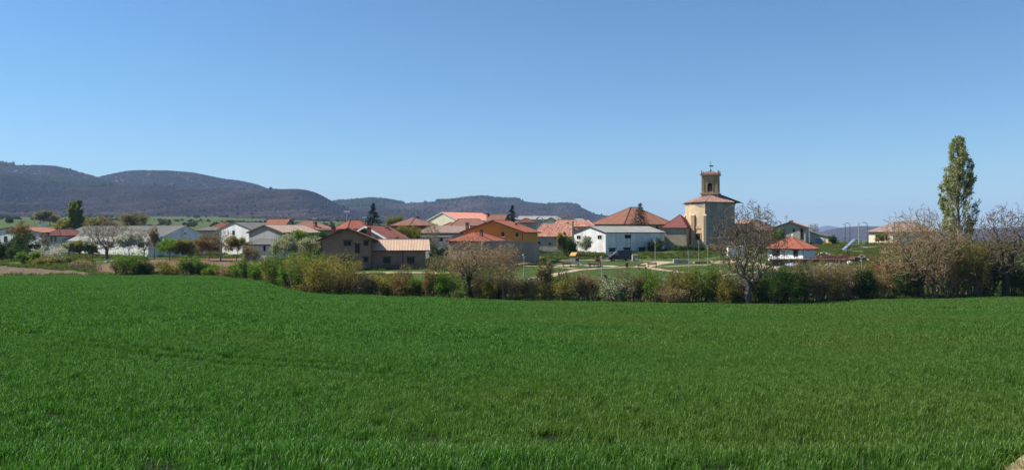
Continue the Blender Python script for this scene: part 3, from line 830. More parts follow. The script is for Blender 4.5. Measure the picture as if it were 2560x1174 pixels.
def house(name, label, c, l=None, r=None, a=45.0, L=None, R=None, eave=590, ridge=570, kind='L', wall=None, roof=None,
          over=0.45, rake=0.35, fascia=None, tile=True, cat='house', group=None, zb=None, hip=None, fall=None, build=True):
    """near corner c = (column, distance); faces run to the left (towards column l or L metres) and to the right (r or R)"""
    h = House()
    ar = math.radians(a)
    ur = Vector((math.cos(ar), math.sin(ar), 0)); ul = Vector((-math.sin(ar), math.cos(ar), 0))
    X0, Y0 = (c[0] - 1280) / F * c[1], c[1]
    def reach(u, px):
        k = (px - 1280) / F
        return (k * Y0 - X0) / (u.x - k * u.y)
    if L is None: L = reach(ul, l)
    if R is None: R = reach(ur, r)
    C = Vector((X0, Y0, 0))
    corners = [C, C + ur * R, C + ur * R + ul * L, C + ul * L]
    g = [gz(p.x, p.y) for p in corners]
    h.zb = min(g) - 0.4 if zb is None else zb
    h.ze = CZ + (HOR - eave) / F * Y0
    h.C, h.ur, h.ul, h.L, h.R = C, ur, ul, L, R
    ctr = C + ur * R / 2 + ul * L / 2
    if kind == 'L': ap = C + ul * L / 2
    elif kind == 'R': ap = C + ur * R / 2
    elif kind in ('hip',): ap = ctr
    elif kind == 'shedL': ap = C + ul * L      # rises towards the left/back
    else: ap = C + ur * R
    h.zr = CZ + (HOR - ridge) / F * ap.y
    h.root = empty(name, (ctr.x, ctr.y, max(g)), label, cat, group)
    ze, zr, zb_ = h.ze, h.zr, h.zb
    def z(p, zz): return Vector((p.x, p.y, zz))
    # walls
    mb = MB()
    b = [z(p, zb_) for p in corners]; e = [z(p, ze) for p in corners]
    if kind == 'L':
        p0, p1 = z(C + ul * L / 2, zr), z(C + ul * L / 2 + ur * R, zr)
        vs_ = b + e + [p0, p1]
        fs_ = [(0, 1, 5, 4), (1, 2, 6, 9, 5), (2, 3, 7, 6), (3, 0, 4, 8, 7)]
    elif kind == 'R':
        p0, p1 = z(C + ur * R / 2, zr), z(C + ur * R / 2 + ul * L, zr)
        vs_ = b + e + [p0, p1]
        fs_ = [(0, 1, 5, 8, 4), (1, 2, 6, 5), (2, 3, 7, 9, 6), (3, 0, 4, 7)]
    elif kind == 'hip':
        vs_ = b + e; fs_ = [(0, 1, 5, 4), (1, 2, 6, 5), (2, 3, 7, 6), (3, 0, 4, 7)]
    elif kind == 'shedL':
        e[2].z = e[3].z = zr
        vs_ = b + e; fs_ = [(0, 1, 5, 4), (1, 2, 6, 5), (2, 3, 7, 6), (3, 0, 4, 7)]
    elif kind == 'shedR':
        e[1].z = e[2].z = zr
        vs_ = b + e; fs_ = [(0, 1, 5, 4), (1, 2, 6, 5), (2, 3, 7, 6), (3, 0, 4, 7)]
    mb.add(vs_, fs_)
    h.wall = mb.build('wall', wall, h.root)
    # roof
    rb = MB(); sb = MB()
    w, amp = (0.26, 0.06) if tile else (0.36, 0.035)
    def plane(A, B, T0, T1):
        poly, N = slope(rb, A, B, T0, T1, w, amp, random.random() * 5)
        sb.prism(poly, N, -0.16, -0.015)
    if kind in ('L', 'R'):
        rd, pd, RL, HW = (ur, ul, R, L / 2) if kind == 'L' else (ul, ur, L, R / 2)
        rise = zr - ze; tan = rise / HW
        lift = UPZ * 0.17
        for sgn, base in ((1, C), (-1, C + pd * 2 * HW)):
            q = pd * sgn
            A = z(base - q * over - rd * rake, ze - over * tan) + lift
            B = z(base - q * over + rd * (RL + rake), ze - over * tan) + lift
            T0 = z(base + q * HW - rd * rake, zr) + lift
            T1 = z(base + q * HW + rd * (RL + rake), zr) + lift
            plane(A, B, T0, T1)
        h.ridge = (z(C + pd * HW - rd * rake, zr) + lift, z(C + pd * HW + rd * (RL + rake), zr) + lift)
        rb.tube([h.ridge[0] + UPZ * 0.03, h.ridge[1] + UPZ * 0.03], 0.11, 6)
    elif kind == 'hip':
        lift = UPZ * 0.17
        hl = hip if hip is not None else 0.0          # ridge length as a share of the longer side
        rd, pd, RL, PW = (ur, ul, R, L) if R >= L else (ul, ur, L, R)
        half = RL * hl / 2
        r0, r1 = z(ctr - rd * half, zr) + lift, z(ctr + rd * half, zr) + lift
        tan = (zr - ze) / (PW / 2)
        ec = [z(p, ze - over * tan) + lift for p in (C - ur * over - ul * over, C + ur * (R + over) - ul * over,
              C + ur * (R + over) + ul * (L + over), C - ur * over + ul * (L + over))]
        def top(p): return r0 if (p - r0).length < (p - r1).length else r1
        for i in range(4):
            A, B = ec[i], ec[(i + 1) % 4]
            plane(A, B, top(A), top(B))
        for p in ec: rb.tube([p + UPZ * 0.05, top(p) + UPZ * 0.05], 0.10, 5)
        if half > 0.1: rb.tube([r0 + UPZ * 0.03, r1 + UPZ * 0.03], 0.11, 6)
        h.ridge = (r0, r1)
    elif kind in ('shedL', 'shedR'):
        rd, pd, RL, PW = (ur, ul, R, L) if kind == 'shedL' else (ul, ur, L, R)
        tan = (zr - ze) / PW; lift = UPZ * 0.16
        A = z(C - pd * over - rd * rake, ze - over * tan) + lift; B = z(C - pd * over + rd * (RL + rake), ze - over * tan) + lift
        T0 = z(C + pd * (PW + 0.02) - rd * rake, zr) + lift; T1 = z(C + pd * (PW + 0.02) + rd * (RL + rake), zr) + lift
        plane(A, B, T0, T1)
    h.roof = rb.build('roof', roof, h.root, uv=True)
    h.eaves = sb.build('eaves', fascia or M_wood, h.root)
    return h

def face_pt(h, side, px, py, off=0.0):
    n = -h.ur if side == 'L' else -h.ul
    O = Vector((0, 0, CZ)); dr = Vector(((px - 1280) / F, 1.0, (HOR - py) / F))
    t = ((h.C + n * off) - O).dot(n) / dr.dot(n)
    return O + dr * t

def window(h, side, rect, frame=None, pane=None, name='window', lintel=None, mull=1, sill=False, proud=0.06, fw=0.07):
    x0, y0, x1, y1 = rect
    p0 = face_pt(h, side, (x0 + x1) / 2, y1); p1 = face_pt(h, side, (x0 + x1) / 2, y0)
    q0 = face_pt(h, side, x0, (y0 + y1) / 2); q1 = face_pt(h, side, x1, (y0 + y1) / 2)
    ax = (q1 - q0); W = ax.length; ax = Vector((ax.x, ax.y, 0)).normalized()
    H = p1.z - p0.z
    n = (-h.ur if side == 'L' else -h.ul)
    o = Vector((p0.x, p0.y, p0.z))
    frame = frame or M_frame; pane = pane or M_glass
    mb = MB()
    for (a0, a1, b0, b1) in ((-W / 2, -W / 2 + fw, 0, H), (W / 2 - fw, W / 2, 0, H), (-W / 2 + fw, W / 2 - fw, 0, fw), (-W / 2 + fw, W / 2 - fw, H - fw, H)):
        mb.frame_box(o, ax, n, UPZ, a0, a1, 0.002, proud, b0, b1)
    if mull:
        for k in range(mull):
            xm = -W / 2 + W * (k + 1) / (mull + 1)
            mb.frame_box(o, ax, n, UPZ, xm - 0.025, xm + 0.025, 0.002, proud * 0.8, fw, H - fw)
    w = mb.build(name, frame, h.root)
    MB().frame_box(o, ax, n, UPZ, -W / 2 + fw, W / 2 - fw, 0.001, 0.02, fw, H - fw).build('pane' if name == 'window' else 'panel', pane, w)
    if lintel:
        MB().frame_box(o, ax, n, UPZ, -W / 2 - 0.25, W / 2 + 0.25, 0.002, proud + 0.04, H + 0.003, H + 0.2).build('lintel', lintel, w)
    if sill:
        MB().frame_box(o, ax, n, UPZ, -W / 2 - 0.1, W / 2 + 0.1, 0.002, proud + 0.08, -0.1, -0.003).build('sill', W_clean, w)
    return w

def chimney(h, x0, x1, ytop, ybot, d, mat, cap=None, flare=0.12, rz=None):
    p = P((x0 + x1) / 2, ybot, d); w = (x1 - x0) / F * d; H = (ybot - ytop) / F * d
    rz = math.atan2(h.ur.y, h.ur.x) if rz is None else rz
    o = MB().box((p.x, p.y, p.z - 1.8), w, w, H + 1.8 - 0.28, rz).build('chimney', mat, h.root)
    mb = MB().box((p.x, p.y, p.z + H - 0.279), w + flare, w + flare, 0.1, rz)
    mb.box((p.x, p.y, p.z + H - 0.178), w * 0.8, w * 0.8, 0.1, rz).box((p.x, p.y, p.z + H - 0.077), w + flare, w + flare, 0.07, rz)
    mb.build('chimney_cap', cap or M_iron, o)
    return o

def antenna(h, px, ytop, ybot, d, dish=True):
    p = P(px, ybot, d); t = P(px, ytop, d)
    mb = MB().tube([p - UPZ * 1.8, t], 0.045, 5)
    for k in range(4):
        q = t - UPZ * (0.1 + 0.22 * k)
        mb.tube([q - Vector((0.5, 0, 0)), q + Vector((0.5, 0, 0))], 0.03, 4)
    if dish: mb.lathe(t + Vector((0.1, -0.1, 0)), [(0.05, -0.05), (0.32, 0.05), (0.34, 0.12), (0.05, 0.02)], 10)
    return mb.build('antenna', M_galv, h.root)

# ------------------------------------------------------------------ village, from the front row to the back
# brick house with its low wing
H1 = house('brick_house', 'brown brick gabled house with low pale-tiled wing beside the hedge', (931, 140), l=806, a=99, R=10.0,
           eave=598, ridge=573, kind='L', wall=W_brick, roof=R_terra, over=1.0, rake=0.8)
for rc in ((860, 602, 878, 614), (909, 602, 921, 614), (887.5, 610, 899.5, 632), (909, 643, 920.5, 654)):
    window(H1, 'L', rc, M_frame, M_glass, lintel=M_wood)
window(H1, 'L', (860, 643, 877, 664), M_frame, M_glass, name='door', lintel=M_wood)
chimney(H1, 828, 839.5, 567, 585, 147, W_redbrick)
chimney(H1, 917, 928, 568, 584, 150, W_redbrick)
_wd = H1.ur * -1
MB().tube([face_pt(H1, 'L', 929, 601, 0.12), face_pt(H1, 'L', 929, 668, 0.12)], 0.06, 6).build('drainpipe', M_pipe, H1.root)
# wing
w0 = H1.C + H1.ur * 1.2; wu = -H1.ul; wl = H1.ur
_k = (1064 - 1280) / F; Lw = (_k * w0.y - w0.x) / (wu.x - _k * wu.y); Dw = 5.6
zeW = CZ + (HOR - 624) / F * 141; zrW = CZ + (HOR - 601) / F * 144
wc = [w0, w0 + wu * Lw, w0 + wu * Lw + wl * Dw, w0 + wl * Dw]
mb = MB(); Zf = lambda p, zz: Vector((p.x, p.y, zz))
mb.add([Zf(p, H1.zb) for p in wc] + [Zf(p, zeW) for p in wc] + [Zf(w0 + wl * Dw / 2, zrW), Zf(w0 + wl * Dw / 2 + wu * Lw, zrW)],
       [(0, 1, 5, 4), (1, 2, 6, 9, 5), (2, 3, 7, 6), (3, 0, 4, 8, 7)])
mb.build('wing_wall', W_brick, H1.root)
rb = MB(); sb = MB(); tn = (zrW - zeW) / (Dw / 2); ov = 0.55
for sg, base in ((1, w0), (-1, w0 + wl * Dw)):
    q = wl * sg
    A = Zf(base - q * ov + wu * 0.05, zeW - ov * tn + 0.17); B = Zf(base - q * ov + wu * (Lw + 0.75), zeW - ov * tn + 0.17)
    T0 = Zf(base + q * Dw / 2 + wu * 0.05, zrW + 0.17); T1 = Zf(base + q * Dw / 2 + wu * (Lw + 0.75), zrW + 0.17)
    poly, N = slope(rb, A, B, T0, T1, 0.27, 0.06); sb.prism(poly, N, -0.16, -0.015)
rb.tube([T0 + UPZ * 0.03, T1 + UPZ * 0.03], 0.11, 6)
rb.build('wing_roof', R_sand, H1.root, uv=True); sb.build('wing_eaves', M_woodr, H1.root)
HW_ = House(); HW_.C = w0; HW_.ur = wu; HW_.ul = wl; HW_.root = H1.root
for rc in ((958, 643, 976, 657), (1018, 643, 1036, 660)):
    window(HW_, 'R', rc, M_frame, M_glass, lintel=M_wood, mull=2)
MB().tube([face_pt(HW_, 'R', 1007, 625, 0.1), face_pt(HW_, 'R', 1007, 660, 0.1)], 0.055, 6).build('drainpipe', M_pipe, H1.root)
# fence of dark stakes before the wing
fr_ = empty('picket_fence', G(1000, 139.2), 'dark picket fence and brushwood against the brick wing', 'fence')
_r = random.Random(4)
for k in range(30):
    x = 954 + k * 3.15; p = G(x, 139.0 + _r.uniform(-0.15, 0.15), -0.1); hh = _r.uniform(0.9, 1.5)
    mb = MB().box(p, 0.1, 0.05, hh, _r.uniform(-.3, .3)); mb.add([p + Vector((-.05, -.025, hh)), p + Vector((.05, -.025, hh)), p + Vector((0.0, 0, hh + .12)), p + Vector((.05, .025, hh)), p + Vector((-.05, .025, hh))], [(0, 1, 2), (1, 3, 2), (3, 4, 2), (4, 0, 2)])
    mb.build('picket', M_wood, fr_)
for zz in (0.35, 0.85):
    MB().tube([G(953, 139.1, zz), G(1000, 139.1, zz), G(1048, 139.1, zz)], 0.05, 5).build('rail', M_wood, fr_)

# long warehouse at the left
H2 = house('warehouse', 'long white warehouse with grey sheet roof, gable in shade', (411, 201), l=158, r=514, a=54, eave=591, ridge=566,
           kind='R', wall=W_whiteold, roof=R_fibre, tile=False, over=0.3, rake=0.25, cat='warehouse', fascia=M_fascia)
window(H2, 'R', (474, 603, 482, 610), M_frame, M_glass, name='window')
window(H2, 'R', (453, 606, 472, 636), M_frame, M_holeshade, name='door', lintel=M_wood, mull=0)
window(H2, 'R', (490, 601, 498, 610), M_frame, M_glass, mull=1)
window(H2, 'R', (461, 582, 465, 585), M_frame, M_holeshade, mull=0)
# lower lean-to along the long side
lt = MB(); n = -H2.ur
A0 = H2.C + H2.ul * 1.5; A1 = H2.C + H2.ul * (H2.L + 0.3)
zt = H2.ze - 0.15; zl = zt - 1.15; dp = 3.4
lw = MB()
lw.add([Zf(A0 + n * dp, H2.zb), Zf(A1 + n * dp, H2.zb), Zf(A1 + n * 0.02, H2.zb), Zf(A0 + n * 0.02, H2.zb), Zf(A0 + n * dp, zl), Zf(A1 + n * dp, zl), Zf(A1 + n * 0.02, zt), Zf(A0 + n * 0.02, zt)],
       [(0, 1, 5, 4), (1, 2, 6, 5), (3, 0, 4, 7), (2, 3, 7, 6)])
lw.build('lean_to_wall', W_white, H2.root)
rb = MB(); sb = MB()
poly, N = slope(rb, Zf(A0 + n * (dp + .35), zl - 0.05), Zf(A1 + n * (dp + .35), zl - 0.05), Zf(A0 + n * 0.05, zt + 0.1), Zf(A1 + n * 0.05, zt + 0.1), 0.36, 0.035)
sb.prism(poly, N, -0.1, -0.015)
rb.build('lean_to_roof', R_fibrel, H2.root, uv=True); sb.build('lean_to_eaves', M_fascia, H2.root)
HL_ = House(); HL_.C = H2.C + n * dp; HL_.ur = H2.ur; HL_.ul = H2.ul; HL_.root = H2.root
window(HL_, 'L', (270, 606, 284, 618), M_frame, M_holeshade)
window(HL_, 'L', (346, 606, 360, 618), M_frame, M_holeshade)

# houses at the far left
H3 = house('row_house', 'pale house with red roof at the left edge beyond the dark tree', (104, 224), l=-40, a=66, R=9, eave=582, ridge=569, kind='L', wall=W_whiteold, roof=R_terra)
for rc in ((10, 590, 18, 605), (28, 596, 37, 605), (83, 591, 89, 598)): window(H3, 'L', rc, M_frame, M_glass)
H4 = house('row_house', 'beige house with two tall brown shutters beside the warehouse', (112, 226), L=8, r=152, a=-24, eave=588, ridge=574, kind='hip', hip=0.5, wall=W_beige, roof=R_dark, over=0.5)
for rc in ((127, 591, 131.5, 604), (136.5, 591, 141, 604)): window(H4, 'R', rc, M_frame, M_woodr, mull=0)
H5 = house('row_house', 'low house with bright red roof behind the beige house', (160, 240), L=7, r=196, a=10, eave=584, ridge=574, kind='hip', hip=0.6, wall=W_greyp, roof=R_red)
MB().frame_box(P(60, 640, 205), Vector((1, 0, 0)), Vector((0, 1, 0)), UPZ, -8, 9.5, 0, 0.4, -0.8, 2.9).build('garden_wall', W_grey, None)
gw = bpy.data.objects['garden_wall']; tag(gw, 'dark grey garden wall below the pale left houses', 'wall')

# barns behind the ploughed plot
H6 = house('barn', 'tall white barn gable with one window behind the bare tree', (634, 214), l=540, r=704, a=52, eave=577, ridge=557, kind='L', wall=W_white, roof=R_fibre, tile=False, cat='barn', over=0.25, rake=0.2)
window(H6, 'L', (581, 576, 587, 587), M_frame, M_holeshade)
H7 = house('barn', 'grey cement barn with brown tiled roof and lean-to in front', (708, 184), l=622, r=796, a=52, eave=582, ridge=564, kind='L', wall=W_grey, roof=R_greyb, cat='barn', over=0.5, rake=0.5)
H8 = house('shed', 'low whitewashed shed with grey lean-to roof and narrow black door', (684, 174), l=606, a=68, R=6.0, eave=612, ridge=598, kind='shedR', wall=W_whiteold, roof=R_fibre, tile=False, cat='shed', over=0.45, rake=0.25)
window(H8, 'L', (659, 614, 664, 627), M_frame, M_holeshade, name='door', mull=0)
H9 = house('barn', 'low grey-roofed barn between the two white barns', (545, 226), L=9, r=None, R=10, a=75, eave=580, ridge=570, kind='R', wall=W_beige, roof=R_fibre, tile=False, cat='barn') if False else None
H10 = house('barn', 'low cream barn with grey roof between warehouse and white barn', (552, 224), l=486, R=9, a=84, eave=577, ridge=568, kind='shedR', wall=W_beige, roof=R_fibre, tile=False, cat='barn')
H11 = house('row_house', 'red hip-roofed house behind the white barn gable', (520, 262), L=10, r=582, a=8, eave=570, ridge=557, kind='hip', hip=0.55, wall=W_greyp, roof=R_red)
H12 = house('row_house', 'distant house with orange roof and bluish gable behind the barns', (728, 262), l=708, a=35, L=9, R=5, eave=562, ridge=549, kind='L', wall=W_grey, roof=R_orange, over=0.6) if False else \
    house('row_house', 'distant house with orange roof and bluish gable behind the barns', (716, 262), l=664, r=734, a=48, eave=561, ridge=549, kind='R', wall=W_grey, roof=R_orange, over=0.6)
chimney(H12, 711, 716, 544, 552, 266, W_redbrick)
antenna(H12, 719, 528, 550, 266, False)
H13 = house('row_house', 'brown hip-roofed house with red shutter beside the grey barn', (790, 204), l=712, r=836, a=42, eave=571, ridge=554, kind='hip', hip=0.25, wall=W_greyp, roof=R_brown, over=0.8)
window(H13, 'L', (775, 573, 784, 580), M_frame, M_shutr, mull=0)
window(H13, 'R', (800, 579, 804, 588), M_frame, M_holeshade, mull=0)
chimney(H13, 786, 792, 555, 565, 206, W_redbrick)
H14 = house('row_house', 'house with bright red hip roof in front of the spruce', (870, 205), l=838, r=936, a=40, eave=571, ridge=552, kind='hip', hip=0.35, wall=W_grey, roof=R_red, over=0.5)

# white-trimmed house behind the brick one
H15 = house('row_house', 'house with white eaves boards, dark red roof and white chimneys', (966, 162), l=872, r=1012, a=58, eave=594, ridge=566, kind='L', wall=W_greyp, roof=R_dark, over=0.7, rake=0.7, fascia=M_fascia)
window(H15, 'L', (893, 575, 917, 584), M_frame, M_glass, mull=2)
for _q in (0, 1):
    _e0 = Zf(H15.C + H15.ul * (H15.L + 0.6 if _q else -0.6) - H15.ur * 0.75, H15.ze - 0.6 * (H15.zr - H15.ze) / (H15.L / 2) + 0.12); _e1 = Zf(H15.C + H15.ul * H15.L / 2 - H15.ur * 0.75, H15.zr + 0.12)
    MB().prism([_e0, _e1, _e1 - UPZ * 0.34, _e0 - UPZ * 0.34], -H15.ur, 0, 0.06).build('bargeboard', M_fascia, H15.root)
chimney(H15, 962, 971.5, 567, 584, 168, M_chw)
chimney(H15, 986, 993, 570, 584, 171, M_chw)
chimney(H15, 990, 996, 592, 602, 158, M_chw)

H16 = house('row_house', 'brown hip-roofed house with television aerial behind the low roofs', (1026, 222), l=984, r=1084, a=35, eave=561, ridge=546, kind='hip', hip=0.2, wall=W_redbrick, roof=R_brown, over=0.9, fascia=M_woodr)
window(H16, 'R', (1045, 562, 1066, 568), M_frame, M_glass, mull=3)
chimney(H16, 1039, 1043, 541, 548, 229, W_redbrick); chimney(H16, 1045, 1048, 541, 548, 229, W_redbrick)
antenna(H16, 1043, 531, 546, 229)
H17 = house('row_house', 'tall cream gabled house with long salmon-pink roof', (1144, 250), l=1069, r=1240, a=50, eave=551, ridge=531, kind='L', wall=W_cream, roof=R_pink, over=0.3, rake=0.3, fascia=W_clean)
H18 = house('row_house', 'house with dark brown roof in front of the salmon roof', (1130, 215), L=9, r=1218, a=6, eave=564, ridge=549, kind='hip', hip=0.6, wall=W_white, roof=R_brown)
H18b = house('row_house', 'house with small orange-red roof under the cream gable', (1108, 222), L=6, r=1150, a=8, eave=566, ridge=557, kind='hip', hip=0.5, wall=W_greyp, roof=R_orange)
H19 = house('long_house', 'long low house with worn brown roof behind the park trees', (1046, 188), L=9.5, r=1176, a=-12, eave=583, ridge=567, kind='L' if False else 'hip', hip=0.75, wall=W_grey, roof=R_greyb, over=0.3)
for rc in ((1062, 588, 1069, 592), (1098, 588, 1105, 592)): window(H19, 'R', rc, M_frame, M_glass)
H19b = house('outhouse', 'whitewashed outhouse with flat front below the long brown roof', (1046, 180), L=3, r=1120, a=-14, eave=594, ridge=591, kind='shedL', wall=W_white, roof=R_fibre, tile=False, cat='shed', over=0.15)
for rc in ((1071, 596, 1079, 604), (1099, 595, 1107, 603)): window(H19b, 'R', rc, M_frame, M_holeshade)

# ochre house and its neighbours
H20 = house('ochre_house', 'ochre yellow house with wide red-tiled gable', (1308, 165), l=1159, a=70, R=9.5, eave=580, ridge=553, kind='L', wall=W_ochre, roof=R_red, over=0.7, rake=0.6)
for rc in ((1254, 580, 1261, 591), (1289.5, 581, 1296, 592)): window(H20, 'L', rc, M_frame, M_glass, sill=True)
chimney(H20, 1165, 1171.5, 556, 568, 172, W_redbrick)
chimney(H20, 1288, 1293, 556, 571, 172, W_redbrick, flare=0.05)
MB().tube([face_pt(H20, 'L', 1306, 582, 0.1), face_pt(H20, 'L', 1306, 606, 0.1)], 0.06, 6).build('drainpipe', M_pipe, H20.root)
H21 = house('low_house', 'low grey house with red-tiled hip roof before the ochre gable', (1212, 158), l=1122, r=1262, a=66, eave=603, ridge=582, kind='hip', hip=0.35, wall=W_rubble, roof=R_red, over=0.4)
chimney(H21, 1200, 1207, 574, 588, 161, W_redbrick)
H22 = house('row_house', 'narrow white house between ochre house and old tiled barn', (1326, 175), L=5, l=None, a=72, R=3.5, eave=581, ridge=571, kind='L', wall=W_clean, roof=R_old, over=0.3)
window(H22, 'L', (1315.5, 587, 1322, 595), M_frame, M_glass, sill=True)
mbw = MB()
pl = [P(1203, 625, 152), P(1345, 625, 163)]
top = [P(1203, 598, 152), P(1262, 585, 156.5), P(1263, 601, 156.6), P(1318, 603, 161), P(1345, 608, 163)]
dn = Vector((0, 0, -2.2))
ax_ = (pl[1] - pl[0]); nrm = Vector((ax_.y, -ax_.x, 0)).normalized()
mbw.prism([pl[0] + dn, pl[1] + dn] + [top[i] for i in (4, 3, 2)] + [P(1203, 602, 152)], nrm, 0, 0.35)
o = mbw.build('garden_wall', surf('stained_wall_render', (0.28, 0.22, 0.17), (0.37, 0.30, 0.235), 0.8, stain=(0.17, 0.135, 0.105), stain_scale=0.5, stain_amt=0.7)); tag(o, 'tall grey rendered wall below the ochre house', 'wall')

# old tiled houses
H23 = house('old_house', 'old pale stone house under large mottled tile roof', (1334, 213), L=9, r=1428, a=-18, eave=591, ridge=561, kind='R' if False else 'hip', hip=0.78, wall=W_greyp, roof=R_old, over=0.3)
for rc in ((1345, 604, 1351, 611), (1372, 607, 1377, 612), (1388, 590.5, 1393, 597)): window(H23, 'R', rc, M_frame, M_glass)
H24 = house('old_house', 'old house with mottled tile roof peeping over the ochre gable', (1258, 200), L=8, r=1333, a=5, eave=579, ridge=558, kind='hip', hip=0.9, wall=W_greyp, roof=R_old, over=0.3)
chimney(H24, 1302, 1307, 566, 574, 198, W_clean)
H25 = house('old_house', 'old house with mottled roof and chimney behind the pale stone house', (1390, 216), L=8, r=1486, a=4, eave=567, ridge=552, kind='hip', hip=0.8, wall=W_greyp, roof=R_old, over=0.3)
chimney(H25, 1416, 1422, 555, 562, 218, W_clean, W_redbrick); chimney(H25, 1430, 1434, 553, 569, 210, W_rubble)
H26 = house('shed', 'dark stone shed squeezed between old house and white barn', (1446, 212), l=1420, a=70, R=6, eave=580, ridge=571, kind='L', wall=W_rubble, roof=R_old, cat='shed', over=0.25)
H27 = house('row_house', 'far house with brown roof beside the small spruce', (1258, 252), l=1215, r=1276, a=50, eave=556, ridge=537, kind='R', wall=W_wood if False else W_redbrick, roof=R_brown, over=0.8)
chimney(H27, 1217, 1221, 532, 541, 258, W_redbrick)
H28 = house('row_house', 'far house with short dark red roof beside the blue arch', (1296, 250), L=7, r=1340, a=6, eave=556, ridge=547, kind='hip', hip=0.6, wall=W_greyp, roof=R_dark)
H29 = house('hall', 'distant long pale industrial hall behind the old roofs', (1290, 345), L=14, r=1404, a=3, eave=549, ridge=541, kind='hip', hip=0.85, wall=W_beige, roof=R_fibrel, tile=False, cat='hall')
H30 = house('shed', 'distant cream gabled shed right of the blue arch', (1396, 290), l=1357, a=80, R=8, eave=555, ridge=545, kind='L', wall=W_cream, roof=R_fibrel, tile=False, cat='shed')
H31 = house('shed', 'small white flat-topped shed above the mottled roofs', (1444, 250), L=4, r=1460, a=5, eave=551, ridge=548, kind='shedL', wall=W_clean, roof=R_fibrel, tile=False, cat='shed')
# blue arched cover
mb = MB(); arc = empty('arched_cover', P(1348, 562, 252), 'small blue and white arched cover behind the old roofs', 'cover')
for t0, t1, m_, nm in ((0.0, 0.5, M_fascia, 'shell'), ):
    pts = []
    for k in range(13):
        q = math.pi * k / 12
        pts.append((P(1348, 560, 252) + Vector((-math.cos(q) * 1.15, 0, math.sin(q) * 1.25 + 0.9 * 0)), math.cos(q)))
    vs_ = []; fs_ = []
    for k, (p, c_) in enumerate(pts):
        d_ = (p - P(1348, 560, 252)).normalized() * 0.12
        vs_ += [p + UPZ * 0.9, p + d_ + UPZ * 0.9, p + d_ + Vector((0.5, 3, 0.9)), p + Vector((0.5, 3, 0.9))]
    for k in range(12):
        for q in range(4):
            fs_.append((k * 4 + q, k * 4 + (q + 1) % 4, k * 4 + 4 + (q + 1) % 4, k * 4 + 4 + q))
    MB().add(vs_, fs_).build('shell', plain('pale_blue_sheet', (0.45, 0.52, 0.66)), arc)
for _x in (1339.4, 1356.6):
    _p = G(_x, 252, -0.2); MB().box(_p, 0.16, 0.16, P(_x, 560, 252).z + 0.95 - _p.z).build('post', M_galv, arc)

# white barn by the park
H32 = house('barn', 'white barn with pale grey roof beside the black van', (1514, 196), l=1435, r=1661, a=38, eave=582, ridge=566.5, kind='L', wall=W_whiteold, roof=R_fibrel, tile=False, cat='barn', over=0.25, rake=0.3)
for rc in ((1442, 588, 1452, 597.5), (1494, 587, 1504.5, 597.5)): window(H32, 'L', rc, M_framew, M_glass, mull=1)
window(H32, 'R', (1562, 586.5, 1577, 595.5), M_frame, M_holeshade)
MB().tube([face_pt(H32, 'R', 1576, 596, 0.08), face_pt(H32, 'R', 1576, 626, 0.08)], 0.06, 6).build('drainpipe', M_pipe, H32.root)
M_green = plain('dark_green_shutter', (0.012, 0.04, 0.035))
for rc in ((1523, 621, 1538, 629), (1559, 620, 1575, 627), (1597, 619, 1613, 628), (1619, 618, 1638, 628)):
    window(H32, 'R', rc, M_frame, M_green, lintel=M_pipe, mull=0)

# large red hip roof and church
H33 = house('great_house', 'large house under a broad red pyramid roof beside the church', (1560, 232), l=1484, r=1682, a=38, eave=556, ridge=519.5, kind='hip', hip=0.12, wall=W_rubble, roof=R_terra, over=0.9)
window(H33, 'R', (1640, 564, 1645, 574), M_frame, M_holeshade, mull=0)
chimney(H33, 1562, 1566, 524, 530, 244, W_redbrick)

CHR = empty('church', G(1770, 214), 'stone church with polygonal apse and square bell tower', 'church')
plan = [(1713.5, 218.5), (1734, 212), (1762.5, 208.5), (1834, 212.5), (1837, 223), (1795, 235), (1722, 231)]
pl = [Vector(((x - 1280) / F * d, d, 0)) for x, d in plan]
zb = CZ - 6.2; zeC = CZ + (HOR - 504) / F * 209
cen = Vector((sum(p.x for p in pl) / 7, sum(p.y for p in pl) / 7, 0))
def ring(zz, off=0.0):
    out_ = []
    for p in pl:
        d_ = (p - cen).normalized()
        out_.append(Vector((p.x + d_.x * off, p.y + d_.y * off, zz)))
    return out_
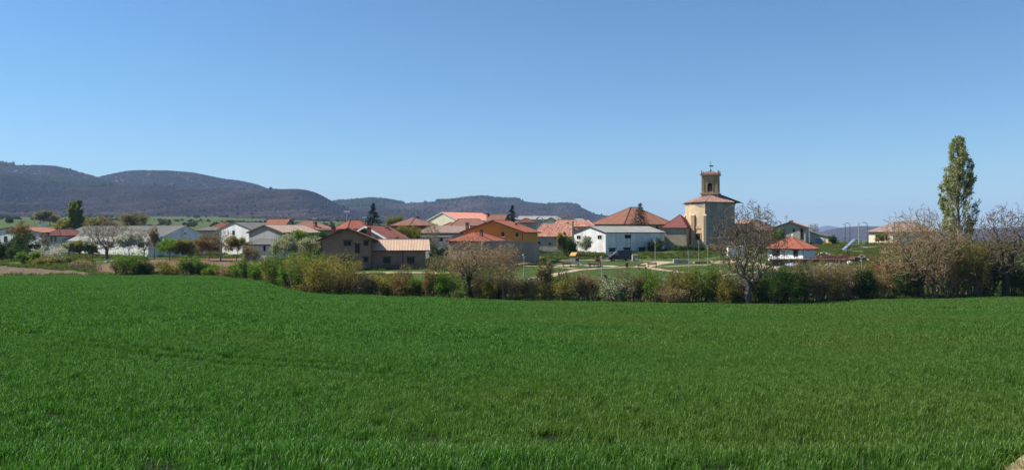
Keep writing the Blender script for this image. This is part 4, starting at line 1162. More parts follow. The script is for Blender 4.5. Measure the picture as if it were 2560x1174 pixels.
# lower lit ashlar and upper render are separate skins: ashlar on the two left faces, grey render elsewhere
def skin(i, z0, z1, mat, nm, off=0.0):
    a_, b_ = pl[i], pl[(i + 1) % 7]
    n_ = Vector((b_.y - a_.y, -(b_.x - a_.x), 0)).normalized()
    return MB().prism([Zf(a_, z0), Zf(b_, z0), Zf(b_, z1), Zf(a_, z1)], n_, off - 0.4, off).build(nm, mat, CHR)
zsplit = CZ + (HOR - 519) / F * 211
core = MB(); k = 7
core.add(ring(zb, -0.45) + ring(zeC - 0.02, -0.45), [tuple(range(7, 14))] + [(i, (i + 1) % 7, 7 + (i + 1) % 7, 7 + i) for i in range(7)])
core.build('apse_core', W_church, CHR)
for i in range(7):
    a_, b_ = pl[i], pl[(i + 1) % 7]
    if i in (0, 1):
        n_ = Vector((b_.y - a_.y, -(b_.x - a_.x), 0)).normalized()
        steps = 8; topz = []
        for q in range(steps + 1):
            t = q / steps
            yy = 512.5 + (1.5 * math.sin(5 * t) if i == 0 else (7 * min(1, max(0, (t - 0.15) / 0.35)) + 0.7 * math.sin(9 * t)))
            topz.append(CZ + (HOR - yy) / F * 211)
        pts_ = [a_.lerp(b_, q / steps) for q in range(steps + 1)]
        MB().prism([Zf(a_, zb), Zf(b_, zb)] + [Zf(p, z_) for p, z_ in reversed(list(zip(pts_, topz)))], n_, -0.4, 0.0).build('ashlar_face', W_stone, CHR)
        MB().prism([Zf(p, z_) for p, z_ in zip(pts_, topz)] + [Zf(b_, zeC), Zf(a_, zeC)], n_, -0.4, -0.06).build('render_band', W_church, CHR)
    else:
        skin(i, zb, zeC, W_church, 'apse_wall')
ap = Zf(Vector(((1783 - 1280) / F * 217, 217, 0)), CZ + (HOR - 479) / F * 217)
rb = MB(); sb = MB(); ev = ring(zeC - 0.05, 0.35)
for i in range(7):
    A, B = ev[i], ev[(i + 1) % 7]
    poly, N = slope(rb, A, B, ap, ap + (B - A) * 1e-4, 0.28, 0.06, i * 3.1)
    sb.prism([A, B, ap], N, -0.2, -0.015)
    rb.tube([A + UPZ * 0.05, ap], 0.1, 5)
rb.build('apse_roof', tiles('church_roof_tiles', (0.25, 0.135, 0.105), (0.33, 0.19, 0.15), (0.40, 0.28, 0.23), moss=(0.20, 0.13, 0.11)), CHR, uv=True)
sb.build('apse_eaves', M_wood, CHR)
# buttresses, string course, blind arches, windows
def corner_buttress(i, y0, y1, w_=0.9, out_=0.55):
    p = pl[i]; d_ = (p - cen).normalized(); s_ = Vector((-d_.y, d_.x, 0))
    z0 = zb; z1 = CZ + (HOR - y0) / F * p.y
    mb = MB().frame_box(Zf(p, 0), s_, d_, UPZ, -w_ / 2, w_ / 2, -0.5, out_, z0, z1)
    mb.add([Zf(p + s_ * (-w_ / 2) - d_ * .5, z1), Zf(p + s_ * (w_ / 2) - d_ * .5, z1), Zf(p + s_ * (w_ / 2) + d_ * out_, z1), Zf(p + s_ * (-w_ / 2) + d_ * out_, z1),
            Zf(p - s_ * w_ / 2 - d_ * .1, z1 + .5), Zf(p + s_ * w_ / 2 - d_ * .1, z1 + .5)], [(3, 2, 5, 4), (0, 3, 4), (1, 5, 2), (1, 0, 4, 5)])
    mb.build('buttress', W_stone, CHR)
corner_buttress(0, 540, 0, 0.8, 0.4); corner_buttress(1, 538, 0, 0.95, 0.7); corner_buttress(2, 539, 0, 0.7, 0.4)
class FaceH: pass
def apse_face(i):
    f_ = FaceH(); f_.C = pl[i + 1]; d_ = (pl[i] - pl[i + 1]).normalized(); f_.ul = d_; f_.ur = Vector((d_.y, -d_.x, 0)); f_.root = CHR
    f_.ur = f_.ur if f_.ur.dot(cen - pl[i + 1]) > 0 else -f_.ur
    return f_
f0, f1 = apse_face(0), apse_face(1)
def arch(f_, x0, x1, ytop, ybot, mat, nm, off0=0.0, off1=0.05, pointed=True):
    pts_ = []
    A = face_pt(f_, 'L', x0, ybot); B = face_pt(f_, 'L', x1, ybot); ax = (B - A); ax.z = 0; W = ax.length; ax = ax.normalized()
    H = face_pt(f_, 'L', (x0 + x1) / 2, ytop).z - A.z; sp = max(0.1, H - W * (0.8 if pointed else 0.5))
    outl = [(0, 0), (W, 0), (W, sp)]
    for k in range(1, 8):
        t = k / 8; x = W * (1 - t)
        hh = (1 - abs(2 * t - 1) ** 1.7) if pointed else math.sqrt(max(0, 1 - (2 * t - 1) ** 2))
        outl.append((x, sp + (H - sp) * hh))
    outl.append((0, sp))
    n_ = -f_.ur
    return MB().prism([Vector((A.x, A.y, A.z)) + ax * x + UPZ * y for x, y in outl], n_, off0, off1).build(nm, mat, CHR)
W_stoned = surf('painted_shade_stone', (0.34, 0.24, 0.14), (0.42, 0.30, 0.18), 2.0)  # darker stone colour paints recess shade on parts that are not sunk
arch(f0, 1719.5, 1723.5, 563, 592, W_stoned, 'blind_arch'); arch(f0, 1725, 1729, 563, 592, W_stoned, 'blind_arch')
arch(f0, 1718, 1730.5, 559, 564, W_stone, 'arch_hood', 0.0, 0.14)
arch(f1, 1738, 1753, 562, 572, W_stone, 'arch_hood', 0.0, 0.16); arch(f1, 1740, 1751, 564.5, 572, W_stoned, 'blind_arch', 0.0, 0.17)
window(f1, 'L', (1738.5, 581, 1753.5, 599.5), W_stoned, M_holeshade, mull=0, fw=0.24, proud=0.14)
window(f0, 'L', (1728, 506, 1732.5, 512), W_church, M_holeshade, mull=0)
MB().prism([Zf(pl[0], CZ + (HOR - 593.5) / F * 215), Zf(pl[1], CZ + (HOR - 593.5) / F * 213), Zf(pl[1], CZ + (HOR - 592) / F * 213), Zf(pl[0], CZ + (HOR - 592) / F * 215)],
           -f0.ur, 0.0, 0.16).build('string_course', W_stone, CHR)
# tower
TW = 4.15; at = math.radians(70)
tu = Vector((math.cos(at), math.sin(at), 0)); tl = Vector((-math.sin(at), math.cos(at), 0))
tC = Vector(((1794.5 - 1280) / F * 213.5, 213.5, 0))
zt0 = CZ + (HOR - 505) / F * 213; z_c1 = CZ + (HOR - 483) / F * 214; z_top = CZ + (HOR - 441) / F * 214; z_cor = CZ + (HOR - 436.5) / F * 214
tc = tC + tu * TW / 2 + tl * TW / 2
def tbox(nm, z0, z1, grow, mat=W_tower, parent=CHR):
    return MB().frame_box(Zf(tc, 0), tu, tl, UPZ, -TW / 2 - grow, TW / 2 + grow, -TW / 2 - grow, TW / 2 + grow, z0, z1).build(nm, mat, parent)
tbox('tower_base', zt0, z_c1 - 0.25, 0.12)
tbox('tower_cornice', z_c1 - 0.25, z_c1 + 0.12, 0.38)
# belfry: walls with an arched opening on each side
TWl = TW
def belfry_wall(o_, ax, n_):
    ow, oh0, oh1 = 0.62, z_c1 + 0.55, z_c1 + 2.75
    zA, zB = z_c1 + 0.12, z_top
    hw = TWl / 2
    arcp = [(-ow, oh0), (-ow, oh1 - ow)] + [(-ow * math.cos(math.pi * k / 8), oh1 - ow + ow * math.sin(math.pi * k / 8)) for k in range(1, 8)] + [(ow, oh1 - ow), (ow, oh0)]
    mb = MB()
    def poly(pts_): mb.prism([Zf(o_, 0) + ax * x + UPZ * z_ for x, z_ in pts_], n_, -0.55, 0.0)
    poly([(-hw, zA), (-ow, zA), (-ow, zB), (-hw, zB)]); poly([(ow, zA), (hw, zA), (hw, zB), (ow, zB)])
    poly([(-ow, zA), (ow, zA), (ow, oh0), (-ow, oh0)])
    for k in range(1, len(arcp) - 2):
        (x0, z0_), (x1, z1_) = arcp[k], arcp[k + 1]
        poly([(x0, z0_), (x1, z1_), (x1, zB), (x0, zB)])
    w_ = mb.build('belfry_wall', W_tower, CHR)
    mb = MB()
    for s_ in (-1, 1): mb.prism([Zf(o_, 0) + ax * x + UPZ * z_ for x, z_ in ((s_ * hw, zA), (s_ * (hw - .55), zA), (s_ * (hw - .55), zB), (s_ * hw, zB))], n_, 0.0, 0.10)
    for s_ in (-1, 1): mb.prism([Zf(o_, 0) + ax * x + UPZ * z_ for x, z_ in ((s_ * (ow + .2), oh0 - .2), (s_ * (ow + .02), oh0 - .2), (s_ * (ow + .02), oh1), (s_ * (ow + .2), oh1))], n_, 0.0, 0.09)
    mb.prism([Zf(o_, 0) + ax * x + UPZ * z_ for x, z_ in ((-.16, oh1 + .05), (.16, oh1 + .05), (.22, oh1 + .6), (-.22, oh1 + .6))], n_, 0.0, 0.14)
    mb.build('pilasters', W_tower, w_)
for o_, ax, n_ in ((tc - tu * TW / 2, tl, -tu), (tc + tu * TW / 2, tl, tu), (tc - tl * TW / 2, tu, -tl), (tc + tl * TW / 2, tu, tl)):
    belfry_wall(o_, ax, n_)
tbox('belfry_floor', z_c1 + 0.13, z_c1 + 0.5, -0.6, M_holeshade)
MB().frame_box(Zf(tc, 0), tu, tl, UPZ, 0.0, TW / 2 - 0.6, -TW / 2 + 0.6, TW / 2 - 0.6, z_c1 + 0.5, z_top - 0.02).build('belfry_dark_block', M_holeshade, CHR)  # added black block, its colour imitates the dark inside behind the bell
bell = MB().lathe(Zf(tc - tu * 0.9, z_c1 + 0.95), [(0.42, 0.0), (0.40, 0.08), (0.30, 0.3), (0.25, 0.6), (0.16, 0.75), (0.03, 0.8)], 12)
bell.tube([Zf(tc - tu * 0.9 - tl * 0.9, z_c1 + 1.85), Zf(tc - tu * 0.9 + tl * 0.9, z_c1 + 1.85)], 0.09, 6).tube([Zf(tc - tu * 0.9, z_c1 + 1.7), Zf(tc - tu * 0.9, z_c1 + 1.9)], 0.05, 5)
bell.build('bell', plain('grey_green_bronze', (0.25, 0.30, 0.28), rough=0.5), CHR, smooth=True)
tbox('tower_frieze', z_top, z_cor - 0.1, 0.06)
tbox('tower_cornice', z_cor - 0.1, z_cor + 0.12, 0.5)
tbox('tower_cornice', z_cor + 0.12, z_cor + 0.34, 0.28)
zp = z_cor + 0.34
rb = MB(); apx = Zf(tc, CZ + (HOR - 427.5) / F * 215)
cs = [Zf(tc + tu * sx * (TW / 2 - .1) + tl * sy * (TW / 2 - .1), zp) for sx, sy in ((-1, -1), (1, -1), (1, 1), (-1, 1))]
md_ = [Zf(tc + tu * sx * (TW / 2 - .1) * .55 + tl * sy * (TW / 2 - .1) * .55, zp + (apx.z - zp) * .72) for sx, sy in ((-1, -1), (1, -1), (1, 1), (-1, 1))]
for i in range(4):
    j = (i + 1) % 4
    slope(rb, cs[i], cs[j], md_[i], md_[j], 0.26, 0.05); slope(rb, md_[i], md_[j], apx, apx + (cs[j] - cs[i]) * 1e-4, 0.26, 0.05)
rb.build('tower_roof', R_brown, CHR, uv=True)
for sx, sy in ((-1, -1), (1, -1), (1, 1), (-1, 1)):
    p = Zf(tc + tu * sx * (TW / 2 + .1) + tl * sy * (TW / 2 + .1), zp)
    MB().lathe(p, [(0.26, 0), (0.26, 0.3), (0.31, 0.32), (0.31, 0.38), (0.10, 0.43), (0.09, 0.52), (0.18, 0.62), (0.19, 0.74), (0.10, 0.9), (0.02, 1.0)], 8).build('pinnacle', W_tower, CHR)
vt_ = Zf(tc, apx.z - 0.2)
mb = MB().lathe(vt_, [(0.22, 0), (0.22, 0.6), (0.08, 0.7)], 8).tube([vt_, vt_ + UPZ * 2.9], 0.05, 6)
mb.frame_box(vt_ + UPZ * 1.6, Vector((1, 0, 0)), Vector((0, 1, 0)), UPZ, -0.35, 0.55, -0.02, 0.02, -0.14, 0.18)
mb.prism([vt_ + Vector((0.5, 0, 1.4)), vt_ + Vector((0.8, 0, 1.62)), vt_ + Vector((0.5, 0, 1.85))], (0, 1, 0), -0.02, 0.02)
mb.build('weathervane', M_iron, CHR)
# sacristy at the left and nave at the right
HS = house('sacristy', 'low golden stone chapel leaning on the church, red mono-pitch roof', (1716, 208.5), l=1657, a=66, R=13, eave=567, ridge=538, kind='hip', hip=0.0, wall=W_rubble, roof=R_dark, over=0.4, cat='chapel')
HN = house('nave', 'long church nave with pale tiled roof behind the walnut tree', (1846, 224), L=12, r=1946, a=8, eave=575, ridge=551, kind='hip', hip=0.8, wall=W_rubble, roof=tiles('pale_pink_tiles', (0.42, 0.25, 0.19), (0.50, 0.32, 0.25), moss=(0.38, 0.25, 0.2)), over=0.4, cat='nave')

# right-hand houses
H34 = house('pavilion', 'low white pavilion with bright red hip roof by the stream', (2009, 147), l=1919, r=2037, a=40, eave=617, ridge=595.5, kind='hip', hip=0.08, wall=W_clean, roof=R_red, over=0.7, fascia=M_woodr)
window(H34, 'L', (1931, 626, 1949, 639), M_frame, M_glass, lintel=M_woodr, mull=2)
window(H34, 'L', (1983.5, 626, 1995, 640), M_frame, M_glass, lintel=M_woodr)
MB().tube([face_pt(H34, 'L', 2008, 619, 0.1), face_pt(H34, 'L', 2008, 647, 0.1)], 0.05, 6).build('drainpipe', M_pipe, H34.root)
MB().lathe(Vector(H34.ridge[0]) - UPZ * 0.1, [(0.12, 0), (0.12, 0.5), (0.22, 0.55), (0.05, 0.75)], 8).build('roof_vent', M_chw, H34.root)
H35 = house('row_house', 'beige two-storey house with red-edged gable above the pavilion', (2014, 219), l=1936, a=64, R=8, eave=569, ridge=556, kind='L', wall=W_beige, roof=R_orange, over=0.5, rake=0.6)
window(H35, 'L', (1982, 572, 1987.5, 579), M_frame, M_holeshade, mull=0)
window(H35, 'L', (2001, 571, 2008, 598), M_frame, M_holeshade, name='door', mull=0)
window(H35, 'L', (1957, 574, 1962, 598), M_woodr, M_green, mull=0)
chimney(H35, 1973, 1976.5, 551, 558, 226, W_redbrick); chimney(H35, 1978.5, 1982, 550, 558, 226, W_redbrick); antenna(H35, 1965, 541, 557, 226)
H36 = house('garage', 'small cream garage with sloping roof and grey door', (2073, 224), l=2024, a=78, R=6, eave=592, ridge=580, kind='hip', hip=0.0, wall=W_cream, roof=R_brown, cat='garage', over=0.2) if False else None
GA = empty('garage', G(2048, 224), 'small cream garage with sloping roof and grey door', 'garage')
a_, b_ = P(2025, 612, 227), P(2073, 612, 223.5)
MB().prism([Zf(a_, a_.z - 1), Zf(b_, b_.z - 1), P(2073, 592.5, 223.5), P(2025, 580.5, 227)], Vector((0.54, 0.84, 0)).normalized(), 0, 6).build('wall', W_cream, GA)
MB().prism([P(2022, 580.4, 227.2), P(2077, 592.9, 223.2), P(2077, 591, 223.2), P(2022, 578.5, 227.2)], Vector((0.54, 0.84, 0)).normalized(), -0.4, 6.4).build('roof', R_fibre, GA)
a_, b_ = P(2039, 609, 226), P(2062, 609, 224.3)
g_ = MB().prism([a_, b_, P(2062, 595, 224.3), P(2039, 595, 226)], Vector((-0.54, -0.84, 0)).normalized(), 0.03, 0.09).build('garage_door', M_gdoor, GA)
for k in range(4):
    y_ = 597 + 3.1 * k
    MB().prism([P(2039.5, y_ + 2.6, 226), P(2061.5, y_ + 2.6, 224.3), P(2061.5, y_, 224.3), P(2039.5, y_, 226)], Vector((-0.54, -0.84, 0)).normalized(), 0.1, 0.13).build('panel', M_gdoor, g_)
H37 = house('row_house', 'yellowish house with reddish hip roof behind the right walnut tree', (2232, 228), l=2172, r=2350, a=30, eave=578, ridge=558, kind='hip', hip=0.45, wall=W_cream, roof=R_greyb, over=0.6)
window(H37, 'R', (2262, 585, 2272, 598), M_frame, M_glass)
# ------------------------------------------------------------------ vegetation
def rotate_about(v, axis, ang):
    """rows of v turned about rows of axis by ang"""
    c = np.cos(ang)[:, None]; s = np.sin(ang)[:, None]
    return v * c + np.cross(axis, v) * s + axis * (np.sum(axis * v, 1)[:, None]) * (1 - c)
def norm(v): return v / np.maximum(np.linalg.norm(v, axis=1)[:, None], 1e-9)
def perp(v, rng):
    r = rng.normal(size=v.shape); return norm(np.cross(v, r))

def grow(rng, starts, dirs, lens, rads, levels):
    """levels: list of dicts(n children, ratio, angle lo/hi, up, seg, wig, t0). Returns segment arrays and level of each."""
    P0, P1, R0, R1, LV = [], [], [], [], []
    pos, d, ln, rd = starts, norm(dirs), lens, rads
    for li, lv in enumerate(levels):
        seg = lv.get('seg', 4); up = lv.get('up', 0.1); wig = lv.get('wig', 0.18)
        node_p = [pos]; node_d = [d]; node_r = [rd]
        p, dd = pos.copy(), d.copy()
        for k in range(seg):
            q = p + dd * (ln / seg)[:, None]
            r0 = rd * (1 - 0.62 * k / seg); r1 = rd * (1 - 0.62 * (k + 1) / seg)
            P0.append(p); P1.append(q); R0.append(r0); R1.append(r1); LV.append(np.full(len(p), li))
            dd = norm(dd + rng.normal(size=dd.shape) * wig + np.array([0, 0, up]))
            p = q
            node_p.append(p); node_d.append(dd); node_r.append(r1)
        if li == len(levels) - 1: break
        nxt = levels[li + 1]; n = nxt['n']; m = len(pos)
        t = rng.uniform(nxt.get('t0', 0.35), 1.0, (m, n)); t[:, 0] = 1.0
        if n > 1: t[:, 1] = rng.uniform(0.85, 1.0, m)
        f = t * seg; k = np.minimum(f.astype(int), seg - 1); a = f - k
        NP_ = np.stack(node_p); ND = np.stack(node_d); NRr = np.stack(node_r)
        bi = np.repeat(np.arange(m)[:, None], n, 1)
        sp = NP_[k, bi] * (1 - a)[..., None] + NP_[k + 1, bi] * a[..., None]
        sd = ND[k + 1, bi]; sr = NRr[k, bi] * (1 - a) + NRr[k + 1, bi] * a
        sp = sp.reshape(-1, 3); sd = sd.reshape(-1, 3); sr = sr.reshape(-1)
        ang = np.radians(rng.uniform(nxt.get('a0', 25), nxt.get('a1', 60), len(sp)))
        sd2 = rotate_about(norm(sd), perp(sd, rng), ang)
        sl = np.repeat(ln, n) * nxt['ratio'] * rng.uniform(0.7, 1.25, len(sp)) * (1.25 - 0.5 * t.reshape(-1))
        pos, d, ln, rd = sp, norm(sd2), sl, np.minimum(sr * nxt.get('rr', 0.72), sr * 0.95)
    return [np.concatenate(x) for x in (P0, P1, R0, R1, LV)]

def tubes(P0, P1, R0, R1, k=4):
    d = norm(P1 - P0); ref = np.where(np.abs(d[:, 2:3]) < 0.9, np.array([[0, 0, 1.0]]), np.array([[1.0, 0, 0]]))
    u = norm(np.cross(d, ref)); w = np.cross(d, u)
    n = len(P0); V = np.zeros((n, 2 * k, 3))
    for j in range(k):
        q = 2 * math.pi * j / k; o_ = u * math.cos(q) + w * math.sin(q)
        V[:, j] = P0 + o_ * R0[:, None]; V[:, k + j] = P1 + o_ * R1[:, None]
    b = (np.arange(n) * 2 * k)[:, None]
    Fs = np.concatenate([b + np.array([[j, (j + 1) % k, k + (j + 1) % k, k + j]]) for j in range(k)])
    return V.reshape(-1, 3), Fs

def leaves(rng, pts, size, flat=0.3, asp=0.55, spread=0.0):
    n = len(pts)
    if spread: pts = pts + rng.normal(size=pts.shape) * spread
    u = norm(rng.normal(size=(n, 3)) * np.array([1, 1, 0.8])); w = norm(np.cross(u, rng.normal(size=(n, 3)) + np.array([0, 0, flat])))
    s = (size * rng.uniform(0.6, 1.35, n))[:, None]
    V = np.stack([pts, pts + u * s * 0.5 + w * s * asp * 0.5, pts + u * s, pts + u * s * 0.5 - w * s * asp * 0.5], 1)
    b = (np.arange(n) * 4)[:, None]
    return V.reshape(-1, 3), b + np.array([[0, 1, 2, 3]])

BARK_grey = surf('pale_grey_bark', (0.15, 0.13, 0.105), (0.23, 0.20, 0.165), 4, stretch=(1, 1, 0.3), bump_s=0.6)
BARK_brown = surf('brown_bark', (0.15, 0.108, 0.073), (0.23, 0.17, 0.118), 4, stretch=(1, 1, 0.3), bump_s=0.6)
BARK_warm = surf('warm_orange_brown_twigs', (0.20, 0.12, 0.065), (0.28, 0.17, 0.09), 4)
BARK_tan = surf('pale_tan_twigs', (0.24, 0.18, 0.12), (0.33, 0.25, 0.17), 4)
BARK_light = surf('light_tan_bark', (0.27, 0.18, 0.105), (0.37, 0.255, 0.155), 4, stretch=(1, 1, 0.3))
BARK_dark = surf('dark_bark', (0.06, 0.048, 0.038), (0.10, 0.08, 0.06), 4)
LF = {
    'green': leafmat('fresh_green_leaves', [(0.05175, 0.115, 0.01725), (0.08625, 0.1725, 0.0253), (0.1207, 0.2127, 0.0345), (0.1725, 0.2472, 0.0483)], 0.52),
    'bright': leafmat('bright_spring_leaves', [(0.06, 0.12, 0.016), (0.09, 0.16, 0.022), (0.13, 0.20, 0.03), (0.17, 0.22, 0.04)], 0.52),
    'olive': leafmat('olive_budding_leaves', [(0.115, 0.1207, 0.0299), (0.1782, 0.1725, 0.0414), (0.23, 0.2127, 0.0552), (0.2875, 0.2415, 0.07475)], 0.52),
    'dark': leafmat('dark_evergreen_leaves', [(0.026, 0.0546, 0.0156), (0.0442, 0.0845, 0.0221), (0.065, 0.1144, 0.0312), (0.0975, 0.143, 0.0468)], 0.25),
    'grey': leafmat('grey_green_leaves', [(0.0952, 0.1008, 0.0504), (0.1456, 0.1456, 0.07616), (0.1904, 0.1848, 0.1008), (0.2352, 0.2128, 0.1288)], 0.52),
    'twig': leafmat('brown_buds', [(0.1792, 0.1322, 0.07392), (0.2408, 0.1792, 0.103), (0.2912, 0.224, 0.1344), (0.3248, 0.2576, 0.1624)], 0.45),
    'rust': leafmat('rusty_orange_buds', [(0.17, 0.10, 0.045), (0.22, 0.135, 0.058), (0.24, 0.16, 0.075), (0.22, 0.175, 0.075)], 0.35),
    'blossom': leafmat('white_blossom', [(0.10, 0.13, 0.05), (0.62, 0.60, 0.54), (0.74, 0.72, 0.66), (0.70, 0.68, 0.62)], 0.3, transcol=1.0),
    'palebloom': leafmat('greenish_white_blossom', [(0.10, 0.14, 0.03), (0.30, 0.33, 0.17), (0.50, 0.50, 0.36), (0.58, 0.57, 0.45)], 0.3, transcol=1.0),
    'poplar': leafmat('poplar_leaves', [(0.154, 0.1815, 0.077), (0.2255, 0.2585, 0.11), (0.286, 0.3135, 0.154), (0.363, 0.385, 0.209)], 0.5),
    'pop2': leafmat('yellow_green_poplar_leaves', [(0.10, 0.16, 0.03), (0.15, 0.21, 0.045), (0.20, 0.26, 0.06)], 0.5),
    'spruce': leafmat('spruce_needles', [(0.008, 0.018, 0.010), (0.014, 0.028, 0.015), (0.022, 0.04, 0.022)], 0.1),
    'brownspruce': leafmat('thin_brown_spruce_needles', [(0.05, 0.045, 0.02), (0.075, 0.065, 0.03), (0.10, 0.08, 0.04)], 0.15),
    'grass': leafmat('rough_grass', [(0.05, 0.085, 0.02), (0.08, 0.12, 0.03), (0.12, 0.14, 0.045), (0.18, 0.16, 0.07)], 0.35, objrand=0.5),
    'yellow': leafmat('yellow_flowers', [(0.10, 0.14, 0.02), (0.45, 0.36, 0.03), (0.55, 0.45, 0.05)], 0.3),
}

def fit(arrs, w, h, base):
    """scale so that the whole is w wide and h tall, standing on base (world)"""
    allp = np.concatenate(arrs)
    wx = np.percentile(np.abs(allp[:, 0] - np.median(allp[:, 0])), 96) * 2; hz = np.percentile(allp[:, 2], 99.3)
    s = np.array([w / wx, w / wx, h / hz])
    return [a * s for a in arrs], s

def plant(name, label, cat, base, segs, leafV, leafF, bark, leaf, group=None, thick_sides=6, crown='crown', trunkname='trunk', bark2=None):
    P0, P1, R0, R1, LV = segs
    root = empty(name, base, label, cat, group)
    big = LV <= 1
    V1, F1 = tubes(P0[big], P1[big], R0[big], R1[big], thick_sides)
    o1 = link_mesh(trunkname, np_mesh(trunkname, V1, F1, bark, True), None, root)
    if (~big).any():
        V2, F2 = tubes(P0[~big], P1[~big], R0[~big], R1[~big], 3)
        link_mesh('twigs', np_mesh('twigs', V2, F2, bark2 or bark, False), None, root)
    if leafV is not None:
        link_mesh(crown, np_mesh(crown, leafV, leafF, leaf, False), None, root)
    return root

def span(px, base_py=None, d=None, top_py=0, w_px=50):
    """base point, height, width in metres"""
    b = GP(px, base_py) if d is None else G(px, d)
    dd = b.y
    h = (CZ + (HOR - top_py) / F * dd) - b.z
    return b, h, w_px / F * dd

def tree(name, label, px, base_py, top_py, w_px, bark, leaf, nleaf=5, lsize=0.22, d=None, seed=1, levels=None, trunk=0.28, r=None, lean=(0, 0), group=None, forks=6, cat='tree', lspread=0.12, tw=0.018, cx=None):
    rng = np.random.RandomState(seed)
    b, H, W = span(px, base_py, d, top_py, w_px)
    r = r or H * 0.022
    levels = levels or [dict(n=1, seg=4, up=0.0, wig=0.08),
                        dict(n=forks, ratio=1.35, a0=14, a1=52, up=0.10, seg=6, wig=0.16, t0=0.62, rr=0.66),
                        dict(n=8, ratio=0.52, a0=28, a1=66, up=0.07, seg=4, wig=0.2, t0=0.2, rr=0.6),
                        dict(n=6, ratio=0.52, a0=25, a1=65, up=0.05, seg=3, wig=0.25, t0=0.25, rr=0.6),
                        dict(n=5, ratio=0.55, a0=20, a1=65, up=0.05, seg=2, wig=0.25, t0=0.2, rr=0.65)]
    st = np.zeros((1, 3)); dr = np.array([[lean[0], lean[1], 1.0]])
    segs = grow(rng, st, dr, np.array([H * trunk]), np.array([r]), levels)
    (P0, P1), s = fit([segs[0], segs[1]], W, H, b)
    R0 = np.maximum(segs[2], tw); R1 = np.maximum(segs[3], tw * 0.8); LV = segs[4]
    # balance the crown over the trunk
    tx = ((px if cx is None else cx) - px) / F * b.y; up_ = P1[:, 2] > 0.45 * H
    for ax_, tgt in ((0, tx), (1, 0.0)):
        sh = tgt - 0.5 * (np.percentile(P1[up_, ax_], 3) + np.percentile(P1[up_, ax_], 97))
        for A_ in (P0, P1): A_[:, ax_] += sh * np.clip(A_[:, 2] / (0.6 * H), 0, 1) ** 1.3
    lv = None; lf = None
    if leaf and nleaf:
        tips = P1[LV == len(levels) - 1]
        pts = np.repeat(tips, nleaf, 0) if nleaf >= 1 else tips[rng.uniform(size=len(tips)) < nleaf]
        lv, lf = leaves(rng, pts, lsize, spread=lspread)
    return plant(name, label, cat, b, (P0, P1, R0, R1, LV), lv, lf, bark, leaf, group)

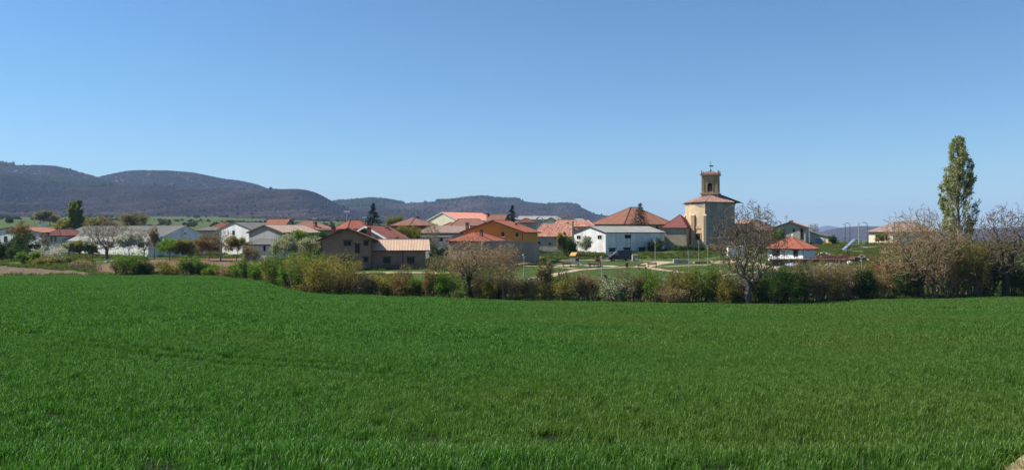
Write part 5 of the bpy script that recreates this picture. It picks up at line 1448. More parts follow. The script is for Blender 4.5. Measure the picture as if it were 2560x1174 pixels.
def crown_tree(name, label, px, base_py, top_py, w_px, bark, leaf, nleaf=1.0, lsize=0.16, d=None, seed=1, trunk=0.2, r=0.3, lean=0.0, n=1500, limbs=3, cx=None,
               zc=0.60, tw=0.022, group=None, cat='tree', low=0.42, lspread=0.10, power=0.52, bark2=None, **_):
    """bare spreading tree: limbs from a low fork, then twig after twig reaching out to fill a rounded crown"""
    rng = np.random.RandomState(seed); b, H, W = span(px, base_py, d, top_py, w_px)
    cxm = ((px if cx is None else cx) - px) / F * b.y
    C = np.array([cxm, 0, H * zc]); A = np.array([W / 2, W / 2 * 0.92, H * (1 - zc)]); fork = np.array([lean * H * trunk, 0, H * trunk])
    pos = [np.zeros(3)]; par = [-1]; dirs = [np.array([0, 0, 1.0])]
    def add(p, k):
        v = p - pos[k]; l = np.linalg.norm(v); pos.append(p); par.append(k); dirs.append(v / max(l, 1e-6)); return len(pos) - 1
    k = 0
    for i in range(1, 5): k = add(fork * (i / 4) + np.array([rng.normal(0, 0.03), rng.normal(0, 0.03), 0]), k)
    kf = k; a0 = rng.uniform(0, 6.28)
    for i in range(limbs):
        a = (a0 + 6.28 * i / limbs + rng.normal(0, 0.25)) if limbs > 2 else (math.pi * i + rng.normal(0, 0.3))
        tgt = C + A * np.array([math.cos(a) * 0.5, math.sin(a) * 0.5, rng.uniform(0.15, 0.5)])
        k = kf; st = pos[kf]
        for q in range(1, 9):
            t = q / 8; p = st + (tgt - st) * np.array([t ** 0.85, t ** 0.85, t]) + rng.normal(0, 0.012 * H, 3) * min(1, 2 * t)
            k = add(p, k)
    u = norm(rng.normal(size=(n * 3, 3))); rr = rng.uniform(0, 1, n * 3) ** (1 / 3.0)
    az = np.arctan2(u[:, 1], u[:, 0]); lump = 1 + 0.10 * np.sin(3 * az + 4 * u[:, 2] + seed) + 0.07 * np.sin(7 * az - 5 * u[:, 2] + 2 * seed)
    T = C + u * A * (rr * lump)[:, None] * np.where(u[:, 2:3] < 0, np.array([[1, 1, low / (1 - zc) * 1.0]]), 1)
    T = T[T[:, 2] > fork[2] * 0.95][:n]
    T = T[np.argsort(np.linalg.norm(T - fork, axis=1) + rng.uniform(0, 0.25, len(T)) * W)]
    cap = len(T) * 8 + 200; PA = np.zeros((cap, 3)); DA = np.zeros((cap, 3)); m = len(pos); PA[:m] = pos; DA[:m] = dirs
    PR = list(par); tips = []
    for q in T:
        v = q - PA[:m]; L = np.linalg.norm(v, axis=1); cosv = np.sum(v * DA[:m], 1) / np.maximum(L, 1e-6)
        cost = L * (1.35 - 0.55 * cosv) + 0.35 * np.maximum(0, np.linalg.norm(PA[:m] - fork, axis=1) - np.linalg.norm(q - fork))
        cost[:4] += 99
        k = int(np.argmin(cost)); l = L[k]
        if l < 0.05: continue
        ns = max(2, min(6, int(l / 0.4))); p0 = PA[k].copy(); side = rng.normal(0, 0.07 * l, 3); dk = DA[k].copy(); kk = k; prev = p0
        for s_ in range(1, ns + 1):
            t = s_ / ns; w_ = math.sin(math.pi * t)
            p = p0 + (q - p0) * t + side * w_ + dk * l * 0.16 * w_ + np.array([0, 0, -0.05 * l * w_])
            PA[m] = p; dv = p - prev; DA[m] = dv / max(np.linalg.norm(dv), 1e-6); PR.append(kk); kk = m; m += 1; prev = p
        tips.append(kk)
    PR = np.array(PR); PA = PA[:m]
    cnt = np.zeros(m); cnt[tips] = 1
    for i in range(m - 1, 0, -1): cnt[PR[i]] += cnt[i]
    rad = np.maximum(tw, r * (np.maximum(cnt, 0.5) / cnt[0]) ** power)
    P1 = PA[1:]; P0 = PA[PR[1:]]; R1 = rad[1:]; R0 = np.minimum(rad[PR[1:]], R1 * 1.5 + 0.004)
    LV = np.where(R1 > 0.055, 0, 2)
    R0[:4] *= np.array([1.25, 1.05, 1.0, 1.0])
    lv = lf = None
    if leaf and nleaf:
        tp = PA[tips]; pts = np.repeat(tp, int(nleaf), 0) if nleaf >= 1 else tp[rng.uniform(size=len(tp)) < nleaf]
        lv, lf = leaves(rng, pts, lsize, spread=lspread)
    return plant(name, label, cat, b, (P0, P1, R0, R1, LV), lv, lf, bark, leaf, group, bark2=bark2)

def bush(name, label, px, base_py, top_py, w_px, leaf, bark=None, nleaf=5, lsize=0.17, d=None, seed=1, stems=14, group=None, dense=1.0, cat='bush', depth=None, upright=0.12, fan=1.0, back=0.0):
    rng = np.random.RandomState(seed + 1000)
    b, H, W = span(px, base_py, d, top_py, w_px)
    if back:
        k = (b.y + back) / b.y; zt = b.z + H; b2 = G(px, b.y + back); H = (CZ + (HOR - top_py) / F * b2.y) - b2.z; W *= k; b = b2
    n = int(stems)
    ang = rng.uniform(0, 6.28, n); rr = np.sqrt(rng.uniform(0, 1, n))
    st = np.stack([np.cos(ang) * rr * 0.32 * W, np.sin(ang) * rr * 0.32 * W, np.zeros(n)], -1)
    dr = np.stack([np.cos(ang) * rr * 0.55 * fan, np.sin(ang) * rr * 0.55 * fan, np.ones(n)], -1) + rng.normal(size=(n, 3)) * 0.12
    levels = [dict(n=1, seg=4, up=upright, wig=0.16), dict(n=6, ratio=0.55, a0=20, a1=65, up=upright, seg=3, wig=0.22, t0=0.15, rr=0.6),
              dict(n=4, ratio=0.55, a0=20, a1=70, up=upright * 0.6, seg=2, wig=0.25, t0=0.15, rr=0.6)]
    segs = grow(rng, st, dr, np.full(n, H * 0.62) * rng.uniform(0.45, 1.05, n), np.full(n, 0.035 + 0.008 * H), levels)
    (P0, P1), s = fit([segs[0], segs[1]], W, H, b)
    R0 = np.maximum(segs[2], 0.013); R1 = np.maximum(segs[3], 0.010); LV = segs[4]
    tips = np.concatenate([P1[LV == 2], P1[LV == 1]])
    pts = np.repeat(tips, max(1, int(nleaf * dense)), 0)
    lv, lf = leaves(rng, pts, lsize, spread=0.055 * W ** 0.5 + 0.09)
    lv[:, 2] = np.maximum(lv[:, 2], -0.05)
    return plant(name, label, cat, b, (P0, P1, R0, R1, LV), lv, lf, bark or BARK_brown, LF[leaf], group, thick_sides=4, crown='foliage', trunkname='stems')

def spruce(name, label, px, base_py, top_py, w_px, leaf, d, seed=1, n=26, gap=1.0, per=14):
    rng = np.random.RandomState(seed); b, H, W = span(px, base_py, d, top_py, w_px)
    root = empty(name, b, label, 'tree')
    V1, F1 = tubes(np.array([[0, 0, 0.]]), np.array([[0, 0, H]]), np.array([H * 0.018]), np.array([0.02]), 6)
    link_mesh('trunk', np_mesh('trunk', V1, F1, BARK_dark), None, root)
    pts = []; B0 = []; B1 = []
    for i in range(n):
        t = (i / n); z = H * (0.08 + 0.92 * t); L = W / 2 * (1 - t) ** 0.85 * rng.uniform(0.8, 1.15) + 0.15
        m = int(7 * (1 - t) + 4)
        for k in range(m):
            a = rng.uniform(0, 6.28); l = L * rng.uniform(0.7, 1.1)
            e = np.array([math.cos(a) * l, math.sin(a) * l, z - l * 0.28 + rng.uniform(-.2, .2)])
            B0.append((0, 0, z)); B1.append(e)
            q = rng.uniform(0.15, 1, per)[:, None]
            pts.append(np.array([[0, 0, z]]) * (1 - q) + e[None] * q + rng.normal(size=(per, 3)) * 0.07 * gap)
    B0 = np.array(B0, float); B1 = np.array(B1)
    V2, F2 = tubes(B0, B1, np.full(len(B0), 0.04), np.full(len(B0), 0.015), 3)
    link_mesh('branches', np_mesh('branches', V2, F2, BARK_dark), None, root)
    lv, lf = leaves(rng, np.concatenate(pts), 0.34, asp=0.4)
    link_mesh('crown', np_mesh('crown', lv, lf, LF[leaf]), None, root)
    return root

def poplar(name, label, px, base_py, top_py, w_px, leaf, d, seed=1, nl=2, n=90, lsize=0.26, bare=0.1, col=False, bark=None):
    rng = np.random.RandomState(seed); b, H, W = span(px, base_py, d, top_py, w_px)
    ks, kv = ([0, 0.06, 0.2, 0.8, 0.93, 1.0], [0.5, 0.8, 1.0, 0.95, 0.7, 0.25]) if col else ([0, 0.10, 0.3, 0.45, 0.62, 0.82, 0.94, 1.0], [0.15, 0.5, 0.95, 1.0, 0.90, 0.60, 0.38, 0.12])
    prof = lambda t: np.interp(t, ks, kv)
    zs = H * (bare + (0.84 - bare) * rng.uniform(0, 1, n)); ang = np.arange(n) * 2.4 + rng.normal(0, 0.3, n)
    te = np.clip(zs / H + rng.uniform(0.12, 0.26, n), 0, 0.99)
    rad = W / 2 * prof(te) * rng.uniform(0.5, 1.0, n); rise = np.maximum(te * H - zs, 0.8)
    st = np.stack([np.zeros(n), np.zeros(n), zs], -1)
    dr = np.stack([np.cos(ang) * rad * 1.25, np.sin(ang) * rad * 1.25, rise * 0.62], -1)
    levels = [dict(n=1, seg=6, up=0.13, wig=0.05), dict(n=12, ratio=0.22, a0=12, a1=42, up=0.2, seg=3, wig=0.14, t0=0.25, rr=0.55),
              dict(n=4, ratio=0.5, a0=18, a1=50, up=0.12, seg=2, wig=0.2, t0=0.2, rr=0.6)]
    P0, P1, R0, R1, LV = grow(rng, st, dr, np.hypot(rad, rise), np.full(n, 0.075) * (1.25 - zs / H), levels)
    def squeeze(A):
        """draw stray twigs inside a ragged, pointed outline"""
        t = np.clip(A[:, 2] / H, 0, 1); a = np.arctan2(A[:, 1], A[:, 0]); r = np.hypot(A[:, 0], A[:, 1])
        env = W / 2 * prof(t) * (1 + 0.20 * np.sin(3 * a + 9 * t) * np.sin(23 * t + 2 * a) + 0.10 * np.sin(47 * t + a)) + 0.05
        f = np.where(r > 1e-6, env * np.tanh(r / env * 0.95) / np.maximum(r, 1e-6), 1)
        A = A.copy(); A[:, 0] *= f; A[:, 1] *= f; return A
    P0, P1 = squeeze(P0), squeeze(P1)
    trunk = np.array([[0.05 * math.sin(k), 0.05 * math.cos(1.7 * k), H * 0.97 * k / 8] for k in range(9)], float)
    P0 = np.concatenate([trunk[:-1], P0]); P1 = np.concatenate([trunk[1:], P1])
    rt = H * 0.015 * (1 - np.arange(9) / 9.0) + 0.03
    R0 = np.concatenate([rt[:-1], np.maximum(R0, .014)]); R1 = np.concatenate([rt[1:], np.maximum(R1, .012)]); LV = np.concatenate([np.zeros(8, int), LV])
    ok = P1[:, 2] <= H
    tips = P1[(LV == 2) & ok]
    lv, lf = leaves(rng, np.repeat(tips, nl, 0), lsize, spread=0.10)
    return plant(name, label, 'tree', b, (P0[ok], P1[ok], R0[ok], R1[ok], LV[ok]), lv, lf, bark or BARK_tan, LF[leaf])

# hedge along the stream, left to right: (column, base row, top row, width, leaf, bark, label, extra)
B_ = BARK_brown; D_ = BARK_dark; T_ = BARK_tan; W_ = BARK_warm
HEDGE = [
    (328, 685, 630, 62, 'green', B_, 'tall green bush with dark base at the left end of the field hedge', dict(stems=18)),
    (300, 684, 652, 40, 'grey', B_, 'greyish thin bush at the very start of the hedge beside ploughed soil', {}),
    (384, 684, 657, 62, 'dark', D_, 'low dark green bush second from the tall left bush', {}),
    (428, 684, 648, 48, 'olive', B_, 'thin olive bush in front of the ploughed strip', dict(dense=0.6)),
    (478, 684, 640, 46, 'green', B_, 'small tree-like green bush with bare stems before the ploughed strip', dict(dense=0.8)),
    (496, 685, 655, 46, 'dark', D_, 'dark bush filling the gap by the pale track end', {}),
    (536, 692, 662, 34, 'green', B_, 'small round green bush left of the brown twiggy one', {}),
    (572, 694, 667, 46, 'twig', T_, 'brown twiggy low bush below the whitewashed shed', dict(dense=0.7)),
    (610, 697, 649, 54, 'green', B_, 'rounded dark-green bush below the whitewashed shed door', dict(stems=18)),
    (655, 699, 654, 54, 'green', B_, 'mid-green bush between rounded bush and the bright one', {}),
    (700, 701, 634, 66, 'bright', B_, 'broad bright green bush below the white flowering tree', dict(stems=20)),
    (684, 700, 676, 44, 'olive', B_, 'low yellow-green bush at the foot of the broad bright one', {}),
    (722, 716, 660, 36, 'green', B_, 'leafy green bush at the corner where the field narrows', {}),
    (742, 722, 634, 50, 'olive', T_, 'slender brownish-olive bush with a single pale stem', dict(dense=0.7, stems=9)),
    (776, 724, 629, 56, 'bright', B_, 'tall bright green bush touching the brick house corner', dict(stems=18)),
    (770, 730, 690, 56, 'dark', D_, 'dark low bush under the slender olive one', {}),
    (832, 733, 638, 104, 'olive', W_, 'large yellow-olive willow bush before the brick house', dict(stems=26, nleaf=7)),
    (862, 736, 694, 62, 'rust', W_, 'rusty orange bush at the foot of the willow bush', {}),
    (896, 738, 655, 44, 'olive', T_, 'thin olive saplings before the brick house corner', dict(dense=0.4, stems=8)),
    (922, 741, 690, 52, 'grey', T_, 'grey-green bush below the dark picket fence', {}),
    (962, 743, 688, 50, 'olive', B_, 'olive bush left of the pinkish twiggy shrub', dict(dense=0.8)),
    (1004, 744, 684, 42, 'rust', W_, 'pinkish-brown twiggy shrub under the low wing', dict(dense=0.5)),
    (1000, 745, 712, 60, 'green', B_, 'low green bush in front of the pinkish shrub', {}),
    (1052, 746, 690, 64, 'green', B_, 'vivid green bush right of the pinkish shrub', dict(stems=18)),
    (1072, 744, 668, 40, 'rust', W_, 'reddish twig tufts above the vivid green bush', dict(dense=0.4, stems=8)),
    (1112, 748, 682, 62, 'green', B_, 'dark-stemmed green bush left of the ivy-clad tree', dict(stems=16)),
    (1206, 751, 694, 60, 'twig', T_, 'dark brown tangle right of the ivy-clad tree', {}),
    (1236, 752, 704, 44, 'olive', B_, 'olive undergrowth at the foot of the slender forked tree', {}),
    (1292, 754, 694, 66, 'twig', T_, 'brown bramble tangle right of the slender forked tree', dict(dense=0.8)),
    (1346, 755, 700, 66, 'grey', T_, 'grey-brown bramble below the stone arch fountain', {}),
    (1398, 756, 692, 64, 'olive', T_, 'olive bush below the yellow-roofed play tower', {}),
    (1440, 757, 688, 56, 'grey', T_, 'greyish bush below the climbing frame', {}),
    (1476, 757, 684, 50, 'twig', T_, 'brown-leaved bush left of the dead stump', dict(dense=0.8)),
    (1536, 757, 698, 52, 'palebloom', D_, 'pale speckled bush right of the dead stump', dict(dense=0.8)),
    (1580, 758, 690, 62, 'grey', T_, 'grey-green bush below the black van', {}),
    (1622, 758, 680, 78, 'green', B_, 'dense fresh green bush under the path junction', dict(stems=20)),
    (1672, 760, 712, 58, 'twig', T_, 'low dark bramble right of the dense green bush', {}),
    (1716, 760, 680, 62, 'olive', B_, 'olive-yellow bush below the left park lamp', dict(stems=16)),
    (1752, 760, 664, 80, 'bright', B_, 'broad yellow-green bush below the church corner', dict(stems=22)),
    (1806, 761, 682, 72, 'olive', T_, 'olive bush left of the forked walnut trunk', dict(stems=18)),
    (1846, 762, 702, 48, 'grey', T_, 'small grey bush touching the forked walnut trunk', {}),
    (1905, 763, 690, 60, 'dark', D_, 'dark green bush right of the forked walnut trunk', dict(stems=18)),
    (1942, 763, 672, 76, 'green', B_, 'green-topped dark bush below the red-roofed pavilion', dict(stems=20, dense=1.1)),
    (1985, 763, 678, 70, 'dark', D_, 'large dark bush below the pavilion corner', dict(stems=20)),
    (2034, 761, 648, 80, 'twig', T_, 'tall pale brown twiggy thicket below the terrace', dict(dense=0.7, stems=22)),
    (2066, 760, 676, 62, 'olive', T_, 'olive-tinged thicket below the terrace', dict(dense=0.8)),
    (2104, 758, 656, 70, 'twig', T_, 'brown thicket below the solar panel', dict(dense=0.8, stems=20)),
    (2132, 756, 676, 44, 'olive', T_, 'dark olive bush beside the conical evergreen', dict(dense=0.8)),
    (2158, 755, 676, 44, 'dark', D_, 'conical dark evergreen bush below the right park lamp', dict(stems=18, dense=1.4)),
    (2202, 752, 672, 62, 'rust', T_, 'pinkish tan twiggy bush right of the conical evergreen', dict(dense=0.6)),
    (2242, 750, 664, 60, 'olive', B_, 'olive bush left of the large right walnut', dict(dense=0.8)),
    (2276, 749, 672, 56, 'dark', D_, 'dark undergrowth at the foot of the large right walnut', {}),
    (2346, 748, 606, 70, 'olive', T_, 'brown tangled thicket right of the large right walnut', dict(dense=0.5, stems=16)),
    (2386, 748, 612, 66, 'grey', B_, 'grey-green thicket under the tall poplar', dict(stems=18)),
    (2430, 746, 600, 80, 'olive', B_, 'tall yellow-olive bush right of the poplar trunk', dict(stems=24)),
    (2464, 746, 640, 60, 'dark', D_, 'dark bush between tall olive bush and the end walnut', {}),
    (2540, 742, 660, 60, 'dark', D_, 'dark bush behind the end walnut at the right edge', {}),
    (2600, 742, 680, 70, 'twig', B_, 'brown thicket leaving the picture at the right', {}),
]
for i, (px, by, ty, w, lf_, bk, lab, ex) in enumerate(HEDGE):
    ed = float(edge_d(px))
    bush('hedge_bush', lab, px, by, ty, w * 1.22, lf_, bk, d=ed + 1.2 + (i % 3) * 0.7, seed=i, group='bushes of the field hedge', **ex)

# walnut and other bare trees of the hedge
LEAFmix = leafmat('walnut_catkins', [(0.06, 0.05, 0.025), (0.10, 0.08, 0.035), (0.15, 0.11, 0.05), (0.11, 0.11, 0.045)], 0.3)
LEAFdrk = leafmat('dark_brown_buds', [(0.04, 0.03, 0.022), (0.06, 0.045, 0.032), (0.09, 0.07, 0.045)], 0.2)
crown_tree('walnut_tree', 'forked pale-barked walnut with sparse buds before the church', 1866, 760, 504, 196, BARK_grey, LEAFmix, 2, 0.14, d=86.6, bark2=BARK_brown, seed=3, trunk=0.17, r=0.34, lean=0.12, n=2400, limbs=2, cx=1872, zc=0.58, low=0.38)
crown_tree('walnut_tree', 'wide orange-brown walnut left of the tall poplar', 2306, 748, 523, 200, BARK_dark, LF['twig'], 1, 0.14, d=89, bark2=BARK_light, seed=8, trunk=0.16, r=0.32, lean=-0.1, n=3200, limbs=3, cx=2298, zc=0.57, low=0.42)
crown_tree('walnut_tree', 'dark-trunked walnut at the right edge of the field', 2514, 743, 516, 172, BARK_dark, LEAFdrk, 1, 0.14, d=89.5, bark2=BARK_brown, seed=12, trunk=0.26, r=0.38, n=3000, limbs=4, zc=0.58, low=0.36)
crown_tree('walnut_tree', 'thin bare tree leaning at the outer right edge', 2592, 742, 565, 100, BARK_dark, LEAFdrk, 1, 0.14, d=92, seed=14, trunk=0.25, r=0.2, n=500)
ivy = crown_tree('bare_tree', 'bare spreading tree with dark ivy-clad trunk before the grey wall', 1172, 749, 590, 126, BARK_dark, LF['twig'], 1, 0.13, bark2=BARK_light, d=92.5, seed=5, trunk=0.30, r=0.22, n=1700, limbs=3, zc=0.62, low=0.4)
rng = np.random.RandomState(77)
iv = np.stack([rng.normal(0, 0.30, 900), rng.normal(0, 0.30, 900), rng.uniform(0, 4.4, 900)], -1)
iv[:, 0] += (rng.randint(0, 3, 900) - 1) * np.maximum(iv[:, 2] - 2.2, 0) * 0.32
lv, lf = leaves(rng, iv, 0.2); link_mesh('ivy', np_mesh('ivy', lv, lf, LF['dark']), None, ivy)
crown_tree('bare_tree', 'slender forked pale tree before the grey wall', 1258, 752, 606, 92, BARK_light, LF['twig'], 1, 0.13, d=90.6, seed=6, trunk=0.30, r=0.14, n=1100, limbs=2, zc=0.64, low=0.4)
tree('sapling', 'thin bare sapling in the hedge below the arch fountain', 1362, 755, 652, 44, BARK_brown, LF['olive'], 0.5, 0.15, d=91, seed=16, trunk=0.4, r=0.07)
tree('bare_tree', 'small orange-twigged tree left of the wide walnut', 2212, 752, 640, 92, BARK_warm, LF['rust'], 1.0, 0.13, d=94, seed=21, trunk=0.25, r=0.12)
tree('bare_tree', 'small dense brown tree right of the wide walnut', 2356, 748, 560, 92, BARK_brown, LF['twig'], 1.0, 0.15, d=97, seed=22, trunk=0.25, r=0.15)
for k, (x, by, ty, w, lab) in enumerate(((1012, 744, 655, 44, 'thin bare sapling above the pinkish shrub'), (1408, 756, 660, 40, 'thin bare sapling below the play tower bench'), (1556, 757, 668, 44, 'thin bare sapling below the front of the van'),
        (1690, 760, 668, 46, 'thin bare sapling left of the olive-yellow bush'), (2050, 760, 640, 60, 'bare upright sapling in the pale thicket under the terrace'), (2118, 757, 645, 54, 'bare upright sapling below the solar panel'),
        (2246, 750, 628, 76, 'tan many-stemmed sapling left of the wide walnut'), (2380, 748, 590, 84, 'tan bare sapling under the poplar'), (2450, 745, 600, 80, 'brown bare sapling left of the dark-trunked walnut'))):
    crown_tree('sapling', lab, x, by, ty, w, BARK_tan if k > 3 else BARK_brown, LF['twig' if k % 2 else 'olive'], 1, 0.12, d=float(edge_d(x)) + 2.6, seed=300 + k, trunk=0.18, r=0.08, n=420, limbs=3, zc=0.6, low=0.45)
poplar('poplar_tree', 'tall columnar poplar standing above the right hedge', 2396, 0, 343, 114, 'poplar', 112, 4, nl=2, n=84, lsize=0.25)
st_ = MB().tube([G(1523, 90.4, -.2), G(1520, 90.4, 1.4), G(1516, 90.4, 2.4), P(1511, 686, 90.4)], [0.26, 0.22, 0.2, 0.12], 8)
st_.tube([P(1517, 706, 90.4), P(1522, 694, 90.2)], [0.1, 0.05], 6)
o = st_.build('dead_stump', BARK_dark); tag(o, 'black dead leaning stump in the hedge below the van', 'stump')

# plants about the houses
crown_tree('bare_tree', 'large bare spreading tree before the long warehouse', 267, 638, 541, 132, BARK_brown, LF['twig'], 1.0, 0.24, d=188, seed=31, trunk=0.22, r=0.36, limbs=4, tw=0.03, n=1500, power=0.55, lspread=0.2)
tree('bare_tree', 'dark ivy-laden tree with rusty crown by the left houses', 58, 640, 556, 84, BARK_dark, LF['rust'], 2, 0.24, d=196, seed=32, trunk=0.3, r=0.3, tw=0.025, lspread=0.25)
bush('garden_bush', 'dark mound of bushes under the rusty-crowned tree', 62, 642, 580, 56, 'dark', D_, d=194, seed=201, stems=16, lsize=0.3)
crown_tree('bare_tree', 'upright bare tree with pale trunk before the white barn', 552, 641, 560, 62, BARK_tan, LF['twig'], 0.7, 0.2, d=172, seed=33, trunk=0.38, r=0.16, tw=0.026, n=500)
tree('bare_tree', 'bronze-leaved small tree left of the pale-trunked bare tree', 522, 638, 592, 46, BARK_brown, LF['rust'], 4, 0.24, d=174, seed=34, trunk=0.3, r=0.12, lspread=0.25)
crown_tree('bare_tree', 'thin leafless tree in the middle of the warehouse front', 361, 640, 570, 62, BARK_brown, LF['twig'], 1, 0.2, d=186, seed=35, trunk=0.3, r=0.14, tw=0.026, n=500)
tree('bare_tree', 'thin dark pole-like tree beside the warehouse corner', 386, 641, 568, 26, BARK_brown, LF['twig'], 1, 0.2, d=185, seed=36, trunk=0.5, r=0.12, tw=0.024)
tree('flowering_tree', 'white flowering tree right of the large bare tree', 324, 640, 583, 52, BARK_dark, LF['blossom'], 4, 0.24, d=184, seed=37, trunk=0.42, r=0.14, lspread=0.2)
bush('flowering_bush', 'white flowering bush low at the left end of the warehouse', 132, 655, 618, 62, 'blossom', D_, d=172, seed=202, lsize=0.26, stems=18)
for k, (x, t, w, lab) in enumerate(((172, 606, 34, 'small pale flowering tree at the warehouse end'), (196, 603, 32, 'budding orchard tree second along the warehouse wall'),
                                    (216, 605, 34, 'budding orchard tree third along the warehouse wall'), (232, 612, 30, 'budding orchard tree nearest the large bare trunk'))):
    tree('orchard_tree', lab, x, 642, t, w, BARK_brown, LF['palebloom' if k % 2 == 0 else 'olive'], 3, 0.2, d=182, seed=40 + k, trunk=0.35, r=0.09, tw=0.022, group='orchard trees along the warehouse')
bush('garden_bush', 'green bush at the left below the pale houses', 40, 650, 612, 60, 'dark', D_, d=176, seed=203, lsize=0.28)
bush('garden_bush', 'fresh green low bush at the left above ploughed soil', 70, 660, 631, 44, 'green', D_, d=160, seed=204, lsize=0.25)
bush('garden_bush', 'dark bush at the left picture edge', 4, 652, 606, 40, 'dark', D_, d=178, seed=205, lsize=0.28)
bush('garden_bush', 'grey-green low bush under the white flowering bush', 140, 662, 644, 62, 'grey', D_, d=162, seed=206, lsize=0.24)
bush('garden_bush', 'weedy patch left of the wooden gate pile', 104, 664, 646, 50, 'olive', B_, d=158, seed=207, lsize=0.24, dense=0.6)
tree('round_tree', 'round green tree left of the warehouse doorway', 424, 640, 602, 62, BARK_brown, LF['green'], 5, 0.24, d=180, seed=51, trunk=0.35, r=0.12, lspread=0.3)
tree('round_tree', 'second round green tree hiding the warehouse door', 458, 640, 603, 46, BARK_brown, LF['olive'], 5, 0.24, d=181, seed=52, trunk=0.35, r=0.12, lspread=0.3)
tree('flowering_tree', 'pale flowering shrub at the gable end of the warehouse', 490, 640, 617, 30, BARK_brown, LF['palebloom'], 4, 0.2, d=182, seed=53, trunk=0.3, r=0.07)
tree('garden_tree', 'small green and reddish tree beside the whitewashed shed', 590, 640, 592, 44, BARK_brown, LF['olive'], 3, 0.22, d=176, seed=54, trunk=0.3, r=0.1, lspread=0.2)
bush('garden_bush', 'dry tan bush against the whitewashed shed wall', 618, 641, 614, 24, 'twig', T_, d=171, seed=208, dense=0.6)
bush('garden_bush', 'pale dry bush in the middle of the shed wall', 640, 642, 618, 22, 'grey', T_, d=171, seed=209, dense=0.5)
tree('flowering_tree', 'cream flowering tree between shed and brick house', 712, 668, 590, 62, BARK_dark, LF['palebloom'], 4, 0.22, d=150, seed=55, trunk=0.35, r=0.12, lspread=0.25)
tree('flowering_tree', 'second pale flowering tree left of the brick house', 772, 668, 596, 48, BARK_dark, LF['palebloom'], 3, 0.22, d=149, seed=56, trunk=0.3, r=0.1, lspread=0.2)
tree('garden_tree', 'deep green tree behind the flowering trees', 746, 660, 582, 72, BARK_dark, LF['green'], 6, 0.28, d=160, seed=57, trunk=0.3, r=0.14, lspread=0.3)
tree('garden_tree', 'dark green tree touching the brick house eaves', 792, 660, 588, 50, BARK_dark, LF['dark'], 6, 0.28, d=158, seed=58, trunk=0.3, r=0.14, lspread=0.3)
bush('garden_bush', 'green bush right of the brick house saplings', 884, 675, 648, 40, 'olive', T_, d=137, seed=210, dense=0.5)
tree('garden_tree', 'olive-brown bushy tree behind the pale tiled wing', 1020, 610, 568, 52, BARK_warm, LF['olive'], 4, 0.24, d=172, seed=59, trunk=0.25, r=0.1, lspread=0.25)
crown_tree('garden_tree', 'upright grey leafless tree before the long brown roof', 1080, 614, 553, 46, BARK_grey, LF['twig'], 2, 0.2, d=172, seed=60, trunk=0.3, r=0.12, tw=0.026, n=500)
bush('garden_bush', 'dark clipped bushes right of the pale tiled wing', 1092, 642, 613, 46, 'dark', D_, d=158, seed=211, lsize=0.26)
bush('garden_bush', 'scrubby grey bush on the bank beside the wing', 1095, 668, 640, 60, 'grey', D_, d=135, seed=212, dense=0.6)
bush('garden_bush', 'olive scrub behind the ivy-clad tree', 1140, 672, 640, 60, 'olive', B_, d=132, seed=213, dense=0.6)
bush('garden_bush', 'brown scrub below the grey rendered wall', 1220, 655, 620, 80, 'twig', B_, d=146, seed=214, dense=0.7)
bush('garden_bush', 'bramble against the grey rendered wall', 1262, 650, 612, 60, 'twig', B_, d=148, seed=215, dense=0.7)
tree('garden_tree', 'slim green tree between old stone house and white barn', 1404, 632, 583, 26, BARK_brown, LF['olive'], 3, 0.22, d=186, seed=61, trunk=0.4, r=0.1)
bush('garden_bush', 'round green bush at the left corner of the white barn', 1422, 632, 597, 34, 'green', D_, d=188, seed=216, lsize=0.26)
tree('garden_tree', 'thin budding tree before the white barn gable', 1464, 633, 592, 28, BARK_brown, LF['palebloom'], 2, 0.2, d=186, seed=62, trunk=0.4, r=0.08)
bush('garden_bush', 'dark ivy bush at the far corner of the white barn', 1645, 628, 598, 34, 'dark', D_, d=203, seed=217, lsize=0.3)
bush('hedge_shrub', 'clipped green shrubs at the foot of the church apse', 1700, 628, 615, 46, 'dark', D_, d=204, seed=218, lsize=0.26)
bush('hedge_shrub', 'low green shrub under the church window', 1740, 628, 614, 30, 'dark', D_, d=203, seed=219, lsize=0.26)
bush('hedge_shrub', 'grey scrub along the shaded church wall', 1800, 632, 612, 60, 'twig', B_, d=200, seed=220, lsize=0.26, dense=0.6)
spruce('spruce_tree', 'dark pointed spruce in front of the hills left of centre', 932, 0, 507, 98, 'spruce', 210, 1, n=40, per=20)
spruce('spruce_tree', 'dark slim spruce behind the ochre house', 1281, 0, 512, 74, 'spruce', 236, 2, n=40, per=18)
spruce('spruce_tree', 'thin brownish spruce before the red pyramid roof', 1600, 0, 507, 104, 'brownspruce', 222, 3, n=44, gap=1.3, per=14)
poplar('poplar_tree', 'left one of the two green poplars on the pasture', 181, 0, 503, 25, 'pop2', 300, 7, nl=3, n=60, lsize=0.4, bare=0.02, col=True)
poplar('poplar_tree', 'right one of the two green poplars on the pasture', 196, 0, 500, 25, 'pop2', 303, 9, nl=3, n=60, lsize=0.4, bare=0.02, col=True)
tree('far_tree', 'bushy olive tree left of the two poplars', 155, 0, 553, 44, BARK_brown, LF['olive'], 4, 0.4, d=300, seed=70, trunk=0.25, r=0.2, lspread=0.4)
tree('far_tree', 'dark round tree on the pasture skyline', 102, 0, 529, 32, BARK_brown, LF['grey'], 5, 0.6, d=520, seed=71, trunk=0.25, r=0.3, lspread=0.5)
tree('far_tree', 'dark round tree next along the pasture skyline', 126, 0, 536, 34, BARK_brown, LF['twig'], 5, 0.6, d=540, seed=72, trunk=0.25, r=0.3, lspread=0.5)
tree('far_tree', 'tiny dark tree on the pasture at the left', 24, 0, 546, 12, BARK_dark, LF['dark'], 5, 0.5, d=560, seed=73, trunk=0.2, r=0.2, lspread=0.4)
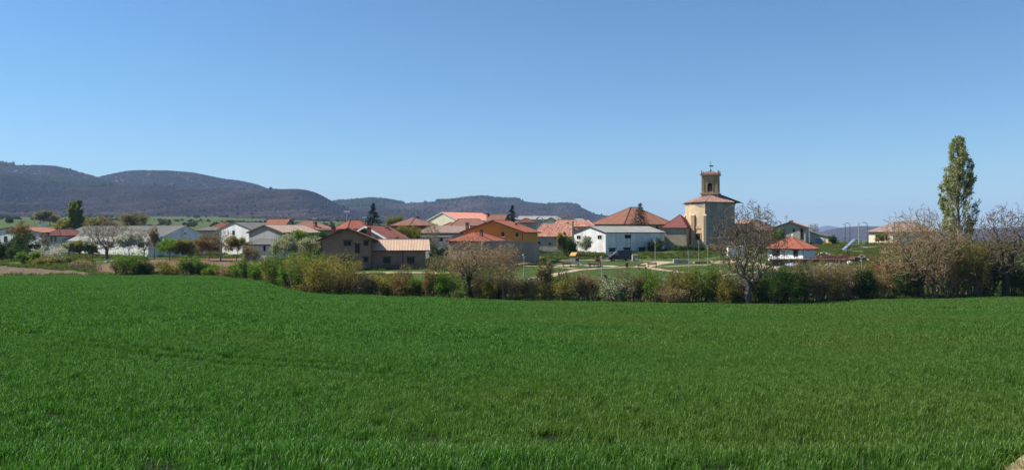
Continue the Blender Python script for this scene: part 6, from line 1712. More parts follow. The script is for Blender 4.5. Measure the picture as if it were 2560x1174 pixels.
tree('far_tree', 'green-grey tree right of the two poplars', 214, 0, 541, 22, BARK_brown, LF['grey'], 4, 0.5, d=420, seed=74, trunk=0.2, r=0.2, lspread=0.4)
tree('far_tree', 'brown tree behind the warehouse ridge, left', 245, 0, 545, 44, BARK_brown, LF['olive'], 3, 0.45, d=330, seed=75, trunk=0.2, r=0.2, lspread=0.4)
tree('far_tree', 'grey-green tree behind the warehouse ridge, right', 332, 0, 537, 42, BARK_brown, LF['grey'], 4, 0.45, d=330, seed=76, trunk=0.2, r=0.2, lspread=0.4)
crown_tree('far_tree', 'bare brown spreading tree above the mottled roofs', 1412, 0, 528, 62, BARK_brown, LF['twig'], 2, 0.3, d=300, seed=77, trunk=0.2, r=0.25, tw=0.04, n=500, lspread=0.3)
tree('far_tree', 'bare brown tree left of the brown hip roof', 985, 0, 543, 44, BARK_brown, LF['olive'], 3, 0.35, d=280, seed=78, trunk=0.2, r=0.2, tw=0.04, lspread=0.3)
crown_tree('far_tree', 'pale grey leafless tree right of the beige house', 2034, 0, 556, 30, BARK_grey, LF['twig'], 1, 0.25, d=262, seed=79, trunk=0.3, r=0.12, tw=0.04, n=500)
bush('garden_bush', 'dark clipped conifer beside the cream garage', 2081, 0, 591, 14, 'dark', D_, d=221, seed=221, lsize=0.26, dense=1.4)
bush('flower_bed', 'yellow flowering patch beside the cream garage', 2070, 0, 608, 16, 'yellow', D_, d=217, seed=222, lsize=0.2, stems=8, cat='flowers')
tree('garden_tree', 'thin tree before the yellowish house wall', 2206, 0, 585, 26, BARK_brown, LF['olive'], 3, 0.22, d=210, seed=80, trunk=0.35, r=0.08)
bush('garden_bush', 'creeper bush between beige house and nave', 1944, 0, 574, 26, 'green', D_, d=217, seed=223, lsize=0.3)

# far hedgerows and copses on the plain: uncountable
rng = np.random.RandomState(5); pts = []; scs = []
def row(x0, y0_, d0, x1, d1, n, s, jit=6):
    n *= 2
    t = np.clip(rng.choice(rng.uniform(0, 1, max(3, n // 9)), n) + rng.normal(0, 0.022, n), 0, 1); d = d0 + (d1 - d0) * t + rng.normal(0, jit * 1.5, n); px = x0 + (x1 - x0) * t
    x = (px - 1280) / F * d; pts.append(np.stack([x, d, gz_np(x, d)], -1)); scs.append(s * rng.uniform(0.5, 1.3, n))
row(-300, 0, 800, 330, 900, 36, 3.2, 30); row(330, 0, 700, 620, 640, 60, 2.6, 24); row(520, 0, 560, 760, 600, 70, 2.8, 18); row(380, 0, 980, 900, 900, 70, 2.6, 40)
row(420, 0, 1450, 1000, 1500, 70, 5, 90); row(-300, 0, 1550, 330, 1600, 60, 5, 80); row(760, 0, 700, 1000, 760, 60, 2.6, 20); row(250, 0, 560, 480, 500, 50, 2.4, 10)
row(1900, 0, 1500, 2700, 1700, 60, 3.0, 60); row(1500, 0, 500, 1950, 520, 30, 2, 10)
pts = np.concatenate(pts); scs = np.concatenate(scs) * 0.55
M_copse = crownmat('copse_crowns', [(0.07, 0.08, 0.042), (0.10, 0.105, 0.058), (0.14, 0.12, 0.085), (0.08, 0.10, 0.048)])
def leafy_blob(name, seed):
    r = np.random.RandomState(seed); p = norm(r.normal(size=(260, 3))) * (r.uniform(0.3, 1, (260, 1)) ** 0.5); p[:, 2] = p[:, 2] * 0.8 + 0.75
    v, f = leaves(r, p, 0.42, asp=0.8); return source(name, v, f, M_copse)
scatter('hedgerows', pts, rng.uniform(0, 6.28, len(pts)), scs, rng.randint(0, 3, len(pts)), [leafy_blob('copse_src%d' % k, k) for k in range(3)],
        'far hedgerows and copses between village and hills')

# rough grass on the banks and plots
def tufts(name, label, n, fn, srcs, seed, s0=0.7, s1=1.4):
    rng = np.random.RandomState(seed); px = rng.uniform(-250, 2800, n * 3); d = np.sqrt(rng.uniform(86 ** 2, 240 ** 2, n * 3))
    ok = d > edge_d(px) - 0.4
    ok &= fn(px, d, rng)
    px, d = px[ok][:n], d[ok][:n]; x = (px - 1280) / F * d
    scatter(name, np.stack([x, d, gz_np(x, d)], -1), rng.uniform(0, 6.28, len(x)), rng.uniform(s0, s1, len(x)), rng.randint(0, len(srcs), len(x)), srcs, label)
gsrc = [blade_clump('tuft%d' % q, LF['grass'], 30, 0.45, 0.15, 0.5, 0.06, 60 + q, 0.9) for q in range(4)]
STRAW = lambda px, d: (px > 872) & (px < 1155) & (d > 126) & (d < 137)
PARK = lambda px, d: (px > 1285) & (px < 1960) & (d > 112) & (d < 178)
def PLOT(px, d):
    py = HOR - (gz_np((px - 1280) / F * d, d) - CZ) / d * F
    return ((px < 300) & (py > 666 + px * 0.07) & (py < 691)) | ((px > 236) & (px < 690) & (py > 646) & (py < 684))
tufts('rough_grass', 'rough grass and weeds on banks around the village', 26000, lambda px, d, r: ~PARK(px, d) & ~PLOT(px, d) & ~STRAW(px, d) & (vnoise(px / 40.0, d / 6.0, 4) > -0.3), gsrc, 1)
tufts('edge_grass', 'taller grass fringing the far edge of the field', 9000, lambda px, d, r: d < edge_d(px) + 1.6 + r.uniform(0, 2, len(px)), gsrc, 2, 0.8, 1.5)
# ------------------------------------------------------------------ plots, lawn, paths, road
M_soil = surf('ploughed_soil', (0.125, 0.088, 0.062), (0.185, 0.132, 0.095), 1.2, stretch=(1, 0.35, 1), stain=(0.10, 0.08, 0.045), stain_scale=0.2, stain_stretch=(1, 1, 1), bump_d=0.12, bump_s=0.9, spec=0.05)
M_soil2 = surf('reddish_garden_soil', (0.15, 0.095, 0.06), (0.21, 0.135, 0.088), 1.0, stain=(0.12, 0.10, 0.05), stain_scale=0.25, stain_stretch=(1, 1, 1), bump_d=0.12, bump_s=0.9, spec=0.05)
M_lawn = surf('mown_lawn', (0.045, 0.078, 0.02), (0.065, 0.10, 0.028), 1.5, stain=(0.085, 0.10, 0.04), stain_scale=0.08, stain_stretch=(1, 1, 1), spec=0.05, bump_d=0.04)
M_path = surf('pale_gravel_path', (0.36, 0.28, 0.18), (0.46, 0.37, 0.25), 2.5, stain=(0.25, 0.2, 0.12), stain_scale=0.3, stain_stretch=(1, 1, 1), spec=0.05)
M_dry = surf('dry_straw_ground', (0.26, 0.20, 0.11), (0.38, 0.31, 0.18), 1.4, stain=(0.12, 0.13, 0.04), stain_scale=0.3, stain_stretch=(1, 1, 1), spec=0.05, bump_d=0.06)
M_asph = surf('worn_asphalt', (0.12, 0.12, 0.125), (0.17, 0.17, 0.17), 1.5, stain=(0.2, 0.19, 0.17), stain_scale=0.1, stain_stretch=(1, 1, 1))
M_stone = surf('pale_limestone', (0.34, 0.31, 0.25), (0.50, 0.46, 0.38), 1.6, stain=(0.2, 0.18, 0.14), stain_scale=0.6, bump_d=0.05, bump_s=0.7)
def gp(*xy): return [GP(x, y) for x, y in xy]
drape_poly('ploughed_plot', gp((-260, 664), (0, 667), (90, 671), (170, 677), (250, 684), (300, 689), (200, 690), (0, 690.5), (-260, 691)), M_soil, 0.05, 1.2, 'brown ploughed plot at the left beyond the wheat')
drape_poly('garden_plot', gp((236, 676), (238, 662), (300, 655), (360, 648), (480, 646), (600, 645), (664, 646), (690, 652), (640, 676), (560, 686), (420, 682), (300, 683)), M_soil2, 0.05, 1.2, 'reddish dug plot behind the left hedge')
drape_poly('lawn', gp((1296, 699), (1286, 668), (1330, 658), (1430, 651.5), (1530, 652.5), (1680, 655), (1770, 658), (1850, 668), (1930, 684), (1880, 700), (1700, 706), (1500, 706), (1380, 702)), M_lawn, 0.05, 1.2, 'mown green lawn of the village park')
drape_strip('path', gp((1286, 661), (1330, 657.5), (1380, 654), (1430, 651), (1530, 652), (1600, 653), (1680, 655), (1760, 658)), 1.5, M_path, 0.09, label='upper pale gravel path past the van')
drape_strip('path', gp((1296, 663), (1340, 666), (1400, 669), (1440, 672.5)), 1.3, M_path, 0.088, label='gravel path leading left from the playground')
drape_strip('path', gp((1338, 700), (1360, 694), (1390, 686), (1440, 676), (1500, 671), (1560, 668.5), (1612, 667.5)), 1.7, M_path, 0.084, label='long gravel path in front of the playground')
drape_strip('path', gp((1668, 655), (1640, 659), (1618, 665), (1606, 669)), [4.6, 3.2], M_path, 0.094, label='broad gravel junction by the red bench')
drape_strip('path', gp((1600, 668), (1630, 671), (1662, 676.5), (1700, 680.5), (1730, 683)), [2.4, 1.5], M_path, 0.08, label='gravel path running right from the junction')
drape_strip('path', gp((1630, 667), (1680, 666), (1730, 663.5), (1775, 661.5)), 1.1, M_path, 0.076, label='thin gravel path right of the bench')
drape_strip('path', gp((1400, 665.5), (1440, 663), (1480, 665), (1540, 667)), [3.0, 2.2], surf('play_sand', (0.42, 0.36, 0.29), (0.52, 0.45, 0.37), 2), 0.1, label='sandy playground patch')
drape_strip('dry_strip', gp((870, 684), (940, 683), (1000, 682), (1060, 682), (1110, 683), (1150, 686)), [4.0, 5.0], M_dry, 0.06, jitter=0.5, label='strip of dry straw before the brick house')
drape_strip('track', gp((540, 687), (500, 688), (440, 689.5), (380, 691)), [0.9, 0.5], M_dry, 0.06, label='pale dirt track at the hedge end')
drape_strip('path', gp((1062, 650), (1090, 642), (1130, 638), (1170, 642), (1200, 650)), [1.2, 2.0], M_stone, 0.06, jitter=0.3, label='pale stony path beside the brick wing')
drape_strip('road', [G(2030, 262), G(2060, 240), G(2100, 221), G(2170, 203), G(2260, 188), G(2400, 176), G(2700, 168)], 4.2, M_asph, 0.06, step=2, label='grey village road curving down at the right')
drape_strip('verge', [G(2040, 268), G(2080, 246), G(2140, 224), G(2200, 214)], 3.0, M_soil, 0.05, step=2, jitter=0.5, label='brown bare verge beside the road')
drape_strip('field_margin', [Vector((x, y, 0)) for x, y in TRACK], 0.42, M_dry, 0.07, step=0.25, jitter=0.12, label='dry bare margin cutting the field corner')
LFdry = leafmat('dry_straw', [(0.20, 0.15, 0.07), (0.28, 0.22, 0.11), (0.34, 0.27, 0.15), (0.12, 0.13, 0.04)], 0.3)
rng = np.random.RandomState(9); n = 420; t = rng.uniform(0, 1, n) ** 1.4 * 0.6
tp = np.array(TRACK); seg = np.concatenate([[0], np.cumsum(np.hypot(*np.diff(tp, axis=0).T))]); q = t * seg[-1]
x = np.interp(q, seg, tp[:, 0]) + rng.normal(0, 0.10, n); y = np.interp(q, seg, tp[:, 1]) + rng.normal(0, 0.10, n)
scatter('dry_grass', np.stack([x, y, gz_np(x, y) + 0.05], -1), rng.uniform(0, 6.28, n), rng.uniform(0.6, 1.3, n), rng.randint(0, 2, n),
        [blade_clump('dry%d' % k, LFdry, 16, 0.10, 0.04, 0.12, 0.006, 90 + k, 1.3) for k in range(2)], 'dry straw along the field margin')
# mown grass relief on the lawn
rng = np.random.RandomState(11); n = 5200; px = rng.uniform(1290, 1930, n); d = rng.uniform(112, 176, n); x = (px - 1280) / F * d
scatter('lawn_grass', np.stack([x, d, gz_np(x, d) + 0.03], -1), rng.uniform(0, 6.28, n), rng.uniform(0.3, 0.55, n), rng.randint(0, 2, n),
        [blade_clump('lawnsrc%d' % k, LF['grass'], 22, 0.9, 0.1, 0.25, 0.06, 95 + k, 0.9) for k in range(2)], 'short grass of the park lawn')

# clods along the dug plot
rng = np.random.RandomState(12); n = 1400; px = rng.uniform(-150, 690, n); d = rng.uniform(121, 172, n)
py = HOR - (gz_np((px - 1280) / F * d, d) - CZ) / d * F
ok = ((px < 290) & (py > 667 + px * 0.07) & (py < 690)) | ((px > 240) & (px < 680) & (py > 648) & (py < 682))
px, d = px[ok], d[ok]; x = (px - 1280) / F * d
clod = crown_blob('clod_src', M_soil2, 3)
scatter('clods', np.stack([x, d, gz_np(x, d)], -1), rng.uniform(0, 6.28, len(x)), rng.uniform(0.1, 0.3, len(x)), np.zeros(len(x)), [clod], 'loose clods of dug earth')

# ------------------------------------------------------------------ park furniture
M_lamp = plain('pale_green_grey_post', (0.30, 0.335, 0.32), rough=0.5)
M_lampd = plain('dark_lamp_hood', (0.06, 0.065, 0.07), rough=0.4)
M_globe = plain('frosted_lamp_globe', (0.55, 0.57, 0.58), rough=0.3)
def park_lamp(label, px, ytop, ybase=None, d=None):
    b = GP(px, ybase) if d is None else G(px, d)
    H = CZ + (HOR - ytop) / F * b.y - b.z
    r_ = empty('park_lamp', b, label, 'lamp post', 'park lamp posts')
    MB().lathe(b, [(0.10, -0.1), (0.10, 0.45), (0.055, 0.5), (0.042, H - 0.75)], 8).build('post', M_lamp, r_)
    MB().lathe(b + UPZ * (H - 0.75), [(0.05, 0), (0.09, 0.03), (0.19, 0.28), (0.19, 0.42)], 10).build('globe', M_globe, r_, smooth=True)
    MB().lathe(b + UPZ * (H - 0.33), [(0.21, 0), (0.36, 0.03), (0.30, 0.14), (0.08, 0.30), (0.02, 0.33)], 10).build('hood', M_lampd, r_)
    return r_
park_lamp('park lamp post behind the slender forked tree, left of the arch fountain', 1310, 633, 694)
park_lamp('park lamp post in front of the white barn gable', 1444, 602, d=180)
park_lamp('park lamp post beside the climbing frame', 1505, 638, 692)
park_lamp('park lamp post by the path junction before the white barn', 1638, 599, 657)
park_lamp('park lamp post on the lawn below the church', 1722, 627, 684)
park_lamp('park lamp post directly below the church window', 1747, 600, 652)
park_lamp('slim lamp post at the shaded foot of the apse', 1769.5, 612, 660)
park_lamp('lamp post partly hidden by the forked walnut', 1894, 628, 668)
park_lamp('lamp post below the terrace rubble at the right', 2154, 634, 702)
park_lamp('lamp post behind the ivy-clad tree', 1190, 616, 668)
park_lamp('lamp post behind the slender forked tree', 1254, 612, 664)

# van
VB = G(1550, 173.5)
VAN = empty('van', VB, 'black panel van parked beside the white barn', 'van')
M_van = plain('black_van_paint', (0.012, 0.013, 0.017), rough=0.25, spec=0.5, var=0.05)
M_tyre = plain('tyre_rubber', (0.018, 0.018, 0.018), rough=0.8)
M_rim = plain('steel_wheel_rim', (0.30, 0.31, 0.32), rough=0.35, metal=0.6)
M_bump = plain('dark_plastic_bumper', (0.03, 0.03, 0.033))
M_vglass = plain('tinted_car_glass', (0.10, 0.14, 0.16), rough=0.08, spec=0.6)
M_hl = plain('headlight_lens', (0.55, 0.56, 0.58), rough=0.1, spec=0.6)
va = math.radians(4); vx = Vector((math.cos(va), math.sin(va), 0)); vy = Vector((-math.sin(va), math.cos(va), 0)); L_ = 4.95
vo = VB - vx * L_ / 2 - vy * 0.95
prof = [(0.0, .42), (-0.02, .85), (.10, 1.05), (.55, 1.22), (.95, 1.38), (1.55, 2.08), (1.75, 2.22), (2.1, 2.30), (4.7, 2.30), (4.88, 2.22), (4.95, 1.2), (4.95, .42), (4.55, .40), (3.45, .36), (1.4, .36), (.35, .38)]
def vpt(x, y, z_): return vo + vx * x + vy * y + UPZ * z_
k = len(prof); vs_ = []; fs_ = []
for y_, ins in ((0.0, 0.10), (0.09, 0.0), (1.81, 0.0), (1.90, 0.10)):
    for x, z_ in prof:
        zz = z_ - (ins if z_ > 1.9 else 0); xx = x + (ins * 0.5 if x < 0.5 else -ins * 0.5 if x > 4.5 else 0)
        yy = y_
        if z_ > 1.3: yy = y_ + (0.10 * (z_ - 1.3)) * (1 if y_ < 0.9 else -1)
        vs_.append(vpt(xx, yy, zz))
for r_ in range(3):
    for i in range(k): fs_.append((r_ * k + i, r_ * k + (i + 1) % k, (r_ + 1) * k + (i + 1) % k, (r_ + 1) * k + i))
fs_ += [tuple(range(k))[::-1], tuple(range(3 * k, 4 * k))]
MB().add(vs_, fs_).build('body', M_van, VAN)
def side_panel(nm, pts_, mat, par, y_=-0.012, t=0.02, yt=0.10):
    P_ = [vpt(x, y_ + max(0, (z_ - 1.3)) * yt, z_) for x, z_ in pts_]
    return MB().prism(P_, -vy, 0, t).build(nm, mat, par)
side_panel('side_window', [(1.12, 1.36), (1.95, 1.36), (1.95, 1.95), (1.62, 1.95)], M_vglass, VAN)
dr_ = side_panel('door', [(1.02, 0.55), (2.02, 0.55), (2.02, 1.32), (1.02, 1.32)], M_van, VAN)
side_panel('handle', [(1.80, 1.14), (1.96, 1.14), (1.96, 1.19), (1.80, 1.19)], M_bump, dr_, -0.035, 0.03)
side_panel('side_moulding', [(1.4, 0.62), (3.5, 0.62), (3.5, 0.72), (1.4, 0.72)], M_bump, VAN)
side_panel('headlight', [(0.02, 0.86), (0.34, 0.92), (0.50, 1.12), (0.14, 1.02)], M_hl, VAN)
side_panel('tail_light', [(4.80, 1.1), (4.92, 1.1), (4.92, 1.6), (4.80, 1.6)], plain('red_tail_light', (0.3, 0.02, 0.02), rough=0.2), VAN)
MB().add([vpt(1.0, .22, 1.435), vpt(1.0, 1.68, 1.435), vpt(1.5, 1.60, 2.02), vpt(1.5, .30, 2.02)], [(0, 1, 2, 3)]).build('windscreen', M_vglass, VAN).location = tuple(Vector((-0.03, 0, 0.03)))
MB().frame_box(vo, vx, vy, UPZ, -0.10, 0.25, 0.06, 1.84, 0.36, 0.72).build('bumper', M_bump, VAN)
MB().frame_box(vo, vx, vy, UPZ, 1.02, 1.12, -0.24, -0.02, 1.34, 1.62).build('wing_mirror', M_bump, VAN)
for wx_ in (0.88, 4.02):
    for wy_ in (0.10, 1.80):
        c_ = vpt(wx_, wy_, 0.34)
        w_ = MB().tube([c_ - vy * 0.12, c_ + vy * 0.12], 0.36, 18).build('wheel', M_tyre, VAN)
        MB().tube([c_ - vy * 0.135, c_ - vy * 0.11], 0.21, 12).build('rim', M_rim, w_)

# play tower with yellow roof
M_tim = surf('play_timber', (0.20, 0.12, 0.07), (0.28, 0.17, 0.10), 3)
M_yel = plain('yellow_play_roof', (0.38, 0.22, 0.03)); M_redp = plain('red_play_panel', (0.42, 0.03, 0.025)); M_blue = plain('blue_grey_play_panel', (0.12, 0.14, 0.2))
def lb(px, py, d): return P(px, py, d)
b = GP(1436, 663); PT = empty('play_tower', b, 'wooden play tower with yellow pitched roof', 'play tower'); dd = b.y
hT = (663 - 631) / F * dd
_ca, _sa = math.cos(-0.7), math.sin(-0.7)
def rt(x, y, z_): return b + Vector((x * _ca - y * _sa, x * _sa + y * _ca, z_))
for sx in (-.62, .62):
    for sy in (-.55, .55): MB().box(rt(sx, sy, -.1), 0.11, 0.11, hT * 0.78, -0.7).build('post', M_tim, PT)
MB().box(b + UPZ * hT * 0.30, 1.35, 1.2, 0.08, -0.7).build('platform', M_tim, PT)
for sy in (-.58, .58): MB().box(rt(0, sy, hT * 0.33), 1.2, 0.05, 0.55, -0.7).build('side_panel', M_blue, PT)
z0 = hT * 0.70
for sg in (-1, 1):
    MB().prism([rt(-.7, 0, hT), rt(.7, 0, hT), rt(.7, sg * .7, z0 + .1), rt(-.7, sg * .7, z0 + .1)], UPZ, 0, 0.06).build('roof', M_yel, PT)
for sx in (-.7, .7): MB().prism([rt(sx, -.7, z0), rt(sx, .7, z0), rt(sx, 0, hT - .08)], (rt(1, 0, 0) - rt(0, 0, 0)), -.03, .03).build('gable', M_redp, PT)
MB().prism([rt(.62, -.3, hT * .32), rt(2.0, -.3, .1), rt(2.0, .3, .1), rt(.62, .3, hT * .32)], UPZ, 0, 0.06).build('slide', M_galv, PT)
# climbing frame
b = GP(1494, 669); CF = empty('climbing_frame', b, 'dark climbing frame with a red board', 'climbing frame'); hC = (669 - 640) / F * b.y
for sx in (-1, 1):
    for sy in (-.6, .6): MB().tube([b + Vector((sx * .75, sy, -.1)), b + Vector((sx * .28, sy * .7, hC))], 0.06, 6).build('post', M_tim, CF)
for q in (.25, .5, .75, .97): MB().tube([b + Vector((-.75 + .47 * q, -.5, hC * q)), b + Vector((.75 - .47 * q, -.5, hC * q))], 0.045, 6).build('bar', M_iron, CF)
MB().box(b + Vector((0, -.5, hC * .55)), 0.75, 0.06, hC * .22).build('board', M_redp, CF)
MB().box(b + Vector((-.1, -.5, hC * .86)), 0.42, 0.06, hC * .16).build('board', M_iron, CF)
MB().box(b + Vector((.3, -.4, 0.05)), 1.2, 0.5, 0.35).build('step', M_blue, CF)
# spring rider
b = GP(1475, 668); SR = empty('spring_rider', b, 'small dark spring rider in the playground sand', 'spring rider')
MB().lathe(b, [(0.1, 0), (0.14, .1), (.1, .2), (.14, .3), (.1, .42)], 8).build('spring', M_iron, SR)
MB().box(b + UPZ * .42, .75, .18, .22).build('seat', M_blue, SR); MB().box(b + Vector((-.25, 0, .64)), .1, .16, .45).build('head', M_lampd, SR)
def bench(label, px, py, rz=0.0, mat=None):
    b = GP(px, py); B = empty('park_bench', b, label, 'bench', 'park benches'); c_, s_ = math.cos(rz), math.sin(rz)
    ax, ay = Vector((c_, s_, 0)), Vector((-s_, c_, 0)); mt = mat or M_woodr
    for q in range(3): MB().frame_box(b, ax, ay, UPZ, -.9, .9, -.28 + q * .17, -.14 + q * .17, .42, .46).build('seat_slat', mt, B)
    for q in range(2): MB().frame_box(b, ax, ay, UPZ, -.9, .9, .24, .28, .58 + q * .18, .72 + q * .18).build('back_slat', mt, B)
    for sx in (-.7, .7):
        MB().frame_box(b, ax, ay, UPZ, sx - .04, sx + .04, -.26, .22, 0, .42).build('leg', M_iron, B)
        MB().frame_box(b, ax, ay, UPZ, sx - .03, sx + .03, .22, .26, .3, .95).build('back_support', M_iron, B)
bench('red-brown park bench at the gravel junction', 1631, 669)
bench('low park bench left of the play tower', 1418, 669, 0.3)
bench('park bench in front of the climbing frame', 1486, 671, 0.1)
bench('dark park bench below the gravel junction', 1606, 674, 0.4)
b = GP(1567, 668.5); BN = empty('litter_bin', b, 'black litter bin beside the long gravel path', 'bin')
MB().lathe(b + UPZ * .12, [(.24, 0), (.28, .05), (.30, .65), (.27, .7)], 12).build('body', M_iron, BN); MB().lathe(b + UPZ * .82, [(.32, 0), (.30, .06), (.05, .12)], 12).build('lid', M_iron, BN); MB().box(b, .12, .12, .14).build('foot', M_iron, BN)
# arch fountain
b = GP(1326, 655); dd = b.y; AF = empty('arch_fountain', b, 'low stone arch fountain with pale curved rim on the park grass', 'fountain')
w_, h_ = 22 / F * dd, 17 / F * dd
pts_ = [b + Vector((-w_ / 2, 0, 0)), b + Vector((-w_ / 2, 0, h_ * .55)), b + Vector((-w_ / 2 + .15, 0, h_ * .82)), b + Vector((-w_ / 2 + .5, 0, h_ * .97)), b + Vector((0, 0, h_)), b + Vector((w_ / 2, 0, h_ * .98))]
MB().tube(pts_, 0.14, 6).build('rim', M_path, AF)
MB().prism([b + Vector((-w_ / 2 + .1, .1, -.1)), b + Vector((w_ / 2, .1, -.1)), b + Vector((w_ / 2, .1, h_ * .92)), b + Vector((0, .1, h_ * .93)), b + Vector((-w_ / 2 + .4, .1, h_ * .85))], (0, 1, 0), 0, .5).build('back_wall', W_rubble, AF)
MB().box(b + Vector((.2, -.5, -.05)), w_ * .8, .8, .55).build('basin', M_stone, AF)
# stone monument beside the van, low wall, kerbs
b = GP(1587, 653); MN = empty('stone_block', b, 'pale squat stone monument at the rear of the van', 'monument')
MB().box(b - UPZ * .1, 1.15, .7, 1.35, .1).build('block', M_stone, MN); MB().box(b + UPZ * 1.251, 1.22, .78, .12, .1).build('cap', M_stone, MN); MB().box(b + Vector((.25, -.37, .15)), .5, .04, .5, .1).build('plaque', W_clean, MN)
b = GP(1703, 658); TR = empty('stone_trough', b, 'long low stone trough on the grass below the church', 'trough')
MB().box(b + Vector((-1.1, 0, -.1)), 1.0, .8, .95).build('end_block', M_stone, TR); MB().box(b + Vector((.45, 0, -.1)), 2.1, .7, .75).build('basin', M_stone, TR); MB().box(b + Vector((.45, 0, .651)), 1.8, .45, .02).build('water', M_glass, TR)
def low_wall(label, pts_, h_, t_=0.45, mat=None, name='stone_wall'):
    mb = MB()
    for p, q in zip(pts_[:-1], pts_[1:]):
        ax = (q - p); ax.z = 0; ln = ax.length; ax = ax.normalized(); n_ = Vector((-ax.y, ax.x, 0)); m_ = max(1, int(ln / 0.8))
        for k_ in range(m_):
            a0, a1 = p + ax * ln * k_ / m_, p + ax * ln * (k_ + 1) / m_
            za, zb_ = gz(a0.x, a0.y), gz(a1.x, a1.y); r1 = random.uniform(-.06, .06)
            mb.add([Zf(a0 - n_ * t_ / 2, za - .3), Zf(a1 - n_ * t_ / 2, zb_ - .3), Zf(a1 + n_ * t_ / 2, zb_ - .3), Zf(a0 + n_ * t_ / 2, za - .3),
                    Zf(a0 - n_ * t_ / 2, za + h_ + r1), Zf(a1 - n_ * t_ / 2, zb_ + h_ + r1), Zf(a1 + n_ * t_ / 2, zb_ + h_ + r1), Zf(a0 + n_ * t_ / 2, za + h_ + r1)],
                   [(0, 1, 5, 4), (1, 2, 6, 5), (2, 3, 7, 6), (3, 0, 4, 7), (4, 5, 6, 7)])
    o = mb.build(name, mat or M_stone); tag(o, label, 'wall'); return o
random.seed(3)
low_wall('pale stone wall climbing right below the church', gp((1735, 659.5), (1775, 658), (1830, 657), (1870, 662), (1905, 668), (1950, 676)), 0.55, mat=W_rubble)
low_wall('short pale stone kerb at the foot of the long path', gp((1322, 699), (1345, 698), (1385, 699)), 0.3, 0.5)
low_wall('short pale stone kerb glimpsed above the dense green bush', gp((1655, 702), (1680, 703), (1698, 703)), 0.3, 0.5)
low_wall('broken stone edging left of the forked walnut', gp((1810, 693), (1840, 690), (1880, 688), (1950, 684)), 0.35, 0.5)
low_wall('pale foundation line below the old stone house', gp((1335, 632), (1370, 631), (1405, 630)), 0.35, 0.5)
b = GP(1801, 686); o = MB().lathe(b, [(.5, -.1), (.62, .2), (.5, .5), (.25, .66), (.02, .7)], 9).build('boulder', W_stone); tag(o, 'rounded golden boulder above the olive bush', 'boulder')
# white annex behind the walnut
H40 = house('annex', 'small white flat-roofed annex behind the walnut crown', (1858, 178), l=1821, R=4, a=80, eave=618, ridge=616, kind='shedR', wall=W_clean, roof=R_fibrel, tile=False, cat='annex', over=0.1, rake=0.1)

# terrace, rubble, solar panel by the pavilion
TE = empty('terrace', G(2090, 140), 'rusty-railed dark terrace stretching right of the pavilion', 'terrace')
tz = CZ + (HOR - 648) / F * 141
def tp_(px, d, z_): return Vector(((px - 1280) / F * d, d, z_))
MB().prism([tp_(1925, 140, tz), tp_(2136, 141, tz), tp_(2136, 145, tz), tp_(1925, 144, tz)], UPZ, -0.22, 0).build('deck', M_wood, TE)
MB().prism([tp_(1930, 140.3, tz), tp_(2134, 141.3, tz), tp_(2134, 144.6, tz), tp_(1930, 143.6, tz)], UPZ, -1.6, -0.23).build('base', surf('dark_rubble_base', (0.16, 0.11, 0.08), (0.26, 0.19, 0.14), 2), TE)
M_rust = surf('rusty_rail', (0.20, 0.07, 0.035), (0.28, 0.11, 0.06), 4)
for k in range(16): MB().box(tp_(2038 + k * 6.2, 140.2 + k * .03, tz), 0.06, 0.06, 0.75).build('rail_post', M_rust, TE)
for q in (.38, .74): MB().tube([tp_(2037, 140.2, tz + q), tp_(2133, 140.7, tz + q)], 0.025, 5).build('rail', M_rust, TE)
MB().prism([tp_(2040, 143.8, tz), tp_(2128, 144.3, tz), tp_(2128, 144.3, tz + .62), tp_(2040, 143.8, tz + .62)], (0, 1, 0), 0, .12).build('back_parapet', surf('salmon_brick_parapet', (0.42, 0.22, 0.14), (0.5, 0.28, 0.19), 2), TE)
MB().prism([tp_(2137, 140.8, tz - .1), tp_(2166, 141, tz - .1), tp_(2166, 141, tz + .38), tp_(2137, 140.8, tz + .38)], (0, 1, 0), 0, 2.5).build('end_box', M_wood, TE)
rng = np.random.RandomState(31)
def rubble(label, px0, px1, y, d, n, hmax, s=0.3):
    mb = MB()
    for _ in range(n):
        t = rng.uniform(); px = px0 + (px1 - px0) * t; dd = d + rng.uniform(-1, 1); b = G(px, dd); hh = hmax * math.sin(math.pi * (0.1 + 0.8 * t)) * rng.uniform(0, 1)
        c_ = b + UPZ * hh; sz = s * rng.uniform(.5, 1.4); q = rng.normal(size=(8, 3)) * 0.12
        R_ = Matrix.Rotation(rng.uniform(0, 3), 3, 'Z') @ Matrix.Rotation(rng.uniform(-.6, .6), 3, 'X')
        cs_ = [c_ + R_ @ Vector(((i & 1) * 2 - 1 + q[i, 0], ((i >> 1) & 1) * 1.4 - .7 + q[i, 1], ((i >> 2) & 1) * 1.1 - .5 + q[i, 2])) * sz * .6 for i in range(8)]
        mb.add(cs_, [(0, 2, 3, 1), (4, 5, 7, 6), (0, 1, 5, 4), (2, 6, 7, 3), (0, 4, 6, 2), (1, 3, 7, 5)])
    o = mb.build('rubble', M_stone); tag(o, label, None, None, 'stuff')
rubble('pile of pale broken stone behind the terrace', 2042, 2086, 0, 150, 120, 1.5, 0.34)
rubble('scattered stones left of the solar panel post', 2088, 2118, 0, 150, 40, .5, 0.3)
rubble('stones behind the right end of the terrace', 2128, 2172, 0, 149, 60, .8, 0.32)
rubble('row of pale stones below the terrace', 2060, 2102, 0, 137.5, 40, .35, 0.26)
SP = empty('solar_panel', G(2121, 147), 'tilted blue solar panel on a dark double post', 'solar panel'); b = G(2121, 147)
for sx in (-.13, .13):
    MB().tube([b + Vector((sx, 0, -.2)), b + Vector((sx, 0, (CZ + (HOR - 610) / F * 147) - b.z))], 0.06, 6).build('post', M_iron, SP)
a_, c_ = P(2108, 624, 147), P(2136, 598, 147)
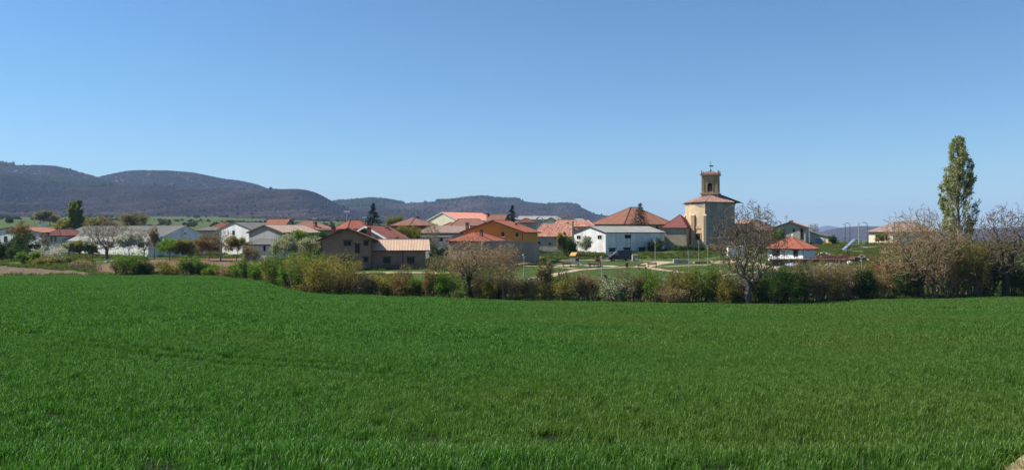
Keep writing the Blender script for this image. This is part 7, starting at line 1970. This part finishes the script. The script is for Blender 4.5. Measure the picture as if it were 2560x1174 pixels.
dv = (c_ - a_).normalized(); sv = Vector((0.1, 1, 0.05)).normalized() * 1.5; nv = dv.cross(sv).normalized()
if nv.z < 0: nv = -nv
pn = MB().prism([a_ - sv * .5, c_ - sv * .5, c_ + sv * .5, a_ + sv * .5], nv, -.05, .05).build('panel_frame', M_galv, SP)
for i in range(4):
    for j in range(2):
        f0_, f1_ = (i + .04) / 4, (i + .96) / 4; g0, g1 = -.5 + (j + .04) / 2, -.5 + (j + .96) / 2
        MB().prism([a_ + (c_ - a_) * f0_ + sv * g0, a_ + (c_ - a_) * f1_ + sv * g0, a_ + (c_ - a_) * f1_ + sv * g1, a_ + (c_ - a_) * f0_ + sv * g1], nv, .05, .06).build('cell', plain('solar_cell_blue', (0.13, 0.17, 0.28), rough=0.3, spec=0.3) if i + j == 0 else bpy.data.materials['solar_cell_blue'], pn)
b = P(2125, 656, 139.5); o = MB().tube([b + Vector((-.45, 0, 0)), b + Vector((-.36, 0, 0)), b + Vector((.36, .1, -.05)), b + Vector((.45, .1, -.05))], [.14, .3, .3, .14], 10).build('water_tank', W_clean, smooth=True); tag(o, 'small white tank lying below the terrace', 'tank')
# blue tarps by the pavilion
o = MB().prism([P(1963, 662, 137), P(1980, 660, 137), P(1998, 662, 137), P(1990, 666, 136), P(1970, 667, 136)], UPZ, 0, .2).build('tarpaulin', plain('pale_blue_tarp', (0.36, 0.46, 0.62))); tag(o, 'pale blue tarpaulin above the tall thicket', 'tarpaulin')
b = P(1985, 674, 136.5); o = MB().frame_box(b, Vector((1, 0, 0)), Vector((0, 1, 0)), UPZ, -.3, .3, -.3, .3, -1.2, .9).build('stone_pillar', M_stone); tag(o, 'pale stone pillar beside the tarpaulin', 'pillar')

# street lamps and masts
def street_lamp(label, px, ytop, d, arm=1.0, pole=0.07, head=True):
    b = G(px, d); H = CZ + (HOR - ytop) / F * d - b.z
    S = empty('street_lamp', b, label, 'street lamp', 'street lamps along the road')
    MB().tube([b - UPZ * .2, b + UPZ * (H - .5), b + Vector((-.15 * arm, 0, H - .1)), b + Vector((-.5 * arm, 0, H))], [pole * 1.3, pole, pole * .8, pole * .7], 7).build('pole', M_lampd, S)
    if head: MB().frame_box(b + Vector((-.75 * arm, 0, H - .05)), Vector((1, 0, 0)), Vector((0, 1, 0)), UPZ, -.4, .35, -.14, .14, -.06, .08).build('lamp_head', M_lampd, S)
street_lamp('tall curved street lamp second from the left by the road', 2125, 557, 224)
street_lamp('tall curved street lamp nearest the yellowish house', 2168, 556, 218)
street_lamp('thin straight street lamp at the left of the road row', 2113, 560, 236, 0.3)
b = G(2147, 228); o = MB().lathe(b, [(.16, -.2), (.13, (CZ + (HOR - 556) / F * 228) - b.z)], 8).build('utility_pole', M_lamp); tag(o, 'stout pale utility pole between the street lamps', 'pole')
def mast(label, px, ytop, d):
    b = G(px, d); H = CZ + (HOR - ytop) / F * d - b.z
    S = empty('floodlight_mast', b, label, 'floodlight', 'floodlight masts')
    MB().tube([b - UPZ * .2, b + UPZ * (H - .4)], [.12, .07], 7).build('pole', M_galv, S)
    for sx in (-.42, .42): MB().frame_box(b + Vector((sx, 0, H - .55)), Vector((1, 0, 0)), Vector((0, 1, 0)), UPZ, -.36, .36, -.15, .15, 0, .55).build('floodlight', W_clean, S)
    MB().box(b + UPZ * (H - .62), 1.5, .1, .06).build('crossbar', M_galv, S)
mast('floodlight mast with white lamps left of the dark spruce', 867, 526, 216)
mast('floodlight mast behind the brown hip roof', 786, 544, 300)
mast('floodlight mast beside the spruce crown', 911, 541, 300)
b = G(86, 500); o = MB().tube([b, b + UPZ * ((CZ + (HOR - 527) / F * 500) - b.z)], [.2, .14], 6).build('utility_pole', W_greyp); tag(o, 'pale utility pole on the pasture skyline', 'pole')
# white animals' shelter dot on the pasture
H41 = house('field_shed', 'tiny white shed on the green pasture slope', (104, 430), l=98, R=3, a=80, eave=558, ridge=556, kind='L', wall=W_clean, roof=R_fibrel, tile=False, cat='shed', over=0.1)

# old wooden fence and brushwood at the left plot
FE = empty('wooden_fence', GP(215, 672), 'weathered plank fence and posts beyond the ploughed plot', 'fence')
rr_ = random.Random(8)
p0_, p1_ = GP(174, 671), GP(254, 676)
for k in range(22):
    t = k / 21; p = p0_.lerp(p1_, t); p.z = gz(p.x, p.y)
    MB().box(p - UPZ * .1, rr_.uniform(.08, .16), .06, rr_.uniform(.7, 1.5), rr_.uniform(-.5, .5)).build('post', BARK_brown if k % 3 else BARK_dark, FE)
for zz in (.3, .6, .9):
    MB().tube([Zf(p0_, gz(p0_.x, p0_.y) + zz), Zf(p1_, gz(p1_.x, p1_.y) + zz + rr_.uniform(-.1, .1))], .05, 5).build('rail', BARK_brown, FE)
bush('garden_bush', 'leafless brushwood tangled in the weathered plank fence', 215, 674, 650, 60, 'twig', T_, d=146, seed=230, dense=0.5)
rubble('loose stones before the warehouse trees', 262, 330, 0, 168, 50, .4, 0.3)
# timber stack by the bank of the wing
b = GP(1080, 668); ST = empty('log_stack', b, 'dark timber stacked right of the brick wing', 'timber')
for r0_ in range(4):
    for q in range(3): MB().tube([b + Vector((-1.2 + q * 1.1 + (r0_ % 2) * .3, 0, .15 + r0_ * .42)), b + Vector((-.2 + q * 1.1 + (r0_ % 2) * .3, .3, .15 + r0_ * .42))], .17, 7).build('log', BARK_dark, ST)
# ------------------------------------------------------------------ haze
def make_haze():
    m, nt, out = _nodes('valley_haze')
    v = nt.nodes.new('ShaderNodeVolumePrincipled')
    v.inputs['Color'].default_value = (0.45, 0.66, 1.0, 1)
    v.inputs['Density'].default_value = HAZE
    v.inputs['Anisotropy'].default_value = 0.0
    nt.links.new(v.outputs[0], out.inputs['Volume'])
    mb = MB()
    mb.frame_box((0, 0, 0), Vector((1, 0, 0)), Vector((0, 1, 0)), Vector((0, 0, 1)), -19000, 19000, -400, 16000, -260, 470)
    o = mb.build('haze', m)
    tag(o, 'thin blue haze filling the valley air', None, None, 'stuff')
HAZE = 7.5e-5
make_haze()
